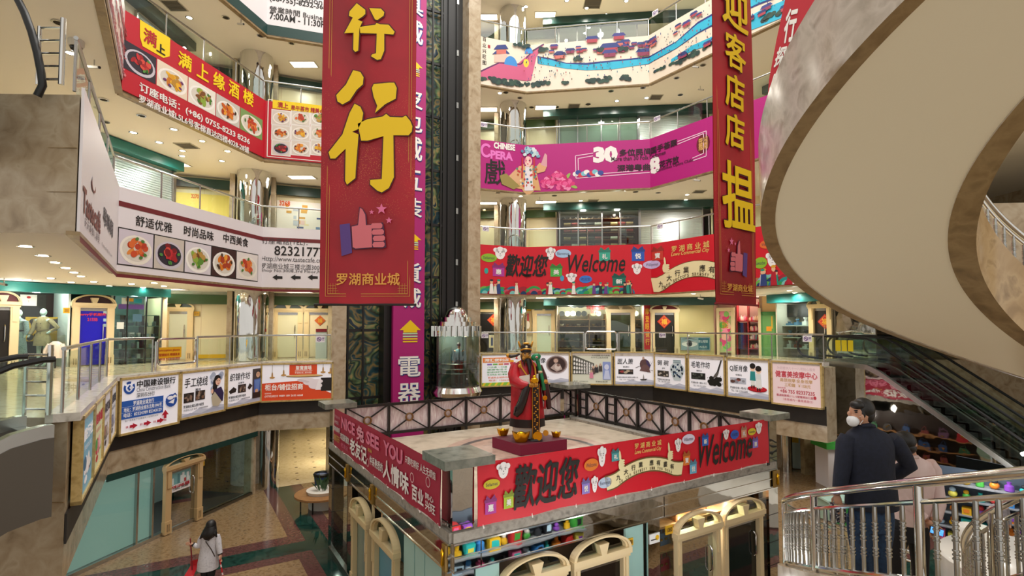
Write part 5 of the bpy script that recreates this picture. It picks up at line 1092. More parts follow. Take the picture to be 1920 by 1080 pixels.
# pink gift shop and green door
shop_room(E3, 1340, 1426, zf, hi - .05, M('pink_shop_wall', 'c8a090', .6), 'wall_gift_shop', 1.0)
fr = thing('gift_shop_front', 'ivory framed shopfront covered in pink flower posters', 'shopfront', E3.P(pa(E3, 1362), zf)); mb = MB()
for u0, u1 in ((1344, 1349), (1371, 1378), (1422, 1427)): mb.obox(E3, pa(E3, u0), zf, pa(E3, u1), 6.62, 0, .12, ivory)
mb.obox(E3, pa(E3, 1344), 6.5, pa(E3, 1378), 6.66, 0, .14, ivory); mb.build('frame', fr); mb = MB(); a0, a1 = pa(E3, 1349), pa(E3, 1371); mb.obox(E3, a0, zf + .1, a1, 6.5, -.02, 0, flat('b8c890')); rnd = random.Random(15)
for i in range(46): mb.pe(E3, rnd.uniform(a0 + .1, a1 - .1), rnd.uniform(zf + .25, 6.4), rnd.uniform(.07, .18), rnd.uniform(.09, .2), flat(rnd.choice(['e06a9a', 'e88aa8', 'f0b0a0', '58b04a', 'd8407a', '8ac870', 'f4d8c8'])), .002 + .0003 * i, 9)
mb.text(E3, '开业大吉', a0 + .12, 5.7, a1 - .12, 6.1, flat('e8a030'), .03, .02); mb.build('flower_print', fr)
rk = thing('garment_shelves', 'red gift shop shelves with pink goods right of flower posters', 'shelves', E3.P(pa(E3, 1400), zf, -.5)); mb = MB(); redw = flat('a8282c')
for z in (4.8, 5.2, 5.6, 6.05): mb.obox(E3, pa(E3, 1400 if z < 6 else 1379), z - .03, pa(E3, 1422), z, -.9, -.25, redw)
mb.build('shelf', rk); mb = MB()
for u in (1379, 1400, 1421): mb.obox(E3, pa(E3, u), zf, pa(E3, u) + .04, 6.9, -.9, -.25, redw)
mb.build('upright', rk); rnd = random.Random(16)
for i, c in enumerate(('1a1a20', '2a4a8a', '3a5aa0', '8a1a24', '6a2a3a', '20242c')):
    a = pa(E3, 1380) + i * (pa(E3, 1399) - pa(E3, 1380)) / 6; mb = MB(); mb.prism(E3, [(a, 4.75), (a + .14, 4.75), (a + .13, 5.9), (a + .1, 5.97), (a + .04, 5.97), (a + .01, 5.9)], -.6 , -.45, flat(c)); tag(mb.build('hanging_garment'), 'hanging garment on the rail of the gift shop', 'garment', 'garments hanging in the gift shop')
for z in (4.8, 5.2, 5.6, 6.05):
    n = 6 if z < 6 else 12
    for i in range(n):
        a = pa(E3, 1402 if z < 6 else 1380) + i * (pa(E3, 1421) - pa(E3, 1402 if z < 6 else 1380)) / n; h = rnd.uniform(.14, .26); mb = MB(); mb.lathe([(.05, 0), (.065, .03), (.06, h * .6), (.03, h * .8), (.035, h)], E3.P(a + .08, z, -.5), flat(rnd.choice(['e89ab0', 'd83a5a', 'f0e0d0', 'e8c8a0', '7ab0c0', 'f0d8e0'])), 8); tag(mb.build('gift_ornament', None, True), 'small ornament on the red shelves of gift shop', 'ornament', 'ornaments on the gift shop shelves')
gd = thing('green_door', 'plain green service door right of the gift shop', 'door', E3.P(pa(E3, 1443), zf)); mb = MB(); grn = flat('6aa05a', .4); mb.obox(E3, pa(E3, 1429), zf, pa(E3, 1453), 6.3, -.02, .04, grn); mb.build('leaf', gd); mb = MB()
for u0, u1, z0, z1 in ((1427, 1430, zf, 6.45), (1452, 1456, zf, 6.45)): mb.obox(E3, pa(E3, u0), z0, pa(E3, u1), z1, 0, .1, flat('4a8a48'))
mb.obox(E3, pa(E3, 1427), 6.3, pa(E3, 1456), 6.45, 0, .1, flat('4a8a48')); mb.build('frame', gd); mb = MB(); a0, z0, a1, z1 = E3.R(1437, 612, 1447, 621); mb.obox(E3, a0, z0, a1, z1, .04, .05, flat('e8981c')); mb.build('notice', gd); mb = MB(); mb.obox(E3, pa(E3, 1446), 5.7, pa(E3, 1449), 6.25, .04, .06, flat('d8b038')); mb.build('sign_plate', gd)
wallpiece(E3, pa(E3, 1424), 6.3, pa(E3, 1458), hi, flat('d8b078'), 'wall_service', -.1, .0); wallpiece(E3, pa(E3, 1424), zf, pa(E3, 1430), hi, flat('d8b078'), 'wall_service', -.1, .0)
# optical shop at right end
shop_room(E4, 1457, 1518, zf, hi - .36, M('optical_wall', 'c8c0b0', .6), 'wall_optical_shop', 1.2)
os_ = thing('equipment_shelves', 'white shelves with optical instruments behind glass at right end', 'shelves', E4.P(pa(E4, 1487), zf, -.7)); mb = MB()
for z in (4.9, 5.35, 5.85): mb.obox(E4, pa(E4, 1458), z - .04, pa(E4, 1517), z, -1.1, -.3, flat('d8d8d4'))
mb.obox(E4, pa(E4, 1458), 6.2, pa(E4, 1500), 6.75, -.9, -.6, M('black_backdrop', '17120f', .7)); mb.build('shelf', os_); rnd = random.Random(17)
for z in (4.9, 5.35, 5.85):
    for i in range(5):
        a = pa(E4, 1460) + i * .36 + rnd.uniform(0, .08); b = bx0 = MB(); h = rnd.uniform(.14, .34); c = rnd.choice(['ecebe6', '2a2c30', 'c8ccd0', '3a6a8a', '8a3a30']); bx0.obox(E4, a, z, a + .2, z + h * .5, -.62, -.4, flat(c)); bx0.lathe([(.05, 0), (.05, h * .4), (.08, h * .45), (.08, h * .6)], E4.P(a + .1, z + h * .4, -.5), flat(c), 10); tag(bx0.build('optical_instrument'), 'optical instrument on the white shelves at right end', 'instrument', 'instruments on the white shelves')
mb = MB(); mb.pr(E4, pa(E4, 1457), zf + .05, pa(E4, 1518), hi - .36, glass_s, 0); tag(mb.build('shop_window'), 'glass front of the optical shop near the escalator', 'window')
arch_door(E4, pa(E4, 1519), pa(E4, 1562), zf, E4.px(1540, 575)[1], E4.px(1540, 560)[1], 'ivory arched door with red diamond near the escalator', M('dark_grille', '2a241c', .4), M('yellow_cream', 'e8cf9a', .35)); a, z = E4.px(1548, 603); fu(E4, a, z, .3, 'red good luck diamond on the door near the escalator', .03)
wallpiece(E4, pa(E4, 1560), zf, pa(E4, 1640), hi, mirror, 'wall_mirrored', -.1, -.02)
# --- third, fourth, fifth floor right line
for k in (3, 4, 5):
    lo, hi_ = FL[k], BAN0 + S * (k - 2) - .36
    shop_room(E2, 1047, 1340, lo, hi_, M(('dark_shop', 'olive_shop', 'green_shop')[k - 3], ('3a332a', 'b4b098', '4a5a50')[k - 3], .6), 'wall_shop_back', 1.6)
    mb = MB(); mb.pr(E2, pa(E2, 1050), lo, pa(E2, 1198), hi_, glass_s, 0)
    for u in (1050, 1085, 1130, 1165, 1200): mb.obox(E2, pa(E2, u) - .03, lo, pa(E2, u) + .03, hi_, -.03, .04, steel)
    tag(mb.build('shop_window'), 'wide glass shopfront above the right banner, %s floor' % ('third', 'fourth', 'fifth')[k - 3], 'window')
    if k < 5: shutter(E2, 1203, 1318, lo, hi_, 'white roller shutter on the %s floor right' % ('third', 'fourth')[k - 3], 'd4d8d8')
    if k == 4: wallpiece(E2, pa(E2, 1050), lo, pa(E2, 1198), hi_, frosted('cfd2c4'), 'wall_papered', -.12, -.05)
hs = thing('fabric_racks', 'dark shop racks of rolled goods above the red welcome banner', 'rack', E2.P(pa(E2, 1125), 9.2, -.7)); mb = MB()
for z in (9.7, 10.05, 10.4, 10.75, 11.1): mb.obox(E2, pa(E2, 1056), z - .03, pa(E2, 1195), z, -1.2, -.5, wood)
mb.build('shelf', hs); rnd = random.Random(18); first = None
for z in (9.7, 10.05, 10.4, 10.75):
    for i in range(9):
        a = pa(E2, 1058) + i * .38; c = rnd.choice(['d8d0c4', '8a2a24', '2a2824', 'b89868', '6a5a4a']); mb = MB(); mb.tube([E2.P(a, z + .09, -.6), E2.P(a + .33, z + .09, -.6)], .08, flat(c), 8); tag(mb.build('rolled_cloth', None, True), 'rolled cloth on racks above the red welcome banner', 'roll', 'rolled goods on the third floor racks')
for i in range(12): a = pa(E2, 1058) + i * .29; mb = MB(); mb.lathe([(.0001, .12), (.07, .1), (.09, .02), (.13, 0)], E2.P(a, 11.1, -.7), flat(rnd.choice(['2a241f', '4a3a2c', '1a1816'])), 10); tag(mb.build('hat', None, True), 'dark hat on the top rack above the red welcome banner', 'hat', 'hats on the top rack')
# --- ground floor left shops under the gallery edge
pG = Plane(A + pAB.n * -.12 - pAB.e * 2.4, B - pAB.n * .12); zg = 1.98
mb = MB(); mb.obox(pG, 0, 0, pG.len, zg + .2, -2.6, -2.5, flat('8fa6a2')); mb.obox(pG, pG.len - .12, 0, pG.len, zg, -.3, .06, marble); mb.obox(pG, 0, 0, pG.len, .1, -.12, .04, steel); mb.build('wall_left_ground', kind='structure')
def ga(u, v): return pG.px(u, v)[0]
ta0, ta1 = ga(180, 1000), ga(293, 1000); ppr = M('glowing_aqua_paper', 'a8c6be', .5, 0, .17)  # emission added so the dim paper looks lit; it is no lamp
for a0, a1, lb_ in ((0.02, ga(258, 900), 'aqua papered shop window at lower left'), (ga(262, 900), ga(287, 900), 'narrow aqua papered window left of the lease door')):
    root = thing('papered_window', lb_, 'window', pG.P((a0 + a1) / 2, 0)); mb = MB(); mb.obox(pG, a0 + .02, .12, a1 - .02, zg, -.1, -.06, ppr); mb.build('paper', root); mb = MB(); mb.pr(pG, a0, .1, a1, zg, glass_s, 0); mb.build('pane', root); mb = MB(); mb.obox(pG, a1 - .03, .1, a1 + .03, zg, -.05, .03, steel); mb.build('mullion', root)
arch_door(pG, ga(304, 960), ga(374, 940), .02, pG.px(304, 884)[1], pG.px(340, 855)[1], 'carved tan arched door with a lease notice at lower left', glass_t, flat('c8a878'))
mb = MB(); a0, z0, a1, z1 = pG.R(320, 889, 356, 925); mb.obox(pG, a0, z0, a1, z1, .0, .012, flat('e8e4e4')); o = mb.build('lease_notice'); tag(o, 'white and red lease notice on the tan arched door', 'notice'); mb = MB(); mb.pr(pG, a0, z0 + .38 * (z1 - z0), a1, z1, flat('7ab0b4'), .016); rnd = random.Random(5)
for i in range(12): a = rnd.uniform(a0, a1 - .1); mb.pr(pG, a, z0 + .4 * (z1 - z0), a + .08, z0 + rnd.uniform(.55, .95) * (z1 - z0), flat(rnd.choice(['d8e4e4', '5a8a90', 'b04a4a'])), .018 + .0003 * i)
mb.text(pG, 'FOR LEASE 招租', a0 + .03, z0 + .18 * (z1 - z0), a1 - .03, z0 + .36 * (z1 - z0), flat('c02030'), .018, .03); mb.text(pG, '13682 38588', a0 + .08, z0 + .05, a1 - .08, z0 + .13, inkk, .018, .01); mb.build('lettering', o)
mb = MB(); mb.pr(pG, ga(376, 930), .1, pG.len - .15, zg, glass_s, 0); mb.obox(pG, ga(376, 930), .02, pG.len - .12, .1, -.04, .04, steel); tag(mb.build('shop_window'), 'dark empty shop window right of the lease door', 'window')
mb = MB(); mb.obox(pG, 0, .002, pG.len - .1, .012, -2.5, -.05, flat('3a3c3c')); mb.build('floor_empty_shop', kind='structure')
mb = MB(); a0, z0, a1, z1 = pG.R(372, 867, 382, 876); mb.obox(pG, a0, z0, a1, z1, .01, .03, flat('c89a18')); tag(mb.build('number_plate'), 'yellow number plate beside the tan arched door', 'number plate')
mb = MB(); mb.text(pG, '注意安全', ga(152, 985), pG.px(152, 992)[1], ga(162, 985), pG.px(152, 985)[1], flat('3a7ac0'), .006, .02); a, z = pG.px(157, 978); mb.pe(pG, a, z, .1, .08, flat('3a7ac0'), .006, 12); tag(mb.build('window_sticker'), 'blue safety sticker on the aqua papered window', 'sticker')
p = pG.P(ga(386, 965), .012, -.4); mb = MB(); mb.add([p + V(q) for q in ((0, 0, 0), (.35, .05, 0), (.4, .3, .002), (.05, .25, .002))], [(0, 1, 2, 3)], flat('8fb0c0')); tag(mb.build('paper_sheet'), 'pale blue sheet of paper on the empty shop floor', 'paper')
# bright corridor behind left: side column, louvre, counter
mb = MB(); q = atZ(497, 918, 0); mb.lathe([(.33, 0), (.33, 2.2)], (q.x, q.y + .25, 0), colmirror, 18); o = mb.build('column_ground', None, True, 'structure')
mb = MB(); mb.box(-12.5, 29.5, 0, -6.8, 29.7, 2.2, panelm); mb.build('wall_corridor_end', kind='structure')
lv = MB(); [lv.box(-11.6, 29.3, .5 + i * .16, -9.3, 29.4, .58 + i * .16, flat('b8a060')) for i in range(7)]; [lv.box(x, 29.3, 0, x + .08, 29.4, 1.6, flat('b8a060')) for x in (-11.6, -9.38)]; tag(lv.build('louvre_screen'), 'tan louvred screen at end of the bright corridor', 'screen')
q = atZ(603, 880, 0); mb = MB(); mb.lathe([(.42, 0), (.42, 2.1)], (-6.15, 19.6, 0), flat('e8e6e0'), 18); o = mb.build('column_ground', None, True, 'structure')
mb = MB(); mb.box(-6.3, 19.14, 1.0, -6.05, 19.16, 1.7, flat('8ac0e0')); mb.box(-6.25, 19.13, 1.45, -6.1, 19.145, 1.55, flat('c83040')); tag(mb.build('column_notice'), 'pale blue notice on the white corridor column', 'notice')
# ================================================================== central kiosk with terrace
zT = 2.68
def kp(r, l, z): p = kF + kr * r + kl * l; return V((p.x, p.y, z))
kk = thing('kiosk', 'central mirrored shop kiosk with a square terrace on its roof', 'kiosk', kp(KRL / 2, KLL / 2, 0)); kk['kind'] = 'structure'
mb = MB()
def kbox(mb, r0, l0, z0, r1, l1, z1, mat): mb.hexa([kp(r0, l0, z0), kp(r1, l0, z0), kp(r1, l1, z0), kp(r0, l1, z0), kp(r0, l0, z1), kp(r1, l0, z1), kp(r1, l1, z1), kp(r0, l1, z1)], mat)
terr = noise_mat('terrace_stone', ['b8ab96', 'c8bca8', 'a89c88'], 2.2, .35, 7)
kbox(mb, .02, .02, 2.25, KRL - .02, KLL - .02, zT, terr)
cx_, cy_ = .42, 13.2
for r0, r1, m_, z in ((0, 2.15, noise_mat('pink_stone', ['a88a7c', 'bda292', '8f7468'], 3, .35, 6), .004), (1.7, 1.85, flat('5a5654', .35), .008)):
    mb.add([(cx_ + r * cos(2 * pi * i / 48), cy_ + r * sin(2 * pi * i / 48), zT + z) for r in (max(r0, .001), r1) for i in range(48)], [(i, (i + 1) % 48, 48 + (i + 1) % 48, 48 + i) for i in range(48)], m_)
mb.build('terrace_deck', kk)
conc = noise_mat('concrete_ledge', ['8a857c', 'a09a90', '76716a'], 7, .8, 6)
mb = MB()
for pl, L_ in ((pKL, KLL), (pKR, KRL)): mb.obox(pl, 0, 2.6, L_, 2.76, -.3, .05, conc)
mb.build('ledge', kk)
kmir = noise_mat('dark_mirror', ['a8a49c', 'b4b0a8'], 1.2, .05, 2, bump=.05, metal=1)
mb = MB()
for pl, L_, cuts in ((pKL, KLL, [0, 1.5, 3.1, KLL]), (pKR, KRL, [0, .45, 4.35, KRL])):
    for i in range(len(cuts) - 1): mb.obox(pl, cuts[i] + .01, 2.2, cuts[i + 1] - .01, 2.6, -.1, .06, kmir if pl is pKL else mirror)
    for z in (2.2, 2.41, 2.6): mb.obox(pl, 0, z - .012, L_, z + .012, 0, .075, chrome)
mb.build('mirror_fascia', kk)
def pillar(r, l, lab, z0, top=3.72, w=.36, cap=.66, capoff=(0, 0), m_=mirror):
    root = thing('corner_pillar', lab, 'pillar', kp(r, l, z0)); mb = MB(); kbox(mb, r - w / 2, l - w / 2, z0, r + w / 2, l + w / 2, top, m_)
    for z in (z0 + .5, z0 + 1.0, z0 + 1.6, z0 + 2.2, z0 + 2.85):
        if z < top - .1: kbox(mb, r - w / 2 - .004, l - w / 2 - .004, z, r + w / 2 + .004, l + w / 2 + .004, z + .012, black)
    mb.build('mirrored_shaft', root); mb = MB(); kbox(mb, r - cap / 2 + capoff[0], l - cap / 2 + capoff[1], top, r + cap / 2 + capoff[0], l + cap / 2 + capoff[1], top + .13, noise_mat('grey_granite', ['5e625a', '7a7c72', '8c8c82'], 6, .15, 6)); mb.build('stone_cap', root); return root
pillar(.18, .18, 'mirrored corner pillar with granite cap between the two kiosk banners', 0, 3.74, .36, .82)
pillar(KRL - .1, .15, 'mirrored corner pillar at right end of the red welcome banner', 0, 3.72, .34, .74)
pillar(.12, KLL - .1, 'mirrored corner pillar at left end of the pink banner', 0, 3.68, .3, .8, m_=kmir)
pillar(KRL - .2, KLL - .2, 'slim chrome pillar with flat cap behind the statue', zT, 3.74, .3, .95)
# --- rear railings
pRL, pRB = Plane(kL, kB), Plane(kB, kR); sheetm = noise_mat('plastic_sheet', ['d8c4c8', 'ece2e4', 'cbb4ba', 'f2ecec'], 9, .4, 4, stretch=(1, 1, .25))
def rail_panel(pl, a0, a1, lab, kind='x'):
    root = thing('terrace_railing', lab, 'railing', pl.P((a0 + a1) / 2, zT, 0), 'black terrace railing panels'); z0, z1 = zT + .14, 3.62; t = .035
    for z in (z0, z1): mb = MB(); mb.obox(pl, a0, z - t, a1, z + t, -.035, .035, black); mb.build('rail', root)
    mb = MB(); mb.obox(pl, a0 - .03, zT, a0 + .03, z1 + .05, -.04, .04, black); mb.build('post', root)
    zc = (z0 + z1) / 2; ac = (a0 + a1) / 2; mb = MB()
    if kind == 'x':
        for s1, s2 in ((-1, -1), (-1, 1), (1, -1), (1, 1)): mb.beam(pl.P(ac + s1 * .07, zc + s2 * .07, .0), pl.P(ac + s1 * (a1 - a0) / 2, zc + s2 * (z1 - z0) / 2, .0), .035, .035, black, up=V((pl.n.x, pl.n.y, 0)))
        mb.build('diagonal_bar', root); mb = MB(); mb.tube([pl.P(ac + .1 * cos(2 * pi * i / 18), zc + .1 * sin(2 * pi * i / 18), .01) for i in range(18)], .026, flat('7a5428', .35), 7, closed=True); mb.build('ring', root, True)
    else:
        for z in (z0 + .27, z0 + .54): mb.obox(pl, a0, z - .02, a1, z + .02, -.02, .02, black)
        mb.build('cross_bar', root)
    mb = MB(); mb.obox(pl, a0 + .02, z0, a1 - .02, z1, -.06, -.05, sheetm); mb.build('plastic_sheet', root)
n1 = 6; Lr = KRL - .75
for i in range(n1): rail_panel(pRL, .35 + Lr * i / n1, .35 + Lr * (i + 1) / n1, ('first', 'second', 'third', 'fourth', 'fifth', 'sixth')[i] + ' black cross railing panel from the left corner behind the statue')
L2 = [(.45, .8, 'b'), (.8, 1.75, 'x'), (1.75, 2.15, 'b')] + [(2.15 + i * .92, 3.07 + i * .92, 'x') for i in range(5)]
for i, (a, b, kd) in enumerate(L2): rail_panel(pRB, a, b, ('first', 'second', 'third', 'fourth', 'fifth', 'sixth', 'seventh', 'eighth')[i] + ' black railing panel right of the chrome pillar behind statue', kd)
# --- banners around the terrace
def kbanner(pl, a0, a1, z0, z1, matr, lab, sag=.02):
    root = thing('terrace_banner', lab, 'banner', pl.P((a0 + a1) / 2, z0, .06)); mb = MB(); n, m = 28, 5
    for o in (.085, .075): mb.add([pl.P(a0 + (a1 - a0) * i / n, z0 + (z1 - z0) * j / m + (.012 * sin(i * 1.3) if j == 0 else 0), o + .008 * sin(i * .9 + j)) for j in range(m + 1) for i in range(n + 1)], [(j * (n + 1) + i, j * (n + 1) + i + 1, (j + 1) * (n + 1) + i + 1, (j + 1) * (n + 1) + i) for j in range(m) for i in range(n)], matr)
    mb.build('cloth', root, True)
    for i in range(0, 9): mb = MB(); a = a0 + (a1 - a0) * (i + .1) / 8.2; mb.tube([pl.P(a, z0 + .02, .08), pl.P(a + .03, z0 - .05, .06)], .012, white, 5); mb.build('tie', root)
    return root
a0, a1 = pKR.px(891, 900)[0], pKR.px(1434, 820)[0]
kb = kbanner(pKR, a0, a1, 2.8, 3.74, RW, 'red welcome banner on the kiosk with large black brush writing')
mb = MB(); pk_ = pKR.shift(.045)
class RZ:   # helper: a from pixel column, z from a fraction of the banner height
    def __init__(s, pl, z0, z1): s.pl, s.z0, s.z1 = pl, z0, z1
    def a(s, u): return s.pl.px(u, 880)[0]
    def z(s, f): return s.z0 + (s.z1 - s.z0) * f
rz = RZ(pk_, 2.8, 3.74)
def bt(body, u0, f0, u1, f1, c, b=.02, sh=0, off=.06): mb.text(rz.pl, body, rz.a(u0), rz.z(f0), rz.a(u1), rz.z(f1), c, off, b, sh)
bt('歡迎您', 958, .14, 1083, .88, inkk, .022, .2); bt('Welcome', 1306, .2, 1407, .86, inkk, .012, .3)
bt('罗 湖 商 业 城', 1186, .82, 1236, .93, flat('e8c870'), .01); bt('Lowu Commercial City', 1186, .7, 1236, .8, flat('e8c870'), .01, .3)
def kq(u0, f1, u1, f0):   # pixel style call -> functions that want st.px
    return rz.a(u0), rz.z(f1), rz.a(u1), rz.z(f0)
class FakeStrip:
    def px(s, u, f): return rz.a(u), rz.z(f)
    def P(s, a, z, off=0): return rz.pl.P(a, z, off)
FS = FakeStrip()
for u0, f1, u1, f0, c, t in ((905, .47, 928, .17, 'b0389a', '惠'), (940, .5, 960, .2, 'a8c030', '美'), (1142, .9, 1158, .66, '4a9aa0', '礼'), (1086, .46, 1102, .17, '8a7ac8', '悦'), (1312, .92, 1325, .65, '2a6ac8', '新'), (1276, .62, 1290, .32, 'e07a2a', '寶'), (1288, .42, 1302, .12, '6ab0d0', '悦'), (1386, .95, 1397, .68, 'd89a7a', '礼'), (1407, .66, 1418, .4, '8a7ad0', '惠')): gift(mb, FS, u0, f1, u1, f0, c, t, .062)
for u0, f1, u1, f0, c, t in ((903, .72, 934, .56, 'c8b820', 'Selamat'), (1091, .78, 1118, .56, 'e07a20', 'Welcome'), (1117, .4, 1143, .2, 'b8c8e0', 'Bienvenue'), (1275, .95, 1299, .74, 'e0d8ee', 'Willkommen'), (1366, .88, 1382, .68, '2a5ac0', '欢迎您'), (1399, .86, 1414, .7, 'd8c828', 'Sawasdee')): bubble(mb, FS, u0, f1, u1, f0, c, t, .061)
for u0, f1, u1, f0 in ((927, .97, 953, .7), (1116, .98, 1133, .6), (1104, .46, 1117, .16), (1261, .9, 1274, .62), (1352, .93, 1364, .7), (1413, .97, 1426, .7)): facehead(mb, FS, u0, f1, u1, f0, .062)
ac = rz.a(1207); lo, up = [], []; 
for i in range(17): x = -1 + i / 8; z = rz.z(.62) - .3 * x * x + (.2 * (abs(x) - .8) * 5 * .5 if abs(x) > .8 else 0); up.append((ac + x * 1.0, z)); lo.append((ac + x * .94, z - .25))
scroll(mb, rz.pl, lo, up, .061)
for i, ch in enumerate('九大行業應有盡有'): x = -.72 + i * .19 + (.1 if i > 3 else 0); a = ac + x * .95; z = rz.z(.62) - .3 * x * x - .1; mb.text(rz.pl, ch, a - .05, z - .05, a + .05, z + .05, inkk, .068, .01)
for i, ch in enumerate('We can satisfy all you need'):
    if ch != ' ': x = -.7 + 1.4 * i / 26; a = ac + x * .93; z = rz.z(.62) - .3 * x * x - .2; mb.text(rz.pl, ch, a - .016, z - .025, a + .016, z + .025, flat('5a4a30'), .068, 0)
for s_ in (-1, 1):
    a = ac + s_ * .62; z = rz.z(.66); cc = flat('efe2b0')
    mb.pe(rz.pl, a, z - .08, .06, .1, cc, .066, 10); mb.pe(rz.pl, a - .02, z + .06, .025, .12, cc, .067, 8, .1)
    for k in range(4): mb.pe(rz.pl, a + .04, z - .01 - k * .04, .05, .02, cc, .069, 7)
mb.build('lettering', kb)
mb = MB(); mb.obox(pKR, a1 - .02, 2.72, a1 + .06, 3.85, -.02, .07, black); mb.build('support_post', kb)
PKc = flat('a5203f', .5)
def pink_banner(pl, a0, a1, lab, top=3.72):
    global mb, rz
    kb = kbanner(pl, a0, a1, 2.8, top, PKc, lab); mb = MB(); p_ = pl.shift(.045); L_ = a1 - a0; h = top - 2.8
    def tt(body, x0, f0, x1, f1, c, b=.02, off=.06): mb.text(p_, body, a0 + L_ * x0, 2.8 + h * f0, a0 + L_ * x1, 2.8 + h * f1, flat(c), off, b)
    tt('NICE', .12, .6, .3, .9, 'e07a98', .04); tt('兔', .32, .56, .41, .92, 'e8a0b4', .03); tt('SEE', .43, .6, .56, .9, 'e07a98', .04); tt('YOU', .6, .6, .76, .9, 'e07a98', .04)
    tt('老友记', .24, .12, .44, .52, 'f2ecea', .03); tt('人情味', .6, .12, .81, .52, 'f2ecea', .03); tt('仲系熟悉的', .47, .2, .6, .4, 'f2ecea', .02); tt('百业', .83, .12, .91, .4, 'f2ecea', .03); tt('兴旺', .92, .12, .98, .28, 'f2ecea', .02); tt('同心', .92, .3, .97, .4, 'f2ecea', .02)
    tt('欢迎新朋友', .11, .3, .23, .48, 'f2ecea', .02); tt('只要吃得好 人生无烦恼', .78, .7, .98, .84, 'f2ecea', .015); tt('春暖花开', .01, .16, .1, .34, 'd8b060', .015); tt('购物商场', .01, .42, .1, .56, 'f2ecea', .02); tt('罗湖商业城', .02, .78, .1, .86, 'd890a0', .01); tt('美食街', .02, .62, .08, .72, 'd8b0b8', .01); tt('老朋友', .12, .12, .22, .24, 'd87090', .01); tt('加油', .45, .46, .49, .54, 'e8c060', .01)
    for x, f in ((.45, .2), (.83, .5), (.935, .6)):
        for k in range(12): t0, t1 = k * pi / 6, (k + 1) * pi / 6; c = (a0 + L_ * x, 2.8 + h * f); mb.pp(p_, [(c[0] + r * cos(t), c[1] + r * sin(t)) for r, t in ((.07, t0), (.085, t0), (.085, t1), (.07, t1))], flat('e8c8cc'), .06)
    mb.build('lettering', kb); return kb
pink_banner(pKL, pKL.px(633, 790)[0], pKL.px(835, 900)[0], 'pink banner with English and Chinese slogans on left side of the kiosk')
# --- kiosk shop fronts, right side
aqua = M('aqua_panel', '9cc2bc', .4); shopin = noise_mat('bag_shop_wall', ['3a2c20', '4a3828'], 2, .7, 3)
def Rz(u0, v): return pKR.px(u0, v)
def ra(u, v=1000): return pKR.px(u, v)[0]
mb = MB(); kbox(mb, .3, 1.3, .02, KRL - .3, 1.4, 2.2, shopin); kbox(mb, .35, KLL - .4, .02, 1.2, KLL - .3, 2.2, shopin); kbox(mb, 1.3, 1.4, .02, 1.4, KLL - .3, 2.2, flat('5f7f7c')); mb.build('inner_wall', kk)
arch_door(pKR, ra(938, 1060), ra(1056, 1060), .02, 1.78, 2.16, 'carved ivory arched door nearest the front kiosk corner', M('aqua_leaf', '8fc0c0', .3), flat('d8c298'), .13)
arch_door(pKR, ra(1070, 1040), ra(1172, 1040), .02, 1.78, 2.18, 'carved ivory arched door with dark opening, second along the red banner side', M('dark_leaf', '1c1510', .2), flat('d8c298'), .13)
mb = MB(); mb.obox(pKR, ra(1173), .05, ra(1206), 2.18, -.05, 0, aqua); tag(mb.build('aqua_window'), 'aqua glass panel with number plate under the red kiosk banner', 'panel')
mb = MB(); mb.obox(pKR, ra(892), .05, ra(936), 2.18, -.05, 0, aqua); tag(mb.build('aqua_window'), 'aqua glass panel next to front corner pillar', 'panel')
a0, z0, a1, z1 = pKR.R(1173, 1011, 1186, 1025); mb = MB(); mb.obox(pKR, a0, z0, a1, z1, .0, .02, flat('d8a820')); mb.text(pKR, '1078', a0 + .02, z0 + .03, a1 - .02, z1 - .03, flat('4a2a10'), .024, .02); tag(mb.build('number_plate'), 'yellow number plate on the aqua kiosk panel', 'number plate')
mb = MB(); mb.obox(pKR, ra(1209), 0, ra(1231), 2.2, -.2, .08, mirror); mb.build('kiosk_pier', kk)
a0, z0, a1, z1 = pKR.R(1211, 1000, 1230, 1018); mb = MB(); mb.obox(pKR, a0, z0, a1, z1, .085, .095, flat('e8e8e8')); mb.pe(pKR, a1 - .07, z1 - .08, .05, .05, flat('e8b820'), .099, 10); mb.pr(pKR, a0 + .03, z0 + .06, a0 + .18, z0 + .08, inkk, .099); tag(mb.build('pier_notice'), 'white notice on the mirrored kiosk pier', 'notice')
arch_door(pKR, ra(1262, 980), ra(1343, 980), .02, 1.74, 2.15, 'carved ivory arched door showing bag shelves', glass_s, flat('d8c298'), .13)
arch_door(pKR, ra(1350, 960), ra(1423, 960), .02, 1.74, 2.16, 'carved ivory arched door with dark glass at right end of the kiosk', M('dark_glass', '121614', .08), flat('d8c298'), .13)
mb = MB(); mb.pr(pKR, ra(1232), .05, ra(1261), 2.18, glass_s, 0); tag(mb.build('shop_window'), 'narrow kiosk window with wooden shelves left of the bag door', 'window')
mb = MB(); mb.pr(pKR, ra(1424), .05, ra(1438), 2.18, glass_s, 0); tag(mb.build('shop_window'), 'narrow kiosk window with red handbags at right corner', 'window')
a0, z0, a1, z1 = pKR.R(1247, 986, 1260, 1003); mb = MB(); mb.obox(pKR, a0, z0, a1, z1, .0, .02, flat('d8a820')); mb.text(pKR, '1080', a0 + .02, z0 + .04, a1 - .02, z1 - .04, flat('4a2a10'), .024, .02); tag(mb.build('number_plate'), 'yellow number plate in the wooden shelf window', 'number plate')
woodl = noise_mat('shelf_wood', ['8a6238', 'a2764a', '7a5430'], 3, .45, 4, stretch=(1, 1, 6))
ks = thing('bag_shelves', 'warm wooden shelves inside the kiosk bag shop', 'shelves', pKR.P(ra(1330), .02, -.6)); mb = MB()
for z in (.35, .85, 1.35, 1.82): mb.obox(pKR, ra(1233), z, ra(1437), z + .04, -.9, -.25, woodl)
mb.build('shelf', ks); mb = MB()
for u in (1232, 1290, 1346, 1425): mb.obox(pKR, ra(u), .02, ra(u) + .05, 2.1, -.9, -.3, woodl)
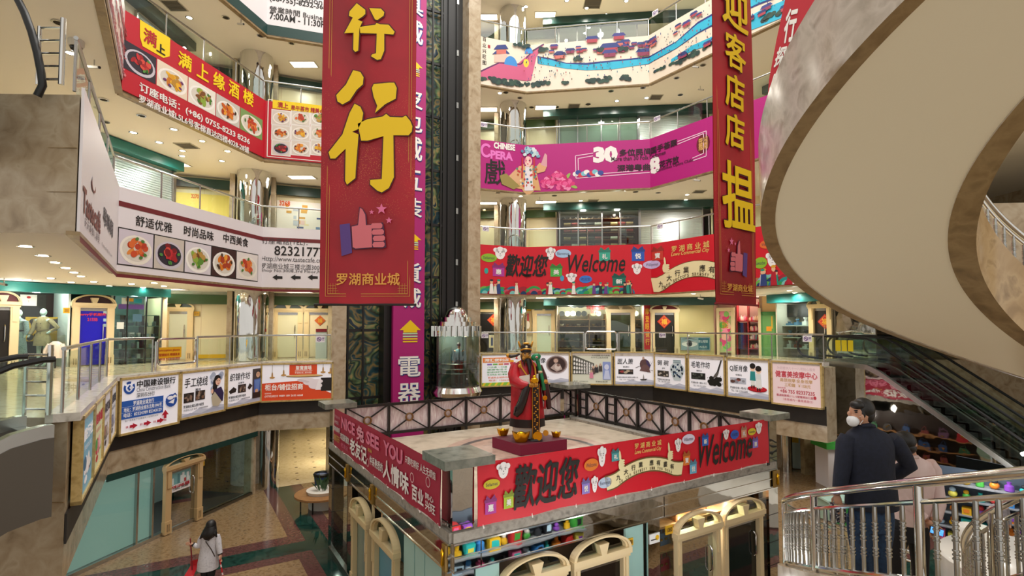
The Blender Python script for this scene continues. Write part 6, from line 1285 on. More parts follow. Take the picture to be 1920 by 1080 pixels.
mb.build('upright', ks); rnd = random.Random(31); hb = {}
def handbag(c, s):
    r = thing('handbag', 'x', 'handbag', (0, 0, 0)); mb = MB(); m_ = flat(c, .4)
    mb.hexa([(-.16 * s, -.06 * s, 0), (.16 * s, -.06 * s, 0), (.16 * s, .06 * s, 0), (-.16 * s, .06 * s, 0), (-.12 * s, -.03 * s, .22 * s), (.12 * s, -.03 * s, .22 * s), (.12 * s, .03 * s, .22 * s), (-.12 * s, .03 * s, .22 * s)], m_); mb.build('body', r)
    mb = MB(); mb.tube([V((-.08 * s, 0, .2 * s)), V((-.07 * s, 0, .3 * s)), V((0, 0, .35 * s)), V((.07 * s, 0, .3 * s)), V((.08 * s, 0, .2 * s))], .012 * s, m_, 6); mb.build('handle', r, True); mb = MB(); mb.box(-.03 * s, -.07 * s, .1 * s, .03 * s, -.045 * s, .14 * s, gold); mb.build('clasp', r); return r
cols = ['7a3a3a', '3a6a4a', 'b02030', '2a4a7a', 'c8b8a0', '2a2420', '6a4a6a', '8a6a40']
yaw = atan2(pKR.e.y, pKR.e.x)
for z in (.39, .89, 1.39):
    for u in (1239, 1250, 1268 + 4, 1281, 1297, 1309, 1322, 1334, 1428, 1433.5):
        c = rnd.choice(cols) if u < 1400 else rnd.choice(['b02030', '2a4a7a', '3a6a4a', 'b02030'])
        if c not in hb: hb[c] = handbag(c, 1.0); o = hb[c]
        else: o = dup(hb[c], (0, 0, 0))
        o.location = pKR.P(ra(u), z, -.5 if u < 1400 else -.42); o.rotation_euler.z = yaw; tag(o, '%s handbag on the wooden kiosk shelves' % {'7a3a3a': 'russet', '3a6a4a': 'green', 'b02030': 'red', '2a4a7a': 'blue', 'c8b8a0': 'pale', '2a2420': 'dark', '6a4a6a': 'violet', '8a6a40': 'tan'}[c], 'handbag', '%s handbags in the kiosk bag shop' % c)
# --- kiosk shop fronts, left side
def la(u, v=950): return pKL.px(u, v)[0]
mb = MB(); mb.pr(pKL, .25, .1, la(656), 2.18, glass_s, 0); mb.obox(pKL, 0.1, .0, KLL - .1, .1, -.05, .06, steel); mb.obox(pKL, la(656), 0, la(664), 2.2, -.08, .05, kmir); mb.obox(pKL, la(701, 1000), 0, la(707, 1000), 2.2, -.08, .05, kmir); mb.build('glass_front', kk)
dk_iv = flat('cdb88c')
arch_door(pKL, la(669, 950), la(700, 950), .02, 1.66, 2.1, 'ivory arched door with chrome handle, farther of two on the pink banner side', M('grey_green_leaf', '7a8f86', .15), dk_iv, .14, off=.02)
arch_door(pKL, la(709, 990), la(753, 990), .02, 1.66, 2.12, 'ivory arched door with blue leaf, nearer of two on the pink banner side', M('blue_leaf', '4a90a8', .15), dk_iv, .14, False, off=.02)
for i, (u0, u1) in enumerate(((757, 777), (778, 796), (797, 836))):
    mb = MB(); mb.obox(pKL, la(u0, 1020) + .01, .1, la(u1, 1020) - .01, 2.18, -.03, 0, aqua); tag(mb.build('aqua_window'), ('aqua glass panel next to the blue arched door', 'middle aqua glass panel on the pink banner side of kiosk', 'widest aqua glass panel at the front left of kiosk')[i], 'panel')
for i, (u, v0, v1) in enumerate(((657.5, 865, 885), (704.5, 897, 925), (843, 1003, 1036))):
    a, z1 = pKL.px(u, v0); z0 = pKL.px(u, v1)[1]; mb = MB(); mb.obox(pKL, a - .06, 2.2, a + .06, 2.58, .06, .1, flat('8a6a2a')); mb.lathe([(.0001, 0), (.03, .04), (.02, .16), (.035, .22), (.0001, .28)], pKL.P(a, 2.26, .12), gold, 8); tag(mb.build('gold_lamp', None, True), ('far', 'middle', 'near')[i] + ' gilt wall ornament on the mirror band under the pink banner', 'ornament', 'gilt ornaments on the kiosk')
a, z = pKR.px(1456, 900); mb = MB(); mb.obox(pKR, KRL - .2, 2.22, KRL + .02, 2.58, .08, .11, flat('8a6a2a')); mb.lathe([(.0001, 0), (.03, .04), (.02, .16), (.035, .22), (.0001, .28)], pKR.P(KRL - .09, 2.26, .13), gold, 8); tag(mb.build('gold_lamp', None, True), 'gilt wall ornament at the right end of the red banner side', 'ornament')
lamp(kp(2.2, .75, 2.1), 9, (1, .95, .9), .06); lamp(kp(5.3, .3, 2.1), 26, (1, .92, .8), .06); lamp(kp(6.2, .3, 2.1), 22, (1, .92, .8), .06); lamp(kp(7.2, .7, 2.1), 5, (1, .9, .75), .06); lamp(kp(.75, 4, 2.1), 8, (.9, 1, 1), .06)

# ================================================================== the statue on its plinth
plz = 2.95
pf = [(.207, 12.63), (1.39, 13.3), (.67, 14.22), (-.51, 13.55)]
mb = MB(); mb.hprism(pf, zT + .01, plz, flat('5a2030'), flat('5a2030'), flat('7a0c38')); tag(mb.build('plinth'), 'low maroon plinth under the robed statue', 'plinth')
st = thing('statue', 'painted statue of a bearded robed man holding gold and a green sceptre', 'statue', (.42, 13.45, plz))
K = 337.
def S_(x, y, dep=0): return V((.42 + (x - 290) / K, 13.45 - dep, plz + (945 - y) / K))
def loft(mb, secs, mat, n=24, fold=0, nf=9):
    vs = []
    for i, (y, xc, hw, dp) in enumerate(secs):
        for k in range(n):
            t = 2 * pi * k / n; f = 1 + fold * sin(nf * t) * (1 - i / len(secs)); c = S_(xc, y); vs.append(c + V((hw / K * cos(t) * f, -dp * sin(t) * f, 0)))
    m = len(secs); mb.add(vs, [(i * n + k, i * n + (k + 1) % n, (i + 1) * n + (k + 1) % n, (i + 1) * n + k) for i in range(m - 1) for k in range(n)] + [list(range(n))[::-1], list(range((m - 1) * n, m * n))], mat)
robe = noise_mat('robe_red', ['a01420', 'b81c28', '8c101a'], 3, .3, 3); blk = M('statue_black', '1a1716', .3); sg_ = M('statue_gold', 'c8902a', .3, .35); sskin = M('statue_skin', 'b8822c', .35); grn_ = M('statue_green', '0f7a4a', .3); wht = M('statue_white', 'd8d2c6', .4)
mb = MB(); loft(mb, [(935, 270, 105, .28), (880, 272, 118, .31), (810, 278, 128, .33)], wht, 30, .05, 12); mb.build('underskirt', st, True)
mb = MB(); loft(mb, [(838, 280, 153, .37), (770, 281, 149, .36)], blk, 30, .03); mb.build('hem', st, True)
mb = MB(); loft(mb, [(785, 281, 147, .355), (700, 279, 143, .345), (600, 275, 136, .33), (500, 272, 132, .31), (420, 268, 126, .30), (345, 266, 112, .27), (305, 268, 88, .22), (280, 272, 55, .15), (262, 276, 36, .11)], robe, 30, .035); mb.build('robe', st, True)
mb = MB()
for x0, x1, d, m_ in ((318, 380, .40, sg_), (324, 374, .415, blk)):
    pts = [(930, .0), (800, .0), (650, -.02), (470, -.04)]
    for i in range(3):
        (y0, e0), (y1, e1) = pts[i], pts[i + 1]; mb.hexa([S_(x0, y0, d + e0 - .08), S_(x1, y0, d + e0 - .1), S_(x1, y0, d + e0 - .03), S_(x0, y0, d + e0), S_(x0, y1, d + e1 - .08), S_(x1, y1, d + e1 - .1), S_(x1, y1, d + e1 - .03), S_(x0, y1, d + e1)], m_)
rn = random.Random(3)
for i in range(26): mb.ell(S_(349 + 14 * sin(i * 1.7), 490 + i * 16, .39 - .0 * i), (.028, .03, .02), sg_, 7, 5)
mb.build('front_panel', st)
mb = MB(); mb.tube([S_(180, 320, .1), S_(168, 390, .16), S_(180, 450, .24), S_(235, 478, .34), S_(290, 480, .42)], [.13, .17, .17, .13, .08], robe, 12); mb.build('sleeve', st, True)
mb = MB(); mb.tube([S_(285, 470, .42), S_(262, 530, .40), S_(238, 610, .38), S_(205, 690, .37), S_(176, 735, .37)], [.07, .10, .115, .12, .07], blk, 12); mb.tube([S_(212, 640, .46), S_(190, 700, .46), S_(165, 712, .44), S_(176, 655, .45)], .02, flat('4a4644'), 6); mb.build('sleeve_drape', st, True)
mb = MB(); mb.tube([S_(372, 330, .06), S_(402, 420, .12), S_(432, 500, .14), S_(450, 600, .1), S_(468, 690, .06)], [.12, .14, .10, .10, .06], M('robe_dark', '3a1418', .35), 12); mb.build('sleeve_drape', st, True)
mb = MB(); mb.hexa([S_(205, 455, .36), S_(300, 470, .45), S_(300, 470, .38), S_(205, 455, .3), S_(210, 408, .36), S_(296, 390, .43), S_(296, 390, .36), S_(210, 408, .3)], wht); mb.hexa([S_(355, 440, .36), S_(372, 440, .34), S_(372, 440, .28), S_(355, 440, .3), S_(355, 390, .36), S_(372, 385, .34), S_(372, 385, .28), S_(355, 390, .3)], wht); mb.build('cuff', st)
mb = MB(); mb.ell(S_(322, 478, .47), (.10, .07, .05), sskin)
for i in range(5): mb.tube([S_(298 + i * 14, 486, .53), S_(302 + i * 14, 470, .56), S_(304 + i * 13, 455, .54)], [.022, .02, .015], sskin, 7)
mb.build('hand', st, True)
mb = MB(); mb.lathe([(.0001, -.02), (.07, 0), (.11, .07), (.125, .11), (.09, .11), (.0001, .10)], S_(335, 468, .46), gold, 14); mb.ell(S_(337, 428, .46), (.085, .07, .055), gold); mb.ell(S_(337, 405, .46), (.05, .045, .04), gold); mb.build('gold_ingot_in_hand', st, True)
mb = MB(); mb.ell(S_(424, 455, .2), (.075, .06, .07), sskin)
for i in range(4): mb.tube([S_(408 + i * 12, 440, .25), S_(412 + i * 12, 455, .28), S_(410 + i * 11, 470, .26)], [.02, .02, .015], sskin, 7)
mb.build('hand', st, True)
mb = MB(); mb.tube([S_(345, 240, .24), S_(372, 300, .22), S_(392, 370, .23), S_(408, 440, .26), S_(416, 490, .25), S_(420, 522, .22)], [.04, .05, .05, .045, .045, .055], grn_, 10); mb.ell(S_(352, 246, .26), (.13, .05, .09), grn_, 14, 9, Matrix.Rotation(-.3, 3, 'Y')); mb.ell(S_(388, 372, .25), (.06, .06, .04), flat('c8b090')); mb.ell(S_(358, 245, .31), (.035, .02, .03), flat('d8d0c4')); mb.ell(S_(360, 245, .325), (.02, .02, .018), flat('b02828')); mb.build('sceptre', st, True)
mb = MB(); mb.lathe([(.0001, -.02), (.06, -.02), (.06, .02), (.0001, .02)], S_(427, 588, .3), gold, 16, axis=Matrix.Rotation(pi / 2, 3, 'X')); mb.tube([S_(428, 530, .28), S_(427, 570, .3)], .01, flat('b02020'), 5); mb.tube([S_(428, 605, .3), S_(427, 680, .28)], [.02, .03], flat('a01420'), 6); mb.build('coin_tassel', st, True)
# head, face, beard, hat
mb = MB(); hc = S_(270, 232, .16); mb.ell(hc, (.125, .135, .165), sskin, 18, 12); mb.ell(S_(283, 240, .30), (.022, .035, .04), sskin, 8, 6); mb.ell(S_(250, 255, .25), (.05, .04, .05), sskin, 8, 6); mb.ell(S_(300, 252, .24), (.05, .04, .05), sskin, 8, 6); mb.ell(S_(228, 238, .12), (.025, .05, .06), sskin, 8, 6)
mb.tube([S_(272, 275, .14), S_(274, 300, .1)], [.08, .09], sskin, 10); mb.build('head', st, True)
mb = MB()
for x in (260, 297):
    mb.ell(S_(x, 216, .285), (.035, .015, .012), blk, 8, 5, Matrix.Rotation(.25 if x < 280 else -.25, 3, 'Y')); mb.ell(S_(x, 228, .285), (.02, .012, .010), wht, 8, 5); mb.ell(S_(x + 1, 228, .295), (.009, .008, .009), blk, 6, 4)
mb.build('eyes', st, True)
mb = MB(); mb.tube([S_(284, 262, .31), S_(292, 300, .33), S_(298, 345, .36), S_(302, 400, .38)], [.06, .055, .045, .012], blk, 10)
for s_ in (-1, 1): mb.tube([S_(284 + s_ * 8, 256, .31), S_(284 + s_ * 26, 275, .29), S_(286 + s_ * 34, 320, .28)], [.018, .022, .008], blk, 7)
mb.tube([S_(240, 225, .2), S_(236, 260, .22), S_(242, 290, .24)], [.03, .035, .012], blk, 7); mb.build('beard', st, True)
mb = MB(); mb.lathe([(.132, -.04), (.14, .0), (.135, .1), (.11, .16), (.0001, .19)], S_(268, 195, .15), blk, 18); mb.tube([S_(222, 190, .2), S_(245, 178, .29), S_(272, 176, .31), S_(305, 178, .27), S_(318, 188, .2)], .02, sg_, 7)
for x, r in ((212, -.3), (318, .3)): mb.ell(S_(x, 140, .14), (.03, .06, .10), sg_, 8, 6, Matrix.Rotation(r, 3, 'Y'))
mb.ell(S_(270, 130, .22), (.09, .04, .03), sg_, 10, 6); mb.ell(S_(272, 158, .3), (.03, .02, .03), flat('e8d8b0'), 8, 6); mb.build('hat', st, True)
mb = MB(); mb.tube([S_(215, 222, .1), S_(180, 240, .1), S_(140, 246, .08), S_(112, 236, .06)], [.025, .03, .035, .05], blk, 8); mb.ell(S_(112, 236, .08), (.045, .04, .05), sg_, 8, 6); mb.build('hat_wing', st, True)
mb = MB(); mb.tube([S_(215, 280, .22), S_(228, 330, .28), S_(262, 380, .33), S_(292, 420, .38)], .022, sg_, 7); mb.tube([S_(330, 290, .2), S_(345, 340, .26), S_(350, 400, .3)], .022, sg_, 7); mb.ell(S_(215, 320, .27), (.05, .02, .05), sg_, 8, 6); mb.build('collar_trim', st, True)
mb = MB(); 
for x, y, r, d in ((362, 900, .115, .42), (432, 880, .07, .34)): mb.lathe([(.0001, -.03), (r, -.03), (r * 1.02, 0), (r, .03), (.0001, .035)], S_(x, y, d), gold if r > .1 else sg_, 18, axis=Matrix.Rotation(pi / 2, 3, 'X'))
mb.tube([S_(300, 945, .38), S_(345, 938, .42), S_(400, 942, .38)], [.05, .06, .05], blk, 8); mb.ell(S_(240, 930, .26), (.10, .12, .06), wht, 10, 6); mb.build('base_coins', st, True)
for u, v, wd, lb_ in ((977, 829, .46, 'largest gold ingot lying before the statue'), (943, 817, .33, 'gold ingot at the left edge of the plinth'), (1043, 820, .26, 'small gold ingot at right edge of the plinth')):
    p = atZ(u, v, plz); p.y += .02; mb = MB(); n = 18; vs = []
    for (r, z) in ((.0001, 0), (.3, .0), (.42, .18), (.5, .42), (.44, .40), (.26, .3)):
        for k in range(n): t = 2 * pi * k / n; lift = 1 + .42 * abs(cos(t)) ** 2 if r > .4 else 1; vs.append(p + V((r * wd * cos(t), -r * wd * .62 * sin(t), z * wd * lift)))
    mb.add(vs, [(j * n + k, j * n + (k + 1) % n, (j + 1) * n + (k + 1) % n, (j + 1) * n + k) for j in range(5) for k in range(n)] + [list(range(5 * n, 6 * n))], gold); mb.ell(p + V((0, 0, wd * .36)), (wd * .27, wd * .18, wd * .22), gold, 14, 8)
    tag(mb.build('gold_ingot', None, True), lb_, 'ingot', 'gold ingots around the statue')

# ================================================================== lift cab
c2 = pT.P(ta(848), 0, .42); lc = thing('lift_cab', 'round glass lift cab with stepped chrome crown', 'lift', (c2.x, c2.y, 3.1))
def Lc(z): return V((c2.x, c2.y, z))
R_ = .92
mb = MB(); mb.lathe([(R_, 3.45), (R_, 5.45)], Lc(0), glass('lift_glass', 'b4c8be', .10), 28); mb.build('glass_wall', lc, True)
mb = MB()
for r, z0, z1 in ((.98, 5.42, 5.62), (.93, 5.62, 5.8), (.8, 5.8, 5.98), (.62, 5.98, 6.16), (.46, 6.16, 6.26)): mb.lathe([(r, z0), (r, z1), (.0001, z1)], Lc(0), chrome, 24)
mb.lathe([(.42 * cos(t * pi / 16), 6.26 + .36 * sin(t * pi / 16)) for t in range(0, 9)], Lc(0), chrome, 20); mb.build('crown', lc, True)
mb = MB(); n = 26
for i in range(n): t = 2 * pi * i / n; r = .97; mb.tube([Lc(5.4) + V((r * cos(t), r * sin(t), 0)), Lc(5.82) + V((r * cos(t), r * sin(t), 0))], .05, chrome, 6)
mb.build('crown_flute', lc, True)
mb = MB(); mb.lathe([(.0001, 3.38), (.94, 3.38), (.95, 3.46), (.0001, 3.46)], Lc(0), steel, 28); mb.lathe([(1.0, 3.05), (1.06, 3.2), (.95, 3.4)], Lc(0), chrome, 28); mb.build('floor_ring', lc, True)
for z in (3.95, 4.12, 4.32): 
    mb = MB(); mb.tube([Lc(z) + V(((R_ - .06) * cos(pi + pi * i / 16), (R_ - .06) * sin(pi + pi * i / 16), 0)) for i in range(17)], .035, steel, 7); mb.build('grab_rail', lc, True)
mb = MB(); mb.obox(pT, ta(848) - .6, 3.45, ta(848) + .6, 5.42, .0, .03, flat('6a7a72')); mb.build('back_wall', lc)
for i in range(3): mb = MB(); mb.lathe([(.0001, -.01), (.05, -.01)], Lc(5.4) + V((-.4 + .4 * i, -.3, 0)), led, 10); mb.build('lamp', lc)
lamp(Lc(5.3) + V((0, -.2, 0)), 12, (1, .95, .85), .06)
# ================================================================== spiral stair
SX, SY = 7.0, 4.92
def sp(R, ph, z): return V((SX + R * cos(ph), SY + R * sin(ph), z))
def zu(ph): return 7.077 + 1.508 * (ph - 2.6)
def zl_(ph): return 3.32 + 1.508 * (ph - pi)
stone_w = noise_mat('stair_stone', ['a99f92', 'bdb3a6', 'cfc6ba', 'b0a598', '97896f'], 3.2, .17, 8, dist=.5, lo=.25, hi=.75)
soffm = M('stair_soffit_paint', 'f0e9cf', .75)
stn = thing('spiral_staircase', 'big spiral staircase with cream underside and stone parapets at right', 'staircase', (SX, SY, 0)); stn['kind'] = 'structure'
def helix(name, parent, zf_, p0, p1, prof, mats, n=120, closed=True, smooth=True):
    """prof: (R, dz) polygon swept along the helix; mats per edge"""
    mb = MB(); k = len(prof)
    for e in range(k if closed else k - 1):
        r0, d0 = prof[e]; r1, d1 = prof[(e + 1) % k]
        vs = []
        for i in range(n + 1): ph = p0 + (p1 - p0) * i / n; vs += [sp(r0, ph, zf_(ph) + d0), sp(r1, ph, zf_(ph) + d1)]
        mb.add(vs, [(2 * i, 2 * i + 1, 2 * i + 3, 2 * i + 2) for i in range(n)], mats[e])
    for ph in (p0, p1): mb.add([sp(r, ph, zf_(ph) + d) for r, d in prof], [list(range(k))], mats[0])
    return mb.build(name, parent, smooth)
U0, U1 = .3, 4.75
helix('underside', stn, zu, U0, U1, [(2.16, 0), (4.02, 0), (4.02, .3), (2.16, .3)], [soffm, marble, floor_cream, marble])
helix('outer_parapet', stn, zu, U0, U1, [(4.0, -.02), (4.17, -.02), (4.18, .88), (4.02, .88)], [marble_d, stone_w, marble_d, stone_w])
tanw = noise_mat('tan_parapet', ['a8895c', 'bb9b6c', 'c8aa7c', '8f7148'], 3, .2, 8, dist=.5)
helix('inner_parapet', stn, zu, U0, U1, [(1.92, -.02), (2.18, -.02), (2.14, .85), (1.9, .85)], [marble_d, stone_w, marble_d, tanw])
mb = MB(); n = 110
for i in range(n):   # stepped lower flight
    dp = .113; ph = .95 + i * dp
    if ph > 4.0: break
    z = max(.02, zl_(ph)); zb_ = max(.0, z - .42); q = [sp(2.1, ph, 0), sp(3.95, ph, 0), sp(3.95, ph + dp, 0), sp(2.1, ph + dp, 0)]; q = [(p.x, p.y) for p in q]; mb.hprism(q, zb_, z + .085, floor_cream, soffm, marble)
mb.build('lower_steps', stn)
helix('lower_curb', stn, zl_, 1.15, 4.0, [(3.88, -.45), (4.06, -.45), (4.06, .17), (3.88, .17)], [marble_d, stone_w, marble, stone_w])
helix('lower_inner_curb', stn, zl_, 1.15, 4.0, [(2.06, -.45), (2.2, -.45), (2.2, .17), (2.06, .17)], [marble_d, stone_w, marble, stone_w])
def hrail(name, lab, R, zf_, p0, p1, dz_base, h, step, post_step, post0, sub=.15, r=.038):
    root = thing(name, lab, 'railing', sp(R, (p0 + p1) / 2, zf_((p0 + p1) / 2))); N_ = int((p1 - p0) * 16)
    arcp = lambda dz: [sp(R, p0 + (p1 - p0) * i / N_, zf_(p0 + (p1 - p0) * i / N_) + dz) for i in range(N_ + 1)]
    mb = MB(); mb.tube(arcp(dz_base + h), r, chrome, 12); mb.build('handrail', root, True)
    for d_, rr in ((dz_base + h - sub, .02), (dz_base, .022)): mb = MB(); mb.tube(arcp(d_), rr, chrome, 8); mb.build('rail', root, True)
    posts = []; ph = post0
    while ph > p0: ph -= post_step
    ph += post_step
    while ph < p1: posts.append(ph); ph += post_step
    for ph in posts: mb = MB(); b = zf_(ph); mb.tube([sp(R, ph, b + dz_base - .1), sp(R, ph, b + dz_base + h)], .034, chrome, 10); mb.build('newel_post', root, True)
    ph = p0 + step / 2; cnt = 0; nb = (h - sub)
    while ph < p1 and cnt < 98:
        if all(abs(ph - q) > step * .4 for q in posts):
            mb = MB(); b = zf_(ph) + dz_base; prof = [(.016, 0), (.016, nb * .2), (.017, nb * .26)]
            for k in range(3):
                for c in (.3, .5, .7): pass
            for c in (.28, .33, .38, .5, .55, .64, .69, .74): prof += [(.017, nb * c - .008), (.024, nb * c - .005), (.024, nb * c + .005), (.017, nb * c + .008)]
            prof += [(.02, nb * .8), (.016, nb)]; mb.lathe(prof, sp(R, ph, b), steel, 8); mb.build('baluster', root, True); cnt += 1
        ph += step
    return root
hrail('stair_railing', 'chrome railing with ringed balusters in front of the two men', 3.97, zl_, 1.6, 3.98, .22, .73, .0335, .325, 3.36)
hrail('stair_railing', 'inner chrome railing of the lower stair flight at bottom right', 2.13, zl_, 1.4, 3.9, .22, .73, .06, .5, 2.9)
hrail('stair_railing', 'chrome railing on top of the inner tan parapet at right edge', 2.02, zu, .7, 3.0, .88, .5, .075, .6, 1.6, .1, .035)
mb = MB(); p = sp(2.02, 2.985, 0); mb.tube([V((p.x, p.y, zu(2.985) + .8)), V((p.x, p.y, 15))], .03, steel, 10); tag(mb.build('steel_pole', None, True), 'thin grey steel pole at the upper right edge', 'pole')
mb = MB()   # worn dark scratches on the parapet and small fixing holes below
rb3 = thing('hanging_banner', 'red banner with white characters partly hidden behind the stair parapet', 'banner', at_u(1485, 10).to_3d() + V((0, 0, 9)))
pR3 = Plane(at_u(1430, 10.2), at_u(1560, 9.6)); mb = MB(); pts = [pR3.px(u, v) for u, v in ((1436, 230), (1442, 150), (1456, 75), (1472, 0), (1486, -60), (1560, -60), (1545, 60), (1500, 170), (1470, 240), (1440, 250))]; mb.prism(pR3, pts, 0, .012, flat('b81226', .5)); mb.build('cloth', rb3)
mb = MB()
for ch, u0, v0, u1, v1 in (('行', 1465, 22, 1487, 84), ('探', 1449, 92, 1467, 128), ('店', 1441, 138, 1453, 170)):
    a0, z1 = pR3.px(u0, v0); z0 = pR3.px(u0, v1)[1]; a1 = pR3.px(u1, v0)[0]
    vs, fs, bb = glyphs(ch, .03); mb.add([pR3.P(a0 + (a1 - a0) * (x - bb[0]) / (bb[2] - bb[0]) + (y - bb[1]) / (bb[3] - bb[1]) * .1, z0 + (z1 - z0) * (y - bb[1]) / (bb[3] - bb[1]), .02 + k * .0007) for x, y, k in vs], fs, white)
mb.build('lettering', rb3)

# ================================================================== escalators
step_m = M('escalator_step', '2a2c2c', .35, .6); rubber = M('handrail_rubber', '0e0e0f', .35)
def escalator(lab, s, ang, z_top, drop, flat0=1.5, flat1=1.5, w=1.45, slope=radians(30), side=kmir, up=False, newel=True, deep=1.0):
    d = V((cos(ang), sin(ang))); nn = V((-d.y, d.x)); s = V(s); run = abs(drop) / math.tan(slope); sg = -1 if not up else 1
    prof = [(0, z_top), (flat0 * .7, z_top), (flat0 + .25, z_top + sg * .06), (flat0 + .6, z_top + sg * .24)]
    x1 = flat0 + run; prof += [(x1 - .4, z_top + sg * (abs(drop) - .22)), (x1, z_top + sg * (abs(drop) - .05)), (x1 + flat1 * .3, z_top + sg * abs(drop)), (x1 + flat1, z_top + sg * abs(drop))]
    def Q(x, z, o): p = s + d * x + nn * o; return V((p.x, p.y, z))
    root = thing('escalator', lab, 'escalator', Q(0, z_top, w / 2))
    for o in (0, w - .16):
        mb = MB()
        for i in range(len(prof) - 1):
            (xa, za), (xb, zb2) = prof[i], prof[i + 1]; mb.hexa([Q(xa, za - .02, o), Q(xb, zb2 - .02, o), Q(xb, zb2 - .02, o + .16), Q(xa, za - .02, o + .16), Q(xa, za + .14, o), Q(xb, zb2 + .14, o), Q(xb, zb2 + .14, o + .16), Q(xa, za + .14, o + .16)], steel)
        mb.build('deck_strip', root)
        mb = MB(); m_ = o + .08
        for i in range(len(prof) - 1):
            (xa, za), (xb, zb2) = prof[i], prof[i + 1]; mb.poly([Q(xa, za + .14, m_), Q(xb, zb2 + .14, m_), Q(xb, zb2 + .92, m_), Q(xa, za + .92, m_)], glass_b)
        mb.build('glass_balustrade', root)
        hp = [Q(x, z + .96, m_) for x, z in prof]; (x0, z0), (xe, ze) = prof[0], prof[-1]
        st_ = [Q(x0 - .0 - .36 * sin(t), z0 + .60 + .36 * cos(t), m_) for t in [pi - i * pi / 8 for i in range(8)]]; en = [Q(xe + .36 * sin(t), ze + .60 + .36 * cos(t), m_) for t in [i * pi / 8 for i in range(1, 9)]]
        mb = MB(); mb.tube(([Q(x0 + .5, z0 + .2, m_)] + st_ if newel else []) + hp + en + [Q(xe - .5, ze + .2, m_)], .04, rubber, 8); mb.build('handrail', root, True)
    mb = MB(); 
    for o in (-.01, w - .01):
        for i in range(len(prof) - 1):
            (xa, za), (xb, zb2) = prof[i], prof[i + 1]; mb.hexa([Q(xa, max(0, za - deep), o), Q(xb, max(0, zb2 - deep), o), Q(xb, max(0, zb2 - deep), o + .02), Q(xa, max(0, za - deep), o + .02), Q(xa, za - .02, o), Q(xb, zb2 - .02, o), Q(xb, zb2 - .02, o + .02), Q(xa, za - .02, o + .02)], side)
    for i in range(len(prof) - 1):
        (xa, za), (xb, zb2) = prof[i], prof[i + 1]; mb.poly([Q(xa, max(0, za - deep), 0), Q(xb, max(0, zb2 - deep), 0), Q(xb, max(0, zb2 - deep), w), Q(xa, max(0, za - deep), w)], side)
    mb.build('truss_cladding', root); mb = MB(); n = int(abs(drop) / .2)
    for i in range(n): xa = flat0 + run * i / n; za = z_top + sg * abs(drop) * (i + (1 if not up else 0)) / n; mb.hexa([Q(xa, za - .35, .17), Q(xa + run / n, za - .35, .17), Q(xa + run / n, za - .35, w - .17), Q(xa, za - .35, w - .17), Q(xa, za, .17), Q(xa + run / n, za, .17), Q(xa + run / n, za, w - .17), Q(xa, za, w - .17)], step_m)
    for xa, xb, z in ((0, flat0, z_top), (flat0 + run, flat0 + run + flat1, z_top + sg * abs(drop))): mb.hexa([Q(xa, z - .1, .17), Q(xb, z - .1, .17), Q(xb, z - .1, w - .17), Q(xa, z - .1, w - .17), Q(xa, z, .17), Q(xb, z, .17), Q(xb, z, w - .17), Q(xa, z, w - .17)], steel)
    mb.build('steps', root); return root
escalator('escalator descending from the right end of the second floor, nearer of two', (10.29, 18.2), radians(-57), 4.5, 4.45, 1.6, side=mirror, slope=radians(35), deep=2.4)
escalator('escalator behind the nearer one at right, descending beside the marble wall', (12.05, 19.35), radians(-57), 4.5, 4.45, 1.6, side=mirror, slope=radians(35))
escalator('escalator leaving the second floor at far left edge', (-6.85, 7.35), radians(236), 4.42, 4.4, .15, 1, 1.3, side=M('dark_cladding', '5c564e', .3, .5), newel=False)
e3 = escalator('escalator rising from the third floor at upper left corner', (-7.4, 7.2), radians(205), 9.2, 4.5, .25, 1, 1.3, side=M('dark_cladding', '5c564e', .3, .5), up=True, newel=False)
mb = MB(); mb.tube([atY(u, v, 7.3) for u, v in ((14, -40), (30, -8), (46, 24), (60, 62), (70, 100), (77, 136), (80, 160), (70, 180))], .05, rubber, 10); mb.build('handrail', e3, True)
mb = MB(); mb.box(11.45, 20.6, 0, 30, 20.88, 4.5, noise_mat('dark_marble_wall', ['8a7a58', '9c8c6a', '7a6a4a', 'a4956f'], 2.4, .3, 8)); mb.build('wall_escalator', kind='structure')
for i in range(3):
    t = .92 + i * .19; q0 = V((10.29, 18.2)) + V((.545, -.839)) * t - V((.839, .545)) * -.05; q1 = q0 + V((.545, -.839)) * .16; pN = Plane(q0, q1); o = MB(); o.obox(pN, 0, 4.98, .16, 5.34, 0, .01, flat('ead21c')); tag(o.build('yellow_notice'), ('left', 'middle', 'right')[i] + ' yellow notice sheet on the escalator glass', 'notice')
# ladder-like end rails at the two left gallery ends
def end_rail(x, y, z, lab, w_=.34, h=.86):
    root = thing('end_railing', lab, 'railing', (x, y, z)); mb = MB()
    for dx in (0, -w_): mb.tube([V((x + dx, y, z)), V((x + dx, y, z + h + (.12 if dx == 0 else 0)))], .035 if dx == 0 else .025, chrome, 8)
    mb.build('post', root, True); mb = MB()
    for i in range(5): zz_ = z + .08 + i * (h - .1) / 4; mb.tube([V((x, y, zz_)), V((x - w_, y, zz_))], .018, chrome, 7)
    mb.build('cross_bar', root, True)
end_rail(-6.5, 7.35, 4.56, 'ladder-like chrome end railing on the second floor at far left'); end_rail(-6.5, 7.35, 9.28, 'ladder-like chrome end railing above the marble end wall at upper left')

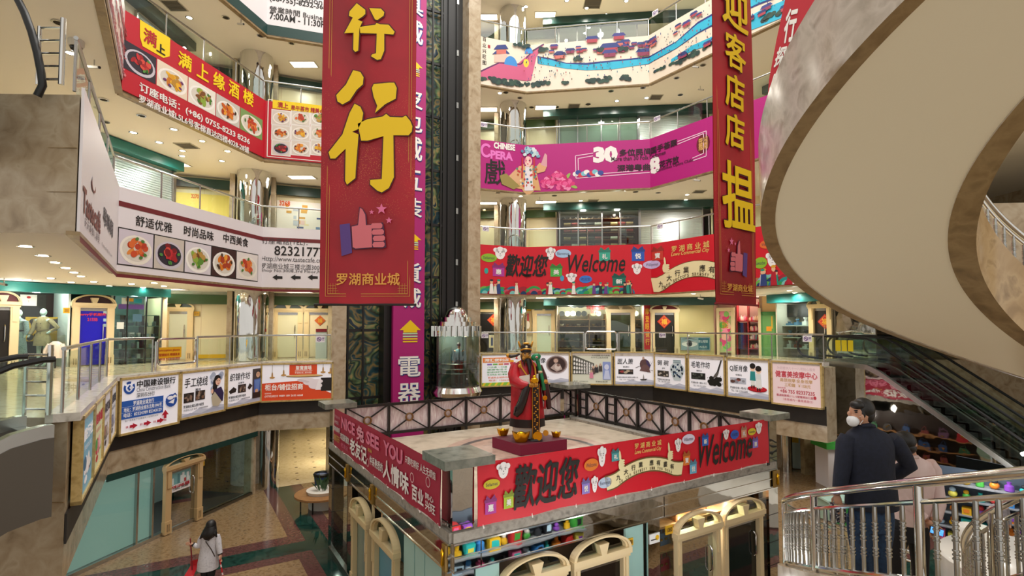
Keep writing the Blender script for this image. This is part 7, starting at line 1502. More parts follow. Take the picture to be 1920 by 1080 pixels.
# ================================================================== things under the right gallery
GR = Plane(at_u(1440, 21.8), at_u(1620, 20.6)); 
wallpiece(GR, -1.0, 0, GR.len, 2.2, marble, 'wall_right_ground', -.2, 0)
mb = MB(); q = GR.P(pa(GR, 1471, 840), 0, .5); mb.lathe([(.22, 0), (.22, 2.15)], q, mirror, 14); mb.build('column_ground', None, True, 'structure')
shutter(GR, 1507, 1548, 0.05, 2.1, 'grey roller shutter under the right gallery', '7f8788')
o = MB(); o.obox(GR, pa(GR, 1484, 840), .03, pa(GR, 1505, 840), 2.05, .02, .08, flat('b8d0c8')); o = o.build('aqua_door'); tag(o, 'aqua door leaf with yellow sticker under the right gallery', 'door'); mb = MB(); a, z = GR.px(1490, 822); mb.obox(GR, a - .12, z - .15, a + .12, z + .15, .085, .09, flat('d8b820')); mb.build('sticker', o)
bt_ = thing('booth', 'white booth with green top and red label behind the men', 'booth', (12.1, 19.3, 0)); mb = MB(); mb.box(11.35, 18.9, 0, 12.9, 19.7, 1.4, flat('dcd8da')); mb.build('body', bt_); mb = MB(); mb.box(11.25, 18.8, 1.4, 13.0, 19.8, 1.6, flat('3aa03a')); mb.build('green_top', bt_); mb = MB(); mb.box(11.75, 18.88, .75, 12.3, 18.895, .98, flat('c03020')); mb.build('red_label', bt_); mb = MB(); mb.box(11.9, 19.2, 1.6, 12.3, 19.5, 1.72, flat('e4e4e8')); mb.build('top_box', bt_)
gc = thing('glass_counter', 'low glass display counter with green sign in front of the booth', 'counter', (9.6, 15.6, 0)); mb = MB(); mb.box(9.1, 15.2, 0, 10.4, 15.9, .75, flat('9ab8a8')); mb.build('cabinet', gc); mb = MB(); mb.box(9.05, 15.15, .75, 10.45, 15.95, .8, M('counter_glass', 'b8d8cc', .1)); mb.build('top', gc); mb = MB(); pC = Plane((9.1, 15.19), (10.4, 15.19)); mb.obox(pC, .05, .1, 1.25, .6, 0, .02, flat('1f8a3a')); mb.text(pC, 'ID PHOTO', .15, .28, 1.1, .45, white, .03, .02); mb.build('sign', gc)
wc = thing('round_counter', 'white rounded counter seen below the stair at bottom right', 'counter', (11.2, 11.2, 0)); mb = MB(); mb.lathe([(1.7, 0), (1.75, .05), (1.75, .72), (1.68, .78), (.0001, .78)], (11.2, 11.2, 0), M('white_gloss', 'dddad2', .2), 36); mb.build('body', wc, True); mb = MB()
pW = Plane((10.3, 9.95), (12.2, 9.75)); mb.text(pW, 'e', 1.1, .3, 1.35, .6, flat('b8843a'), .06, .04); mb.build('gold_letter', wc)
mb = MB(); q = V((10.6, 12.1, .78)); mb.lathe([(.34, 0), (.36, .05), (.36, .40), (.33, .44), (.0001, .44)], q, M('white_gloss', 'dddad2', .2), 24); tag(mb.build('white_drum', None, True), 'white cylindrical drum stool on the round counter', 'stool')
# bright toy stalls (below the stair; one shows directly, one mainly in the mirrors)
rnd = random.Random(77); TOY = ['d83a3a', 'e8b820', '3a8ad8', 'e86aa0', '4ab04a', 'f0f0ec', '8a4ac0', 'f08a2a', '2ac0c0', 'e8e060', '20242c', 'b8d8f0']
def stall(name, lab, o, ex, ey, L_, H_, rows, n, grp, lp, pw=14):
    """rack facing -ey; o origin corner, ex along, ey depth"""
    root = thing(name, lab, 'rack', o); o = V(o); ex = V(ex).normalized(); ey = V(ey).normalized(); mb = MB()
    def H(x, y, z): return o + ex * x + ey * y + V((0, 0, z))
    def bx(x0, y0, z0, x1, y1, z1, m_): mb.hexa([H(x0, y0, z0), H(x1, y0, z0), H(x1, y1, z0), H(x0, y1, z0), H(x0, y0, z1), H(x1, y0, z1), H(x1, y1, z1), H(x0, y1, z1)], m_)
    bx(0, .45, 0, L_, .5, H_, flat('4a5868')); mb.build('back_panel', root); mb = MB()
    for r in range(rows): bx(0, 0, .1 + r * (H_ - .1) / rows, L_, .45, .13 + r * (H_ - .1) / rows, flat('8a9098'))
    mb.build('shelf', root)
    for r in range(rows):
        for i in range(n):
            x = L_ * (i + .5) / n; z = .13 + r * (H_ - .1) / rows; h = rnd.uniform(.5, .85) * (H_ / rows - .06); w_ = L_ / n * rnd.uniform(.3, .44); mb = MB(); c = flat(rnd.choice(TOY), .35)
            kd = rnd.randrange(3)
            if kd == 0: bx(x - w_, .08, z, x + w_, .3, z + h, c); bx(x - w_ * .6, .07, z + h * .3, x + w_ * .6, .08, z + h * .8, flat(rnd.choice(TOY)))
            elif kd == 1: mb.lathe([(w_ * .8, 0), (w_, h * .1), (w_ * .9, h * .6), (w_ * .4, h * .75), (w_ * .5, h), (.0001, h)], H(x, .2, z), c, 10)
            else: mb.ell(H(x, .2, z + h * .35), (w_ * .9, w_ * .8, h * .36), c, 10, 7); mb.ell(H(x, .18, z + h * .78), (w_ * .6, w_ * .6, h * .25), flat(rnd.choice(TOY), .4), 10, 7)
            tag(mb.build('toy', None, True), 'small colourful toy on %s' % grp, 'toy', 'toys on %s' % grp)
    for q in lp: lamp(H(*q), pw, (1, .98, .95), .06)
stall('toy_rack', 'brightly lit rack of colourful toys under the stair at right', (11.3, 14.2, .0), (.7, -.7, 0), (.7, .7, 0), 2.2, 2.0, 5, 8, 'the bright stall under the stair', [(1.1, -.4, 2.2)])
ow = V((.516, -.857)); q = kF - kr * .6 + ow * 2.3
stall('toy_rack', 'long rack of toys facing the right side of the kiosk, seen in its mirror band', (q.x, q.y, 0), (kr.x, kr.y, 0), (ow.x, ow.y, 0), 4.9, 2.0, 5, 18, 'the long rack mirrored in the kiosk', [(.9, -.5, 2.0), (2.5, -.5, 2.0), (4.1, -.5, 2.0)], 19)  # bare lamps added before this rack to brighten its toys in the mirror
# banner and shopfront on the far right side of the kiosk (seen in the mirrored escalator cladding)
pKB = Plane(kR, kB); pKB.n = V((kr.x, kr.y))
pink_banner(pKB, .4, 7.0, 'pink slogan banner on the far right side of the kiosk, seen mirrored beside the escalator', 3.5)
mb = MB(); mb.obox(pKB, .2, .02, 7.0, 2.2, -.06, 0, flat('2a1c14')); mb.obox(pKB, .1, 2.6, 7.1, 2.76, -.3, .05, conc); mb.obox(pKB, .1, 2.2, 7.1, 2.6, -.1, .06, mirror); mb.build('rear_front', kk)
br_ = thing('bag_rack', 'dark wooden rack of bags on the far right side of the kiosk', 'rack', pKB.P(3, 0, .2)); mb = MB(); [mb.obox(pKB, .4, z, 6.8, z + .04, 0, .35, woodl) for z in (.4, .9, 1.4)]; mb.build('shelf', br_)
for z in (.44, .94, 1.44):
    for i in range(10):
        c = rnd.choice(list(hb)); o = dup(hb[c], pKB.P(.7 + i * .62, z, .18), None, None, yaw + pi / 2); tag(o, '%s handbag on the rack at the far right side of the kiosk' % {'7a3a3a': 'russet', '3a6a4a': 'green', 'b02030': 'red', '2a4a7a': 'blue', 'c8b8a0': 'pale', '2a2420': 'dark', '6a4a6a': 'violet', '8a6a40': 'tan'}[c], 'handbag', '%s handbags on the far kiosk rack' % c)
lamp(pKB.P(3.5, 2.15, 1.2), 22, (1, .93, .85), .1)
# ================================================================== people and mannequins
def W_(d, u0, v0, sc):
    """picture-like coordinates of a figure standing at depth d -> world"""
    def f(x, y, dep=0):
        u = u0 + x / sc; v = v0 + y / sc; p = atY(u, v, d); p.y -= dep; return p
    return f
def skin(name, parent, nodes, edges, mat):
    base = V((0, 0, 0)); p = parent
    while p is not None: base += V(p.location); p = p.parent
    me = bpy.data.meshes.new(name); me.from_pydata([V(q[0]) - base for q in nodes], edges, []); o = bpy.data.objects.new(name, me); col.objects.link(o); o.parent = parent; me.materials.append(mat)
    md = o.modifiers.new('skin', 'SKIN'); sl_ = me.skin_vertices[0].data
    for i, q in enumerate(nodes): r = q[1]; sl_[i].radius = r if isinstance(r, tuple) else (r, r); sl_[i].use_root = (i == 0)
    md.use_smooth_shade = True; sb = o.modifiers.new('sub', 'SUBSURF'); sb.levels = 1; sb.render_levels = 2; return o
def lft(mb, W, secs, mat, n=20, cap=True):
    vs = []
    for y, xc, hw, dp, dc in secs:
        c = W(xc, y, dc); e = W(xc + hw, y, dc); h = (e - c).length
        for k in range(n): t = 2 * pi * k / n; vs.append(c + V((h * cos(t), -dp * sin(t), 0)))
    m = len(secs); mb.add(vs, [(i * n + k, i * n + (k + 1) % n, (i + 1) * n + (k + 1) % n, (i + 1) * n + k) for i in range(m - 1) for k in range(n)] + ([list(range(n))[::-1], list(range((m - 1) * n, m * n))] if cap else []), mat)
sk = M('skin', 'c69478', .5); hairm = noise_mat('dark_hair', ['0c0a09', '1a1614'], 60, .45, 2); navy = noise_mat('navy_cloth', ['0f1424', '161c30'], 30, .8, 3); jean = noise_mat('denim', ['1f3450', '2a4466', '182a42'], 18, .85, 4); pinkc = noise_mat('pale_pink_cloth', ['d8bcb8', 'e2cac6'], 8, .75, 3); trou = M('black_trousers', '15151a', .8); maskm = M('mask_white', 'e6e8ea', .7)
def hand(name, parent, c, dirv, side, r=.01, curl=.5, L=.08, toward=V((0, -1, 0))):
    """palm plus four fingers and thumb; dirv: pointing direction of the fingers"""
    mb = MB(); d = V(dirv).normalized(); sd = V(side).normalized(); nn = d.cross(sd).normalized(); c = V(c)
    mb.tube([c - d * .05, c - d * .02, c + d * .03, c + d * .05], [r * 2.4, r * 3.1, r * 3.3, r * 2.4], sk, 10)
    for i in range(4):
        b = c + d * .045 + sd * (i - 1.5) * r * 1.75; l = L * (.9, 1.05, 1.0, .78)[i]; mb.tube([b - d * .02, b + d * l * .4 + nn * curl * l * .1, b + d * l * .75 + nn * curl * l * .4, b + d * l * .85 + nn * curl * l * .75], [r, r * .95, r * .85, r * .7], sk, 7)
    b = c - d * .02 - sd * r * 3; mb.tube([b, b - sd * .02 + d * .025 + nn * .01, b - sd * .018 + d * .055 + nn * .02], [r * 1.15, r * 1.05, r * .8], sk, 7); return mb.build(name, parent, True)
# --- man in the dark jacket, back view
Wm = W_(5.02, 1540, 740, 3.177); f0 = sp(3.5, 3.12, zl_(3.12))
m1 = thing('person', 'person in dark navy jacket and jeans with white mask, seen from behind on the stair', 'person', (Wm(290, 600).x, 5.02, zl_(3.12) + .09))
nodes = [(Wm(298, 700), (.1, .08)), (Wm(292, 560), (.1, .08)), (Wm(285, 400), (.1, .08)), (Wm(278, 290), (.09, .07)), (Wm(258, 205), (.07, .07)), (Wm(246, 165), (.058, .06)), (Wm(165, 275), .05), (Wm(126, 400), .045), (Wm(102, 530), .04), (Wm(96, 600), .034), (Wm(405, 285), .05), (Wm(485, 360, -.02), .045), (Wm(528, 430, -.01), .04), (Wm(480, 490, -.09), .045), (Wm(430, 530, -.15), .034),
         (Wm(232, 745), .10), (Wm(245, 960), .07), (Wm(285, 1160), .045), (Wm(350, 745), .10), (Wm(345, 960), .07), (Wm(352, 1160), .045), (Wm(275, 1185, -.12), .04), (Wm(345, 1185, -.12), .04)]
skin('body', m1, nodes, [(0, 1), (1, 2), (2, 3), (3, 4), (4, 5), (3, 6), (6, 7), (7, 8), (8, 9), (3, 10), (10, 11), (11, 12), (12, 13), (13, 14), (0, 15), (15, 16), (16, 17), (17, 21), (0, 18), (18, 19), (19, 20), (20, 22)], sk)
mb = MB(); hc = Wm(232, 108); mb.ell(hc, (.098, .08, .125), sk, 18, 12); mb.ell(Wm(197, 138, 0), (.05, .06, .07), sk, 12, 8); mb.ell(Wm(168, 112), (.022, .018, .024), sk, 8, 6); mb.ell(Wm(212, 128, .076), (.018, .012, .032), sk, 8, 6); mb.ell(Wm(182, 98, .06), (.014, .012, .007), flat('2a1c16'), 8, 5); mb.ell(Wm(180, 88, .062), (.02, .01, .005), hairm, 8, 5); mb.tube([Wm(246, 175), Wm(244, 140)], [.06, .062], sk, 12); mb.build('head', m1, True)
mb = MB(); mb.ell(Wm(248, 84, -.0), (.102, .092, .108), hairm, 20, 12); mb.ell(Wm(262, 118, .0), (.078, .08, .09), hairm, 16, 10); mb.ell(Wm(205, 60, .02), (.06, .07, .045), hairm, 14, 8); mb.ell(Wm(222, 108, .07), (.022, .014, .04), hairm, 8, 6); mb.build('hair', m1, True)
mb = MB(); mb.ell(Wm(184, 154, .012), (.05, .062, .056), maskm, 14, 9, Matrix.Rotation(.35, 3, 'Y')); mb.ell(Wm(168, 150, .01), (.03, .035, .04), maskm, 10, 7); mb.tube([Wm(198, 124, .07), Wm(212, 116, .084)], .003, maskm, 5); mb.tube([Wm(200, 170, .07), Wm(214, 142, .084)], .003, maskm, 5); mb.build('face_mask', m1, True)
mb = MB(); lft(mb, Wm, [(672, 300, 150, .155, .0), (640, 299, 149, .16, 0), (560, 298, 143, .15, 0), (470, 292, 135, .145, 0), (380, 286, 138, .15, 0), (300, 280, 145, .145, 0), (255, 276, 140, .12, 0), (225, 270, 112, .10, 0), (200, 262, 70, .085, 0), (178, 254, 46, .075, 0)], navy, 26)
mb.tube([Wm(165, 250), Wm(146, 290), Wm(128, 400, .01), Wm(108, 500, .02), Wm(98, 580, .02)], [.075, .085, .075, .066, .058], navy, 14); mb.tube([Wm(408, 258), Wm(440, 290, 0), Wm(492, 360, -.02), Wm(528, 425, -.02), Wm(494, 478, -.09), Wm(440, 522, -.15)], [.07, .085, .08, .075, .068, .055], navy, 14)
mb.tube([Wm(222, 182, .05), Wm(255, 172, .085), Wm(290, 184, .05)], .022, navy, 8); mb.build('jacket', m1, True)
mb = MB(); lft(mb, Wm, [(800, 292, 118, .125, 0), (720, 296, 128, .14, 0), (640, 298, 120, .12, 0)], jean)
mb.tube([Wm(232, 730), Wm(232, 830), Wm(238, 940), Wm(258, 1050), Wm(280, 1165)], [.115, .105, .088, .075, .07], jean, 14); mb.tube([Wm(350, 730), Wm(352, 830), Wm(346, 940), Wm(348, 1050), Wm(354, 1165)], [.115, .105, .088, .075, .07], jean, 14); mb.build('jeans', m1, True)
mb = MB(); [mb.ell(Wm(x, 1192, -.04), (.05, .13, .045), M('dark_shoe', '1c1a18', .5), 12, 8) for x in (278, 352)]; mb.build('shoes', m1, True)
hand('hand', m1, Wm(94, 628, .01), (.1, -.1, -1), (.3, -1, 0), .0105, .6); hand('hand', m1, Wm(410, 545, -.19), (-.9, -.2, -.3), (0, -.3, 1), .0105, .7)
mb = MB(); pP = Plane((0, 5.0), (1, 5.0)); q = Wm(88, 690); mb.box(q.x - .05, q.y - .04, q.z - .10, q.x + .07, q.y + .02, q.z + .07, noise_mat('checked_pouch', ['18182a', 'd8d4d4', '20203a'], 55, .7, 0, tex='voronoi')); tag(mb.build('pouch'), 'small black and white patterned pouch held by man in navy jacket', 'pouch')
# --- man in the pale pink shirt
Wn = W_(5.7, 1540, 740, 3.177)
m2 = thing('person', 'person in pale pink shirt and black trousers, hands behind back holding a phone', 'person', (Wn(560, 700).x, 5.7, zl_(2.88) + .09))
nodes = [(Wn(520, 750), (.1, .08)), (Wn(530, 620), (.1, .08)), (Wn(545, 500), (.1, .08)), (Wn(552, 430), (.09, .06)), (Wn(535, 365), (.06, .06)), (Wn(520, 335), .055), (Wn(480, 430), .045), (Wn(462, 540, -.02), .05), (Wn(480, 640, .06), .045), (Wn(560, 720, .16), .032), (Wn(635, 430), .05), (Wn(668, 540, -.02), .05), (Wn(658, 640, .06), .045), (Wn(590, 725, .17), .032), (Wn(462, 800), .10), (Wn(440, 960), .07), (Wn(430, 1130), .045), (Wn(570, 800), .10), (Wn(585, 960), .07), (Wn(590, 1130), .045), (Wn(425, 1150, -.1), .04), (Wn(588, 1150, -.1), .04)]
skin('body', m2, nodes, [(0, 1), (1, 2), (2, 3), (3, 4), (4, 5), (3, 6), (6, 7), (7, 8), (8, 9), (3, 10), (10, 11), (11, 12), (12, 13), (0, 14), (14, 15), (15, 16), (16, 20), (0, 17), (17, 18), (18, 19), (19, 21)], sk)
mb = MB(); mb.ell(Wn(508, 290), (.088, .098, .118), sk, 16, 12); mb.ell(Wn(554, 312, .01), (.014, .022, .034), sk, 8, 6); mb.tube([Wn(530, 370), Wn(518, 320)], [.06, .062], sk, 12); mb.ell(Wn(500, 300, -.1), (.018, .02, .02), sk, 8, 6); mb.build('head', m2, True)
mb = MB(); mb.ell(Wn(496, 275, .0), (.105, .11, .108), hairm, 18, 12); mb.ell(Wn(505, 310, .035), (.078, .07, .07), hairm, 16, 10); mb.build('hair', m2, True)
mb = MB(); lft(mb, Wn, [(765, 530, 100, .14, 0), (700, 535, 105, .15, 0), (600, 545, 108, .145, 0), (500, 558, 112, .14, 0), (440, 562, 108, .12, 0), (400, 560, 85, .10, 0), (375, 545, 45, .075, 0), (358, 535, 34, .065, 0)], pinkc, 24)
mb.tube([Wn(492, 405), Wn(470, 440), Wn(458, 540, .0), Wn(480, 640, .08), Wn(545, 705, .16)], [.065, .075, .065, .058, .05], pinkc, 12); mb.tube([Wn(635, 405), Wn(664, 450), Wn(684, 545, .0), Wn(668, 640, .08), Wn(610, 712, .16)], [.07, .08, .07, .06, .05], pinkc, 12); mb.tube([Wn(512, 366, .05), Wn(540, 360, .075), Wn(562, 372, .04)], .018, pinkc, 7); mb.build('shirt', m2, True)
mb = MB(); lft(mb, Wn, [(860, 515, 100, .12, 0), (800, 518, 108, .135, 0), (735, 525, 100, .12, 0)], trou); mb.tube([Wn(462, 800), Wn(445, 900), Wn(436, 1000), Wn(432, 1140)], [.11, .095, .08, .07], trou, 14); mb.tube([Wn(570, 800), Wn(582, 900), Wn(588, 1000), Wn(592, 1140)], [.11, .095, .08, .07], trou, 14); mb.build('trousers', m2, True)
mb = MB(); [mb.ell(Wn(x, 1158, -.04), (.05, .13, .045), M('dark_shoe', '1c1a18', .5), 12, 8) for x in (430, 592)]; mb.build('shoes', m2, True)
hand('hand', m2, Wn(572, 735, .19), (.6, -.1, -.5), (.5, 0, .8), .0105, .5); hand('hand', m2, Wn(592, 752, .18), (-.3, -.1, -.7), (.8, 0, -.4), .0105, .5)
ph_ = thing('phone', 'phone with bright blue screen held behind the back of man in pink shirt', 'phone', Wn(580, 765, .22)); mb = MB(); c = [Wn(x, y, .225) for x, y in ((538, 768), (618, 794), (624, 758), (545, 732))]; mb.hexa(c + [p - V((0, .012, 0)) for p in c], black); mb.build('case', ph_); mb = MB(); cc = sum(c, V((0, 0, 0))) / 4; sc_ = noise_mat('phone_screen', ['1a5ad8', '6ab0f0', 'c8e0f8'], 25, .3, 2); b_ = sc_.node_tree.nodes['Principled BSDF']; b_.inputs['Emission Color'].default_value = lin('4a90f0'); b_.inputs['Emission Strength'].default_value = .8
mb.poly([cc + (p - cc) * .92 - V((0, .0135, 0)) for p in c], sc_); mb.build('screen', ph_)
# --- woman sweeping
Ww = W_(11.3, 320, 940, 7.714); coat = noise_mat('white_coat', ['b9b6bc', 'd2cfd4', 'c4c1c8'], 22, .85, 4)
w1 = thing('person', 'person in white coat with long dark hair walking away with broom and dustpan', 'person', (Ww(560, 1300).x, 11.3, 0))
nodes = [(Ww(545, 880), (.09, .07)), (Ww(550, 720), (.08, .06)), (Ww(560, 580), (.08, .06)), (Ww(568, 510), (.07, .05)), (Ww(575, 440), .05), (Ww(580, 400), .05), (Ww(478, 520), .04), (Ww(425, 640), .042), (Ww(370, 615, .04), .032), (Ww(352, 600, .06), .026), (Ww(660, 520), .04), (Ww(700, 640), .042), (Ww(730, 740, .03), .03), (Ww(735, 765, .04), .026), (Ww(490, 930), .085), (Ww(495, 1100), .055), (Ww(490, 1300), .035), (Ww(600, 930), .085), (Ww(580, 1100), .055), (Ww(565, 1290), .035), (Ww(488, 1325, -.1), .035), (Ww(562, 1325, -.1), .035)]
skin('body', w1, nodes, [(0, 1), (1, 2), (2, 3), (3, 4), (4, 5), (3, 6), (6, 7), (7, 8), (8, 9), (3, 10), (10, 11), (11, 12), (12, 13), (0, 14), (14, 15), (15, 16), (16, 20), (0, 17), (17, 18), (18, 19), (19, 21)], sk)
mb = MB(); mb.ell(Ww(582, 355, -.02), (.085, .095, .115), sk, 14, 10); mb.ell(Ww(582, 365, -.12), (.016, .02, .02), sk, 7, 5); mb.build('head', w1, True)
mb = MB(); mb.ell(Ww(582, 345), (.098, .11, .115), hairm, 18, 12); lft(mb, Ww, [(545, 560, 30, .04, .07), (500, 570, 82, .08, .06), (450, 575, 108, .10, .045), (400, 580, 92, .11, .03), (350, 582, 68, .11, 0)], hairm, 16); mb.tube([Ww(520, 420, .04), Ww(485, 480, .07), Ww(455, 520, .08)], [.05, .04, .01], hairm, 8); mb.tube([Ww(640, 410, .04), Ww(672, 450, .07), Ww(690, 500, .06)], [.05, .04, .01], hairm, 8); mb.build('hair', w1, True)
mb = MB(); lft(mb, Ww, [(960, 545, 138, .20, .02), (860, 548, 134, .19, .02), (740, 552, 120, .16, .01), (620, 558, 112, .13, 0), (540, 564, 120, .12, 0), (485, 566, 112, .10, 0), (455, 572, 60, .08, 0)], coat, 24); mb.tube([Ww(470, 500), Ww(440, 560, 0), Ww(422, 650, .02), Ww(392, 632, .05), Ww(362, 612, .06)], [.06, .07, .066, .055, .045], coat, 12); mb.tube([Ww(668, 490), Ww(685, 560), Ww(705, 650, .02), Ww(726, 742, .03)], [.06, .066, .06, .05], coat, 12); mb.build('coat', w1, True)
mb = MB(); mb.tube([Ww(368, 618, .06), Ww(346, 598, .065)], .043, black, 10); mb.build('cuff', w1, True); mb = MB(); mb.tube([Ww(722, 738, .03), Ww(730, 762, .035)], .046, black, 10); mb.build('cuff', w1, True)
mb = MB(); mb.tube([Ww(490, 900), Ww(492, 1100), Ww(489, 1300)], [.095, .07, .055], trou, 12); mb.tube([Ww(602, 900), Ww(582, 1100), Ww(566, 1290)], [.095, .07, .055], trou, 12); mb.build('trousers', w1, True)
mb = MB(); mb.tube([Ww(660, 470, .09), Ww(600, 530, .135), Ww(560, 540, .14), Ww(650, 650, .16), Ww(690, 760, .13)], .01, M('bag_strap', '3a2c24', .6), 6); mb.build('bag_strap', w1, True)
mb = MB(); [mb.ell(Ww(x, 1335, -.03), (.04, .11, .04), M('dark_shoe', '1c1a18', .5), 10, 7) for x in (489, 565)]; mb.build('shoes', w1, True)
hand('hand', w1, Ww(335, 596, .08), (-.5, -.3, .2), (0, .3, 1), .0095, .7, .07); hand('hand', w1, Ww(737, 782, .05), (.1, -.1, -1), (0, 1, 0), .0095, .6, .07)
redp = M('red_plastic', 'c01424', .35)
dp_ = thing('dustpan', 'red long handled dustpan in the left hand of the woman in white coat', 'dustpan', Ww(355, 980)); mb = MB(); mb.tube([Ww(325, 508, .1), Ww(340, 700, .1), Ww(355, 975, .1)], .013, flat('7a1420'), 8); mb.build('handle', dp_, True); mb = MB(); c = [Ww(x, y, d) for x, y, d in ((285, 935, .0), (405, 905, .0), (432, 1000, .25), (290, 1020, .25))]; mb.hexa([p - V((0, 0, .015)) for p in c] + c, redp); t_ = V((0, 0, .1)); mb.hexa([c[0], c[1], c[1] + V((0, .02, 0)), c[0] + V((0, .02, 0)), c[0] + t_, c[1] + t_, c[1] + t_ + V((0, .02, 0)), c[0] + t_ + V((0, .02, 0))], redp)
mb.build('pan', dp_)
br = thing('broom', 'red striped broom handle in the right hand of woman in white coat', 'broom', Ww(800, 1200)); mb = MB(); P_ = [Ww(733 + i * 7.2, 775 + i * 38, .08) for i in range(14)]
for i in range(13): mb.tube([P_[i], P_[i + 1]], .014, redp if i % 3 else flat('e8d8d8'), 8)
mb.build('handle', br, True); mb = MB(); e = P_[-1]; mb.hexa([V((e.x - .16, e.y - .1, .0)), V((e.x + .16, e.y - .1, .0)), V((e.x + .16, e.y + .04, .0)), V((e.x - .16, e.y + .04, .0)), V((e.x - .12, e.y - .04, e.z)), V((e.x + .12, e.y - .04, e.z)), V((e.x + .12, e.y + .02, e.z)), V((e.x - .12, e.y + .02, e.z))], M('red_bristles', '8a1a24', .8)); mb.build('brush_head', br)
# --- passenger in the lift
def small_person(root, base, h, shirt, legs, skin_m, hair_m, face=1, name=True, skirt=None, dress=None, arms=None):
    k = h / 1.7; b = V(base)
    def J(x, y, z): return b + V((x * k, y * k, z * k))
    A_ = arms or [((-.2, 0, 1.38), (-.26, 0, 1.12), (-.24, -.06, .88)), ((.2, 0, 1.38), (.26, 0, 1.12), (.24, -.06, .88))]
    nodes = [(J(0, 0, .95), (.13 * k, .1 * k)), (J(0, 0, 1.15), (.11 * k, .09 * k)), (J(0, 0, 1.36), (.14 * k, .09 * k)), (J(0, 0, 1.48), .05 * k), (J(0, 0, 1.55), .05 * k)]; ed = [(0, 1), (1, 2), (2, 3), (3, 4)]
    for s_ in A_:
        i = len(nodes); nodes += [(J(*s_[0]), .055 * k), (J(*s_[1]), .042 * k), (J(*s_[2]), .03 * k)]; ed += [(2, i), (i, i + 1), (i + 1, i + 2)]
    for s_ in (-1, 1):
        i = len(nodes); nodes += [(J(s_ * .09, 0, .86), .085 * k), (J(s_ * .1, 0, .48), .055 * k), (J(s_ * .1, 0, .07), .035 * k), (J(s_ * .1, -.1 * face, .03), .03 * k)]; ed += [(0, i), (i, i + 1), (i + 1, i + 2), (i + 2, i + 3)]
    skin('body', root, nodes, ed, skin_m)
    mb = MB(); mb.ell(J(0, 0, 1.62), (.078 * k, .09 * k, .11 * k), skin_m, 14, 10); mb.ell(J(0, -.09 * face, 1.61), (.014 * k, .018 * k, .02 * k), skin_m, 7, 5); mb.build('head', root, True)
    if hair_m: mb = MB(); mb.ell(J(0, .015 * face, 1.65), (.088 * k, .1 * k, .095 * k), hair_m, 14, 10); mb.build('hair', root, True)
    if shirt:
        mb = MB(); n = 18; secs = dress or [(.88, .17, .12), (1.1, .155, .115), (1.3, .19, .12), (1.42, .17, .1), (1.48, .07, .07)]
        for i_, (z, a, d) in enumerate(secs[:-1]): pass
        vs = [J(a * cos(2 * pi * q / n), d * sin(2 * pi * q / n), z) for z, a, d in secs for q in range(n)]; m = len(secs); mb.add(vs, [(i * n + q, i * n + (q + 1) % n, (i + 1) * n + (q + 1) % n, (i + 1) * n + q) for i in range(m - 1) for q in range(n)] + [list(range(n))[::-1]], shirt)
        for s_ in A_: mb.tube([J(*s_[0]), J(*s_[1]), (J(*s_[1]) * .4 + J(*s_[2]) * .6)], [.07 * k, .062 * k, .052 * k], shirt, 10)
        mb.build('shirt' if not dress else 'dress', root, True)
    if legs: mb = MB(); [mb.tube([J(s_ * .09, 0, .92), J(s_ * .1, 0, .5), J(s_ * .1, 0, .06)], [.105 * k, .075 * k, .065 * k], legs, 10) for s_ in (-1, 1)]; mb.build('trousers', root, True)
q = Lc(3.46) + V((.12, -.1, 0)); r = thing('person', 'person in light blue shirt standing inside the glass lift', 'person', q); small_person(r, q, 1.66, flat('6a98a8'), flat('5a4a3a'), sk, hairm, -1)
q = V((11.3, 13.2, 0)); q = atY(1815, 700, 13.0); q.z = .0; q.x = 12.0; q.y = 13.05
r = thing('person', 'person in grey padded coat browsing at the bright stall under the stair', 'person', q); small_person(r, q, 1.62, noise_mat('grey_padded', ['6a6468', '8a8488'], 18, .8, 3), trou, sk, hairm, -1, dress=[(.6, .2, .16), (.85, .21, .17), (1.1, .2, .16), (1.3, .21, .15), (1.42, .18, .12), (1.48, .08, .08)])
# --- mannequins
mq = M('mannequin_white', 'd4e2de', .35); tw_ = noise_mat('tweed', ['7f8f94', 'a0aeb0', '5f7076'], 45, .85, 2); tr_ = noise_mat('trench', ['9c8660', 'b09a72'], 10, .8, 3)
p = W1.P(pa(W1, 43), 4.5, -.6); p.z = 4.52; r = thing('mannequin', 'white mannequin in grey tweed dress, nearest the left edge', 'mannequin', p); small_person(r, p, 1.78, tw_, None, mq, None, 1, dress=[(.42, .24, .2), (.7, .22, .18), (.98, .17, .13), (1.08, .135, .105), (1.12, .135, .105), (1.3, .17, .115), (1.42, .16, .1), (1.47, .08, .07)])
mb = MB(); k = 1.78 / 1.7; mb.lathe([(.142, 1.07 * k), (.15, 1.09 * k), (.142, 1.12 * k)], p, black, 16); mb.tube([p + V((-.07, -.1, 1.46 * k)), p + V((0, -.125, 1.38 * k)), p + V((0, -.13, 1.14 * k))], .012, black, 5); mb.tube([p + V((.07, -.1, 1.46 * k)), p + V((0, -.125, 1.38 * k))], .012, black, 5); mb.build('black_trim', r, True)
p = W1.P(pa(W1, 90), 4.5, -.6); p.z = 4.52; r = thing('mannequin', 'white mannequin in beige trench coat with hand on hip', 'mannequin', p); small_person(r, p, 1.82, tr_, None, mq, None, 1, dress=[(.62, .23, .19), (.85, .21, .17), (1.06, .15, .12), (1.12, .15, .12), (1.3, .19, .13), (1.42, .18, .11), (1.49, .09, .08)], arms=[((-.2, 0, 1.38), (-.3, 0, 1.1), (-.33, -.12, .86)), ((.2, 0, 1.38), (.42, .02, 1.16), (.2, -.1, .98))])
mb = MB(); k = 1.82 / 1.7; mb.lathe([(.158, 1.06 * k), (.165, 1.09 * k), (.158, 1.12 * k)], p, flat('8a7450'), 16)
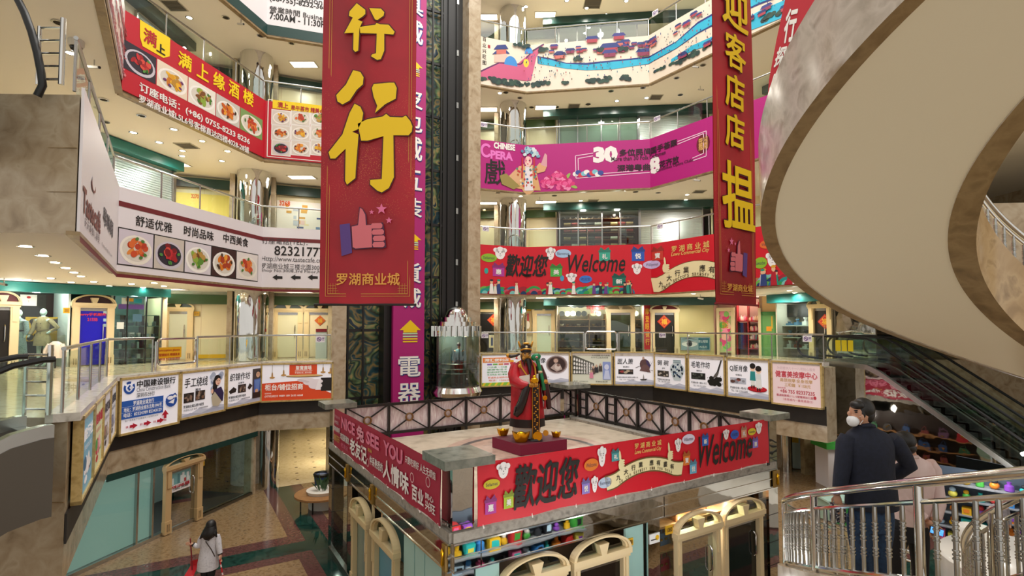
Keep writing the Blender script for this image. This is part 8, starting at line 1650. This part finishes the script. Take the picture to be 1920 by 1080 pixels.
for z in (1.0, 1.15, 1.28): [mb.ell(p + V((x, -.155, z * k)), (.016, .012, .016), flat('4a3a28'), 6, 5) for x in (-.06, .06)]
for s_ in (-1, 1): mb.poly([p + V((s_ * .02, -.13, 1.26 * k)), p + V((s_ * .13, -.11, 1.36 * k)), p + V((s_ * .11, -.09, 1.47 * k)), p + V((s_ * .04, -.1, 1.46 * k))], flat('a48e66'))
mb.build('belt_buttons', r, True)
p = W1.P(pa(W1, 101), 4.5, .35); p.z = 4.5; jk = thing('garment_stand', 'pale jacket on a hanger stand before the mannequin window', 'garment', p); mb = MB(); mb.tube([p, p + V((0, 0, .5))], .02, black, 6); mb.build('stand', jk, True); mb = MB(); n = 16; secs = [(.32, .24, .12), (.5, .25, .12), (.68, .24, .11), (.78, .18, .08), (.84, .07, .05)]; vs = [p + V((a * cos(2 * pi * q / n), d * sin(2 * pi * q / n), z)) for z, a, d in secs for q in range(n)]; mb.add(vs, [(i * n + q, i * n + (q + 1) % n, (i + 1) * n + (q + 1) % n, (i + 1) * n + q) for i in range(4) for q in range(n)], flat('d8ccc0')); [mb.tube([p + V((s_ * .2, 0, .74)), p + V((s_ * .3, -.02, .55)), p + V((s_ * .3, -.02, .36))], .06, flat('d8ccc0'), 8) for s_ in (-1, 1)]; mb.build('jacket', jk, True)
p = V((-11.5, 14.6, 4.5))
# ================================================================== small things
def floor_at(u, v): return atZ(u, v, 0)
p = floor_at(603, 912); bn_ = thing('litter_bin', 'blue waste bin with black liner beside the round bench', 'bin', p); mb = MB(); mb.lathe([(.22, 0), (.27, .42), (.29, .44)], p, flat('1f4a8a'), 18); mb.build('body', bn_, True); mb = MB(); mb.lathe([(.28, .38), (.3, .46), (.27, .5), (.24, .46), (.0001, .3)], p, black, 18); mb.build('liner', bn_, True)
p = V((-6.1, 17.0, 0)); be = thing('round_bench', 'round wooden bench around a planter left of the kiosk', 'bench', p); mb = MB(); mb.lathe([(.5, .40), (.85, .40), (.85, .46), (.5, .46)], p, woodl, 28); mb.build('seat', be, True)
for i in range(5): t = pi + i * .75; mb = MB(); mb.tube([p + V((.7 * cos(t), .7 * sin(t), 0)), p + V((.7 * cos(t), .7 * sin(t), .4))], .025, black, 6); mb.build('leg', be)
pl_ = thing('potted_plant', 'green plant in white tub inside the round bench', 'plant', p); mb = MB(); mb.lathe([(.42, 0), (.46, .5), (.5, .56), (.42, .56), (.0001, .5)], p, flat('e0dcd2'), 20); mb.build('tub', pl_, True); mb = MB(); rnd = random.Random(4); lf = flat('2a4a28')
for i in range(26):
    t = rnd.random() * 6.28; rr = rnd.uniform(.1, .38); h = rnd.uniform(.25, .6); b = p + V((.12 * cos(t), .12 * sin(t), .52)); e = p + V((rr * cos(t), rr * sin(t), .52 + h)); sd = V((-sin(t), cos(t), 0)) * .05; m_ = (b + e) / 2 + V((0, 0, .06)); mb.add([b, m_ - sd, e, m_ + sd], [(0, 1, 2, 3)], lf)
mb.build('leaves', pl_)
def dome_cam(u, v, z, lab): p = atZ(u, v, z); r = thing('dome_camera', lab, 'camera', p); mb = MB(); mb.lathe([(.14, 0), (.14, -.1), (.12, -.14)], p, flat('d8d4cc'), 18); mb.build('housing', r, True); mb = MB(); mb.ell(p - V((0, 0, .14)), (.11, .11, .1), flat('1a1a1c', .15), 14, 8); mb.build('dome', r, True)
dome_cam(143, 76, zs4 := BAN0 + S, 'white dome camera on the ceiling at upper left')
def bullet(u, v, z, lab, L_=.22, grp=None): p = atZ(u, v, z); r = thing('security_camera', lab, 'camera', p); mb = MB(); mb.tube([p, p - V((0, 0, .16))], .012, steel, 6); mb.build('bracket', r); mb = MB(); mb.tube([p + V((-L_ / 2, 0, -.16)), p + V((L_ / 2, -.05, -.2))], .035, flat('c8c4bc'), 8); mb.tube([p + V((L_ / 2, -.05, -.2)), p + V((L_ / 2 + .02, -.053, -.203))], .03, black, 8); mb.build('barrel', r, True)
bullet(177, 112, BAN0 + S, 'bullet security camera near the dome camera at upper left', .3); bullet(452, 36, BAN0 + 2 * S, 'bullet security camera under the white opening-hours banner'); bullet(1303, 118, BAN0 + 2 * S, 'bullet security camera under right part of the town panorama'); bullet(1313, 161, BAN0 + 2 * S, 'second bullet security camera farther back under the panorama'); bullet(1306, 330, BAN0 + S, 'bullet security camera under the magenta banner near the right hanging banner'); bullet(1313, 552, BAN0, 'bullet security camera under the welcome banner'); bullet(1012, 369, BAN0 + S, 'bullet security camera under the magenta banner near its left end'); bullet(8, 521, BAN0, 'bullet security camera at far left under the third floor')
def vent(u, v, z, lab, s_=.5): 
    p = atZ(u, v, z); r = thing('ceiling_vent', lab, 'vent', p, 'ceiling vents'); mb = MB(); h = s_ / 2
    for q in ((-h, -h, h, -h + .03), (-h, h - .03, h, h), (-h, -h, -h + .03, h), (h - .03, -h, h, h)): mb.box(p.x + q[0], p.y + q[1], p.z - .02, p.x + q[2], p.y + q[3], p.z, flat('b8b2a4'))
    mb.build('frame', r); mb = MB(); mb.box(p.x - h + .03, p.y - h + .03, p.z - .004, p.x + h - .03, p.y + h - .03, p.z - .002, flat('2a2620')); [mb.box(p.x - h + .03, p.y - h + .06 + i * .07, p.z - .016, p.x + h - .03, p.y - h + .08 + i * .07, p.z - .006, flat('8a8478')) for i in range(int((s_ - .1) / .07))]; mb.build('grille', r)
vent(326, 10, BAN0 + 2 * S, 'ceiling vent at top left under the fifth floor', .6); vent(350, 273, BAN0 + S, 'ceiling vent under the red restaurant banner', .55); vent(1111, 6, BAN0 + 3 * S, 'dark ceiling vent at the top right of centre', .8); vent(1076, 199, BAN0 + 2 * S, 'ceiling vent under the panorama, left one', .55); vent(1230, 182, BAN0 + 2 * S, 'ceiling vent under the panorama, right one', .55); vent(1112, 376, BAN0 + S, 'ceiling vent under the magenta banner, left one', .5); vent(1311, 359, BAN0 + S, 'ceiling vent under the magenta banner, right one', .5)
mb = MB(); p = V((.36, 0, 0)); q = W2.P(pa(W2, 428), 9.35, .7); mb.lathe([(.25, 0), (.28, .5)], q + V((0, 0, 4.5)), flat('2a5aa0'), 14); tag(mb.build('water_barrel', None, True), 'blue barrel behind the glass of the fourth floor beside the mirrored column', 'barrel')
# ================================================================== ceiling lamps
def disc(u, v, z, on=True):
    p = atZ(u, v, z); return p
dl = None; sl = None
def downlight(u, v, z, lab, grp, on=True, power=0):
    global dl, sl
    p = atZ(u, v, z - .004)
    if (dl if on else sl) is None:
        root = thing('downlight' if on else 'unlit_downlight', lab, 'downlight', p, grp); mb = MB(); mb.lathe([(.085, 0), (.12, -.002), (.12, -.012), (.085, -.012)], p, steel, 16, cap=False); mb.build('trim_ring', root, True)
        mb = MB(); mb.lathe([(.0001, -.006), (.085, -.006)], p, led if on else flat('4a3f32'), 16); mb.build('lens', root)
        if on: dl = root
        else: sl = root
    else: dup(dl if on else sl, p, lab, grp)
    if power: lamp(p - V((0, 0, .05)), power, (1, .95, .86), .08, 165)
zs_ = {3: BAN0, 4: BAN0 + S, 5: BAN0 + 2 * S, 6: BAN0 + 3 * S}
def many(lst, z, where, on=True, power=0):
    for u, v in lst: downlight(u, v, z, ('lit' if on else 'unlit') + ' round downlight in the white ceiling ' + where, 'downlights ' + where + ('' if on else ', unlit'), on, power)
L3 = [(145,365),(243,417),(310,456),(370,487),(417,512),(455,534),(527,565),(155,553),(285,545),(400,568),(740,577),(615,590),(805,597),(868,572),(923,590)]
many([(x / 3, 340 + y / 3) for x, y in L3], zs_[3], 'under the cafe banner', power=14)
L4 = [(397,297),(750,745),(895,800),(978,727),(1027,848),(1137,793),(1280,850),(1248,905),(1025,877)]
many([(x / 3, y / 3) for x, y in L4], zs_[4], 'under the red restaurant banner', power=22)
many([(x / 3, y / 3) for x, y in ((583,560),(590,685),(795,650),(450,437),(330,127))], zs_[4], 'under the red restaurant banner', False)
many([(355, 33)], zs_[5], 'at top left', power=25)
many([(x / 3, y / 3) for x, y in ((1270,98),(1050,230),(1640,243),(1465,200))], zs_[5], 'at top left', False)
R6 = [(318,37),(450,80),(548,3),(660,45),(770,82),(562,118),(672,155),(883,5)]
many([(880 + x / 3, y / 3) for x, y in R6], zs_[6], 'at top right', power=26)
R5 = [(172,523),(452,625),(830,567),(997,550),(1000,605),(838,613)]
many([(880 + x / 3, y / 3) for x, y in R5], zs_[5], 'under the town panorama', power=26)
many([(880 + x / 3, y / 3) for x, y in ((55,495),(205,520),(285,550),(797,512),(977,493),(1166,438),(350,603),(490,601),(668,586),(1187,533),(1315,365))], zs_[5], 'under the town panorama', False)
R4 = [(272,78),(590,102),(825,48),(1153,70),(600,130),(1145,98),(80,150)]
many([(880 + x / 2.8235, 340 + y / 2.8235) for x, y in R4], zs_[4], 'under the magenta banner', power=26)
many([(880 + x / 2.8235, 340 + y / 2.8235) for x, y in ((150,60),(450,75),(1000,60),(880,55))], zs_[4], 'under the magenta banner', False)
many([(1480, 545), (1490, 549), (1300, 551)], zs_[3], 'at right of the welcome banner', power=26)
# recessed ceiling panels and the lamps behind the columns
pn = None
def panel(p, lab, grp, power, sx=.95, sy=.45):
    global pn
    p = V(p)
    if pn is None:
        pn = thing('ceiling_light_panel', lab, 'ceiling light', p, grp); mb = MB(); mb.box(p.x - sx / 2, p.y - sy / 2, p.z - .02, p.x + sx / 2, p.y + sy / 2, p.z - .006, led_soft); mb.build('diffuser', pn)
        mb = MB(); t = .04
        for q in ((-sx / 2 - t, -sy / 2 - t, sx / 2 + t, -sy / 2), (-sx / 2 - t, sy / 2, sx / 2 + t, sy / 2 + t), (-sx / 2 - t, -sy / 2, -sx / 2, sy / 2), (sx / 2, -sy / 2, sx / 2 + t, sy / 2)): mb.box(p.x + q[0], p.y + q[1], p.z - .03, p.x + q[2], p.y + q[3], p.z - .004, white_wall)
        mb.build('frame', pn)
    else: dup(pn, p, lab, grp)
    lamp(p - V((0, 0, .08)), power, (1, .94, .82), .25, 168)
for k in (2, 3, 4, 5):
    zc = BAN0 + S * (k - 2); fl = ('second', 'third', 'fourth', 'fifth')[k - 2]
    for i, (x, y) in enumerate(((-12.3, 18.7), (-8.3, 20.3))): panel((x, y, zc), 'recessed light panel %s of the left mirrored column, %s floor' % (('left', 'right')[i], fl), 'recessed panels by left shops', 85)
    for i, (x, y) in enumerate(((-1.2, 24.6), (1.6, 24.4))): panel((x, y, zc), 'recessed light panel %s of the right mirrored column, %s floor' % (('left', 'right')[i], fl), 'recessed panels by right shops', 85)
    for i, (x, y) in enumerate(((4.3, 23.6), (7.6, 23.2), (10.8, 21.4))): lamp((x, y, zc - .08), 60 if k == 2 else 34, (1, .95, .86), .15, 165)
    lamp((-13.6, 14.6, zc - .08), 46, (1, .94, .84), .15, 165)
    lamp((-10.9, 16.5, zc - .08), 12, (1, .94, .84), .15, 165)
# lamps inside shops
lamp(W1.P(pa(W1, 70), 6.8, -.25), 34, (1, .95, .9), .08); lamp(W1.P(pa(W1, 260), 6.8, -.5), 22, (.85, 1, .97), .08); lamp(W1.P(pa(W1, 20), 6.8, .8), 10)
lamp(E2.P(pa(E2, 1070), 6.6, -.25), 45, (1, .95, .85), .08); lamp(E2.P(pa(E2, 1120), 6.6, -.25), 40, (1, .95, .85), .08); lamp(E2.P(pa(E2, 1198), 6.6, -.25), 14, (1, .95, .85), .08); lamp(E3.P(pa(E3, 1400), 6.8, -.3), 22); lamp(E4.P(pa(E4, 1485), 6.5, -.25), 16, (1, .97, .92))
lamp(E2.P(pa(E2, 1095), 11.2, -.3), 20); lamp(E2.P(pa(E2, 1160), 11.2, -.3), 20)
for q in ((8.2, 19.0, 2.1), (5.0, 20.5, 2.1), (12.5, 18.3, 2.3)): lamp(q, 40, (1, .94, .84), .2, 165)
lamp((-11.2, 13.5, 1.9), 16, (.9, 1, .98), .1); lamp((-10.2, 16.0, 1.9), 8, (.9, 1, .98), .1)
# corridor on the ground floor, back left; ground floor lamps under the galleries
lamp((-7.9, 22.5, 2.1), 150, (1, .86, .6), .3, 165); lamp((-8.6, 26.5, 2.1), 150, (1, .86, .6), .3, 165)
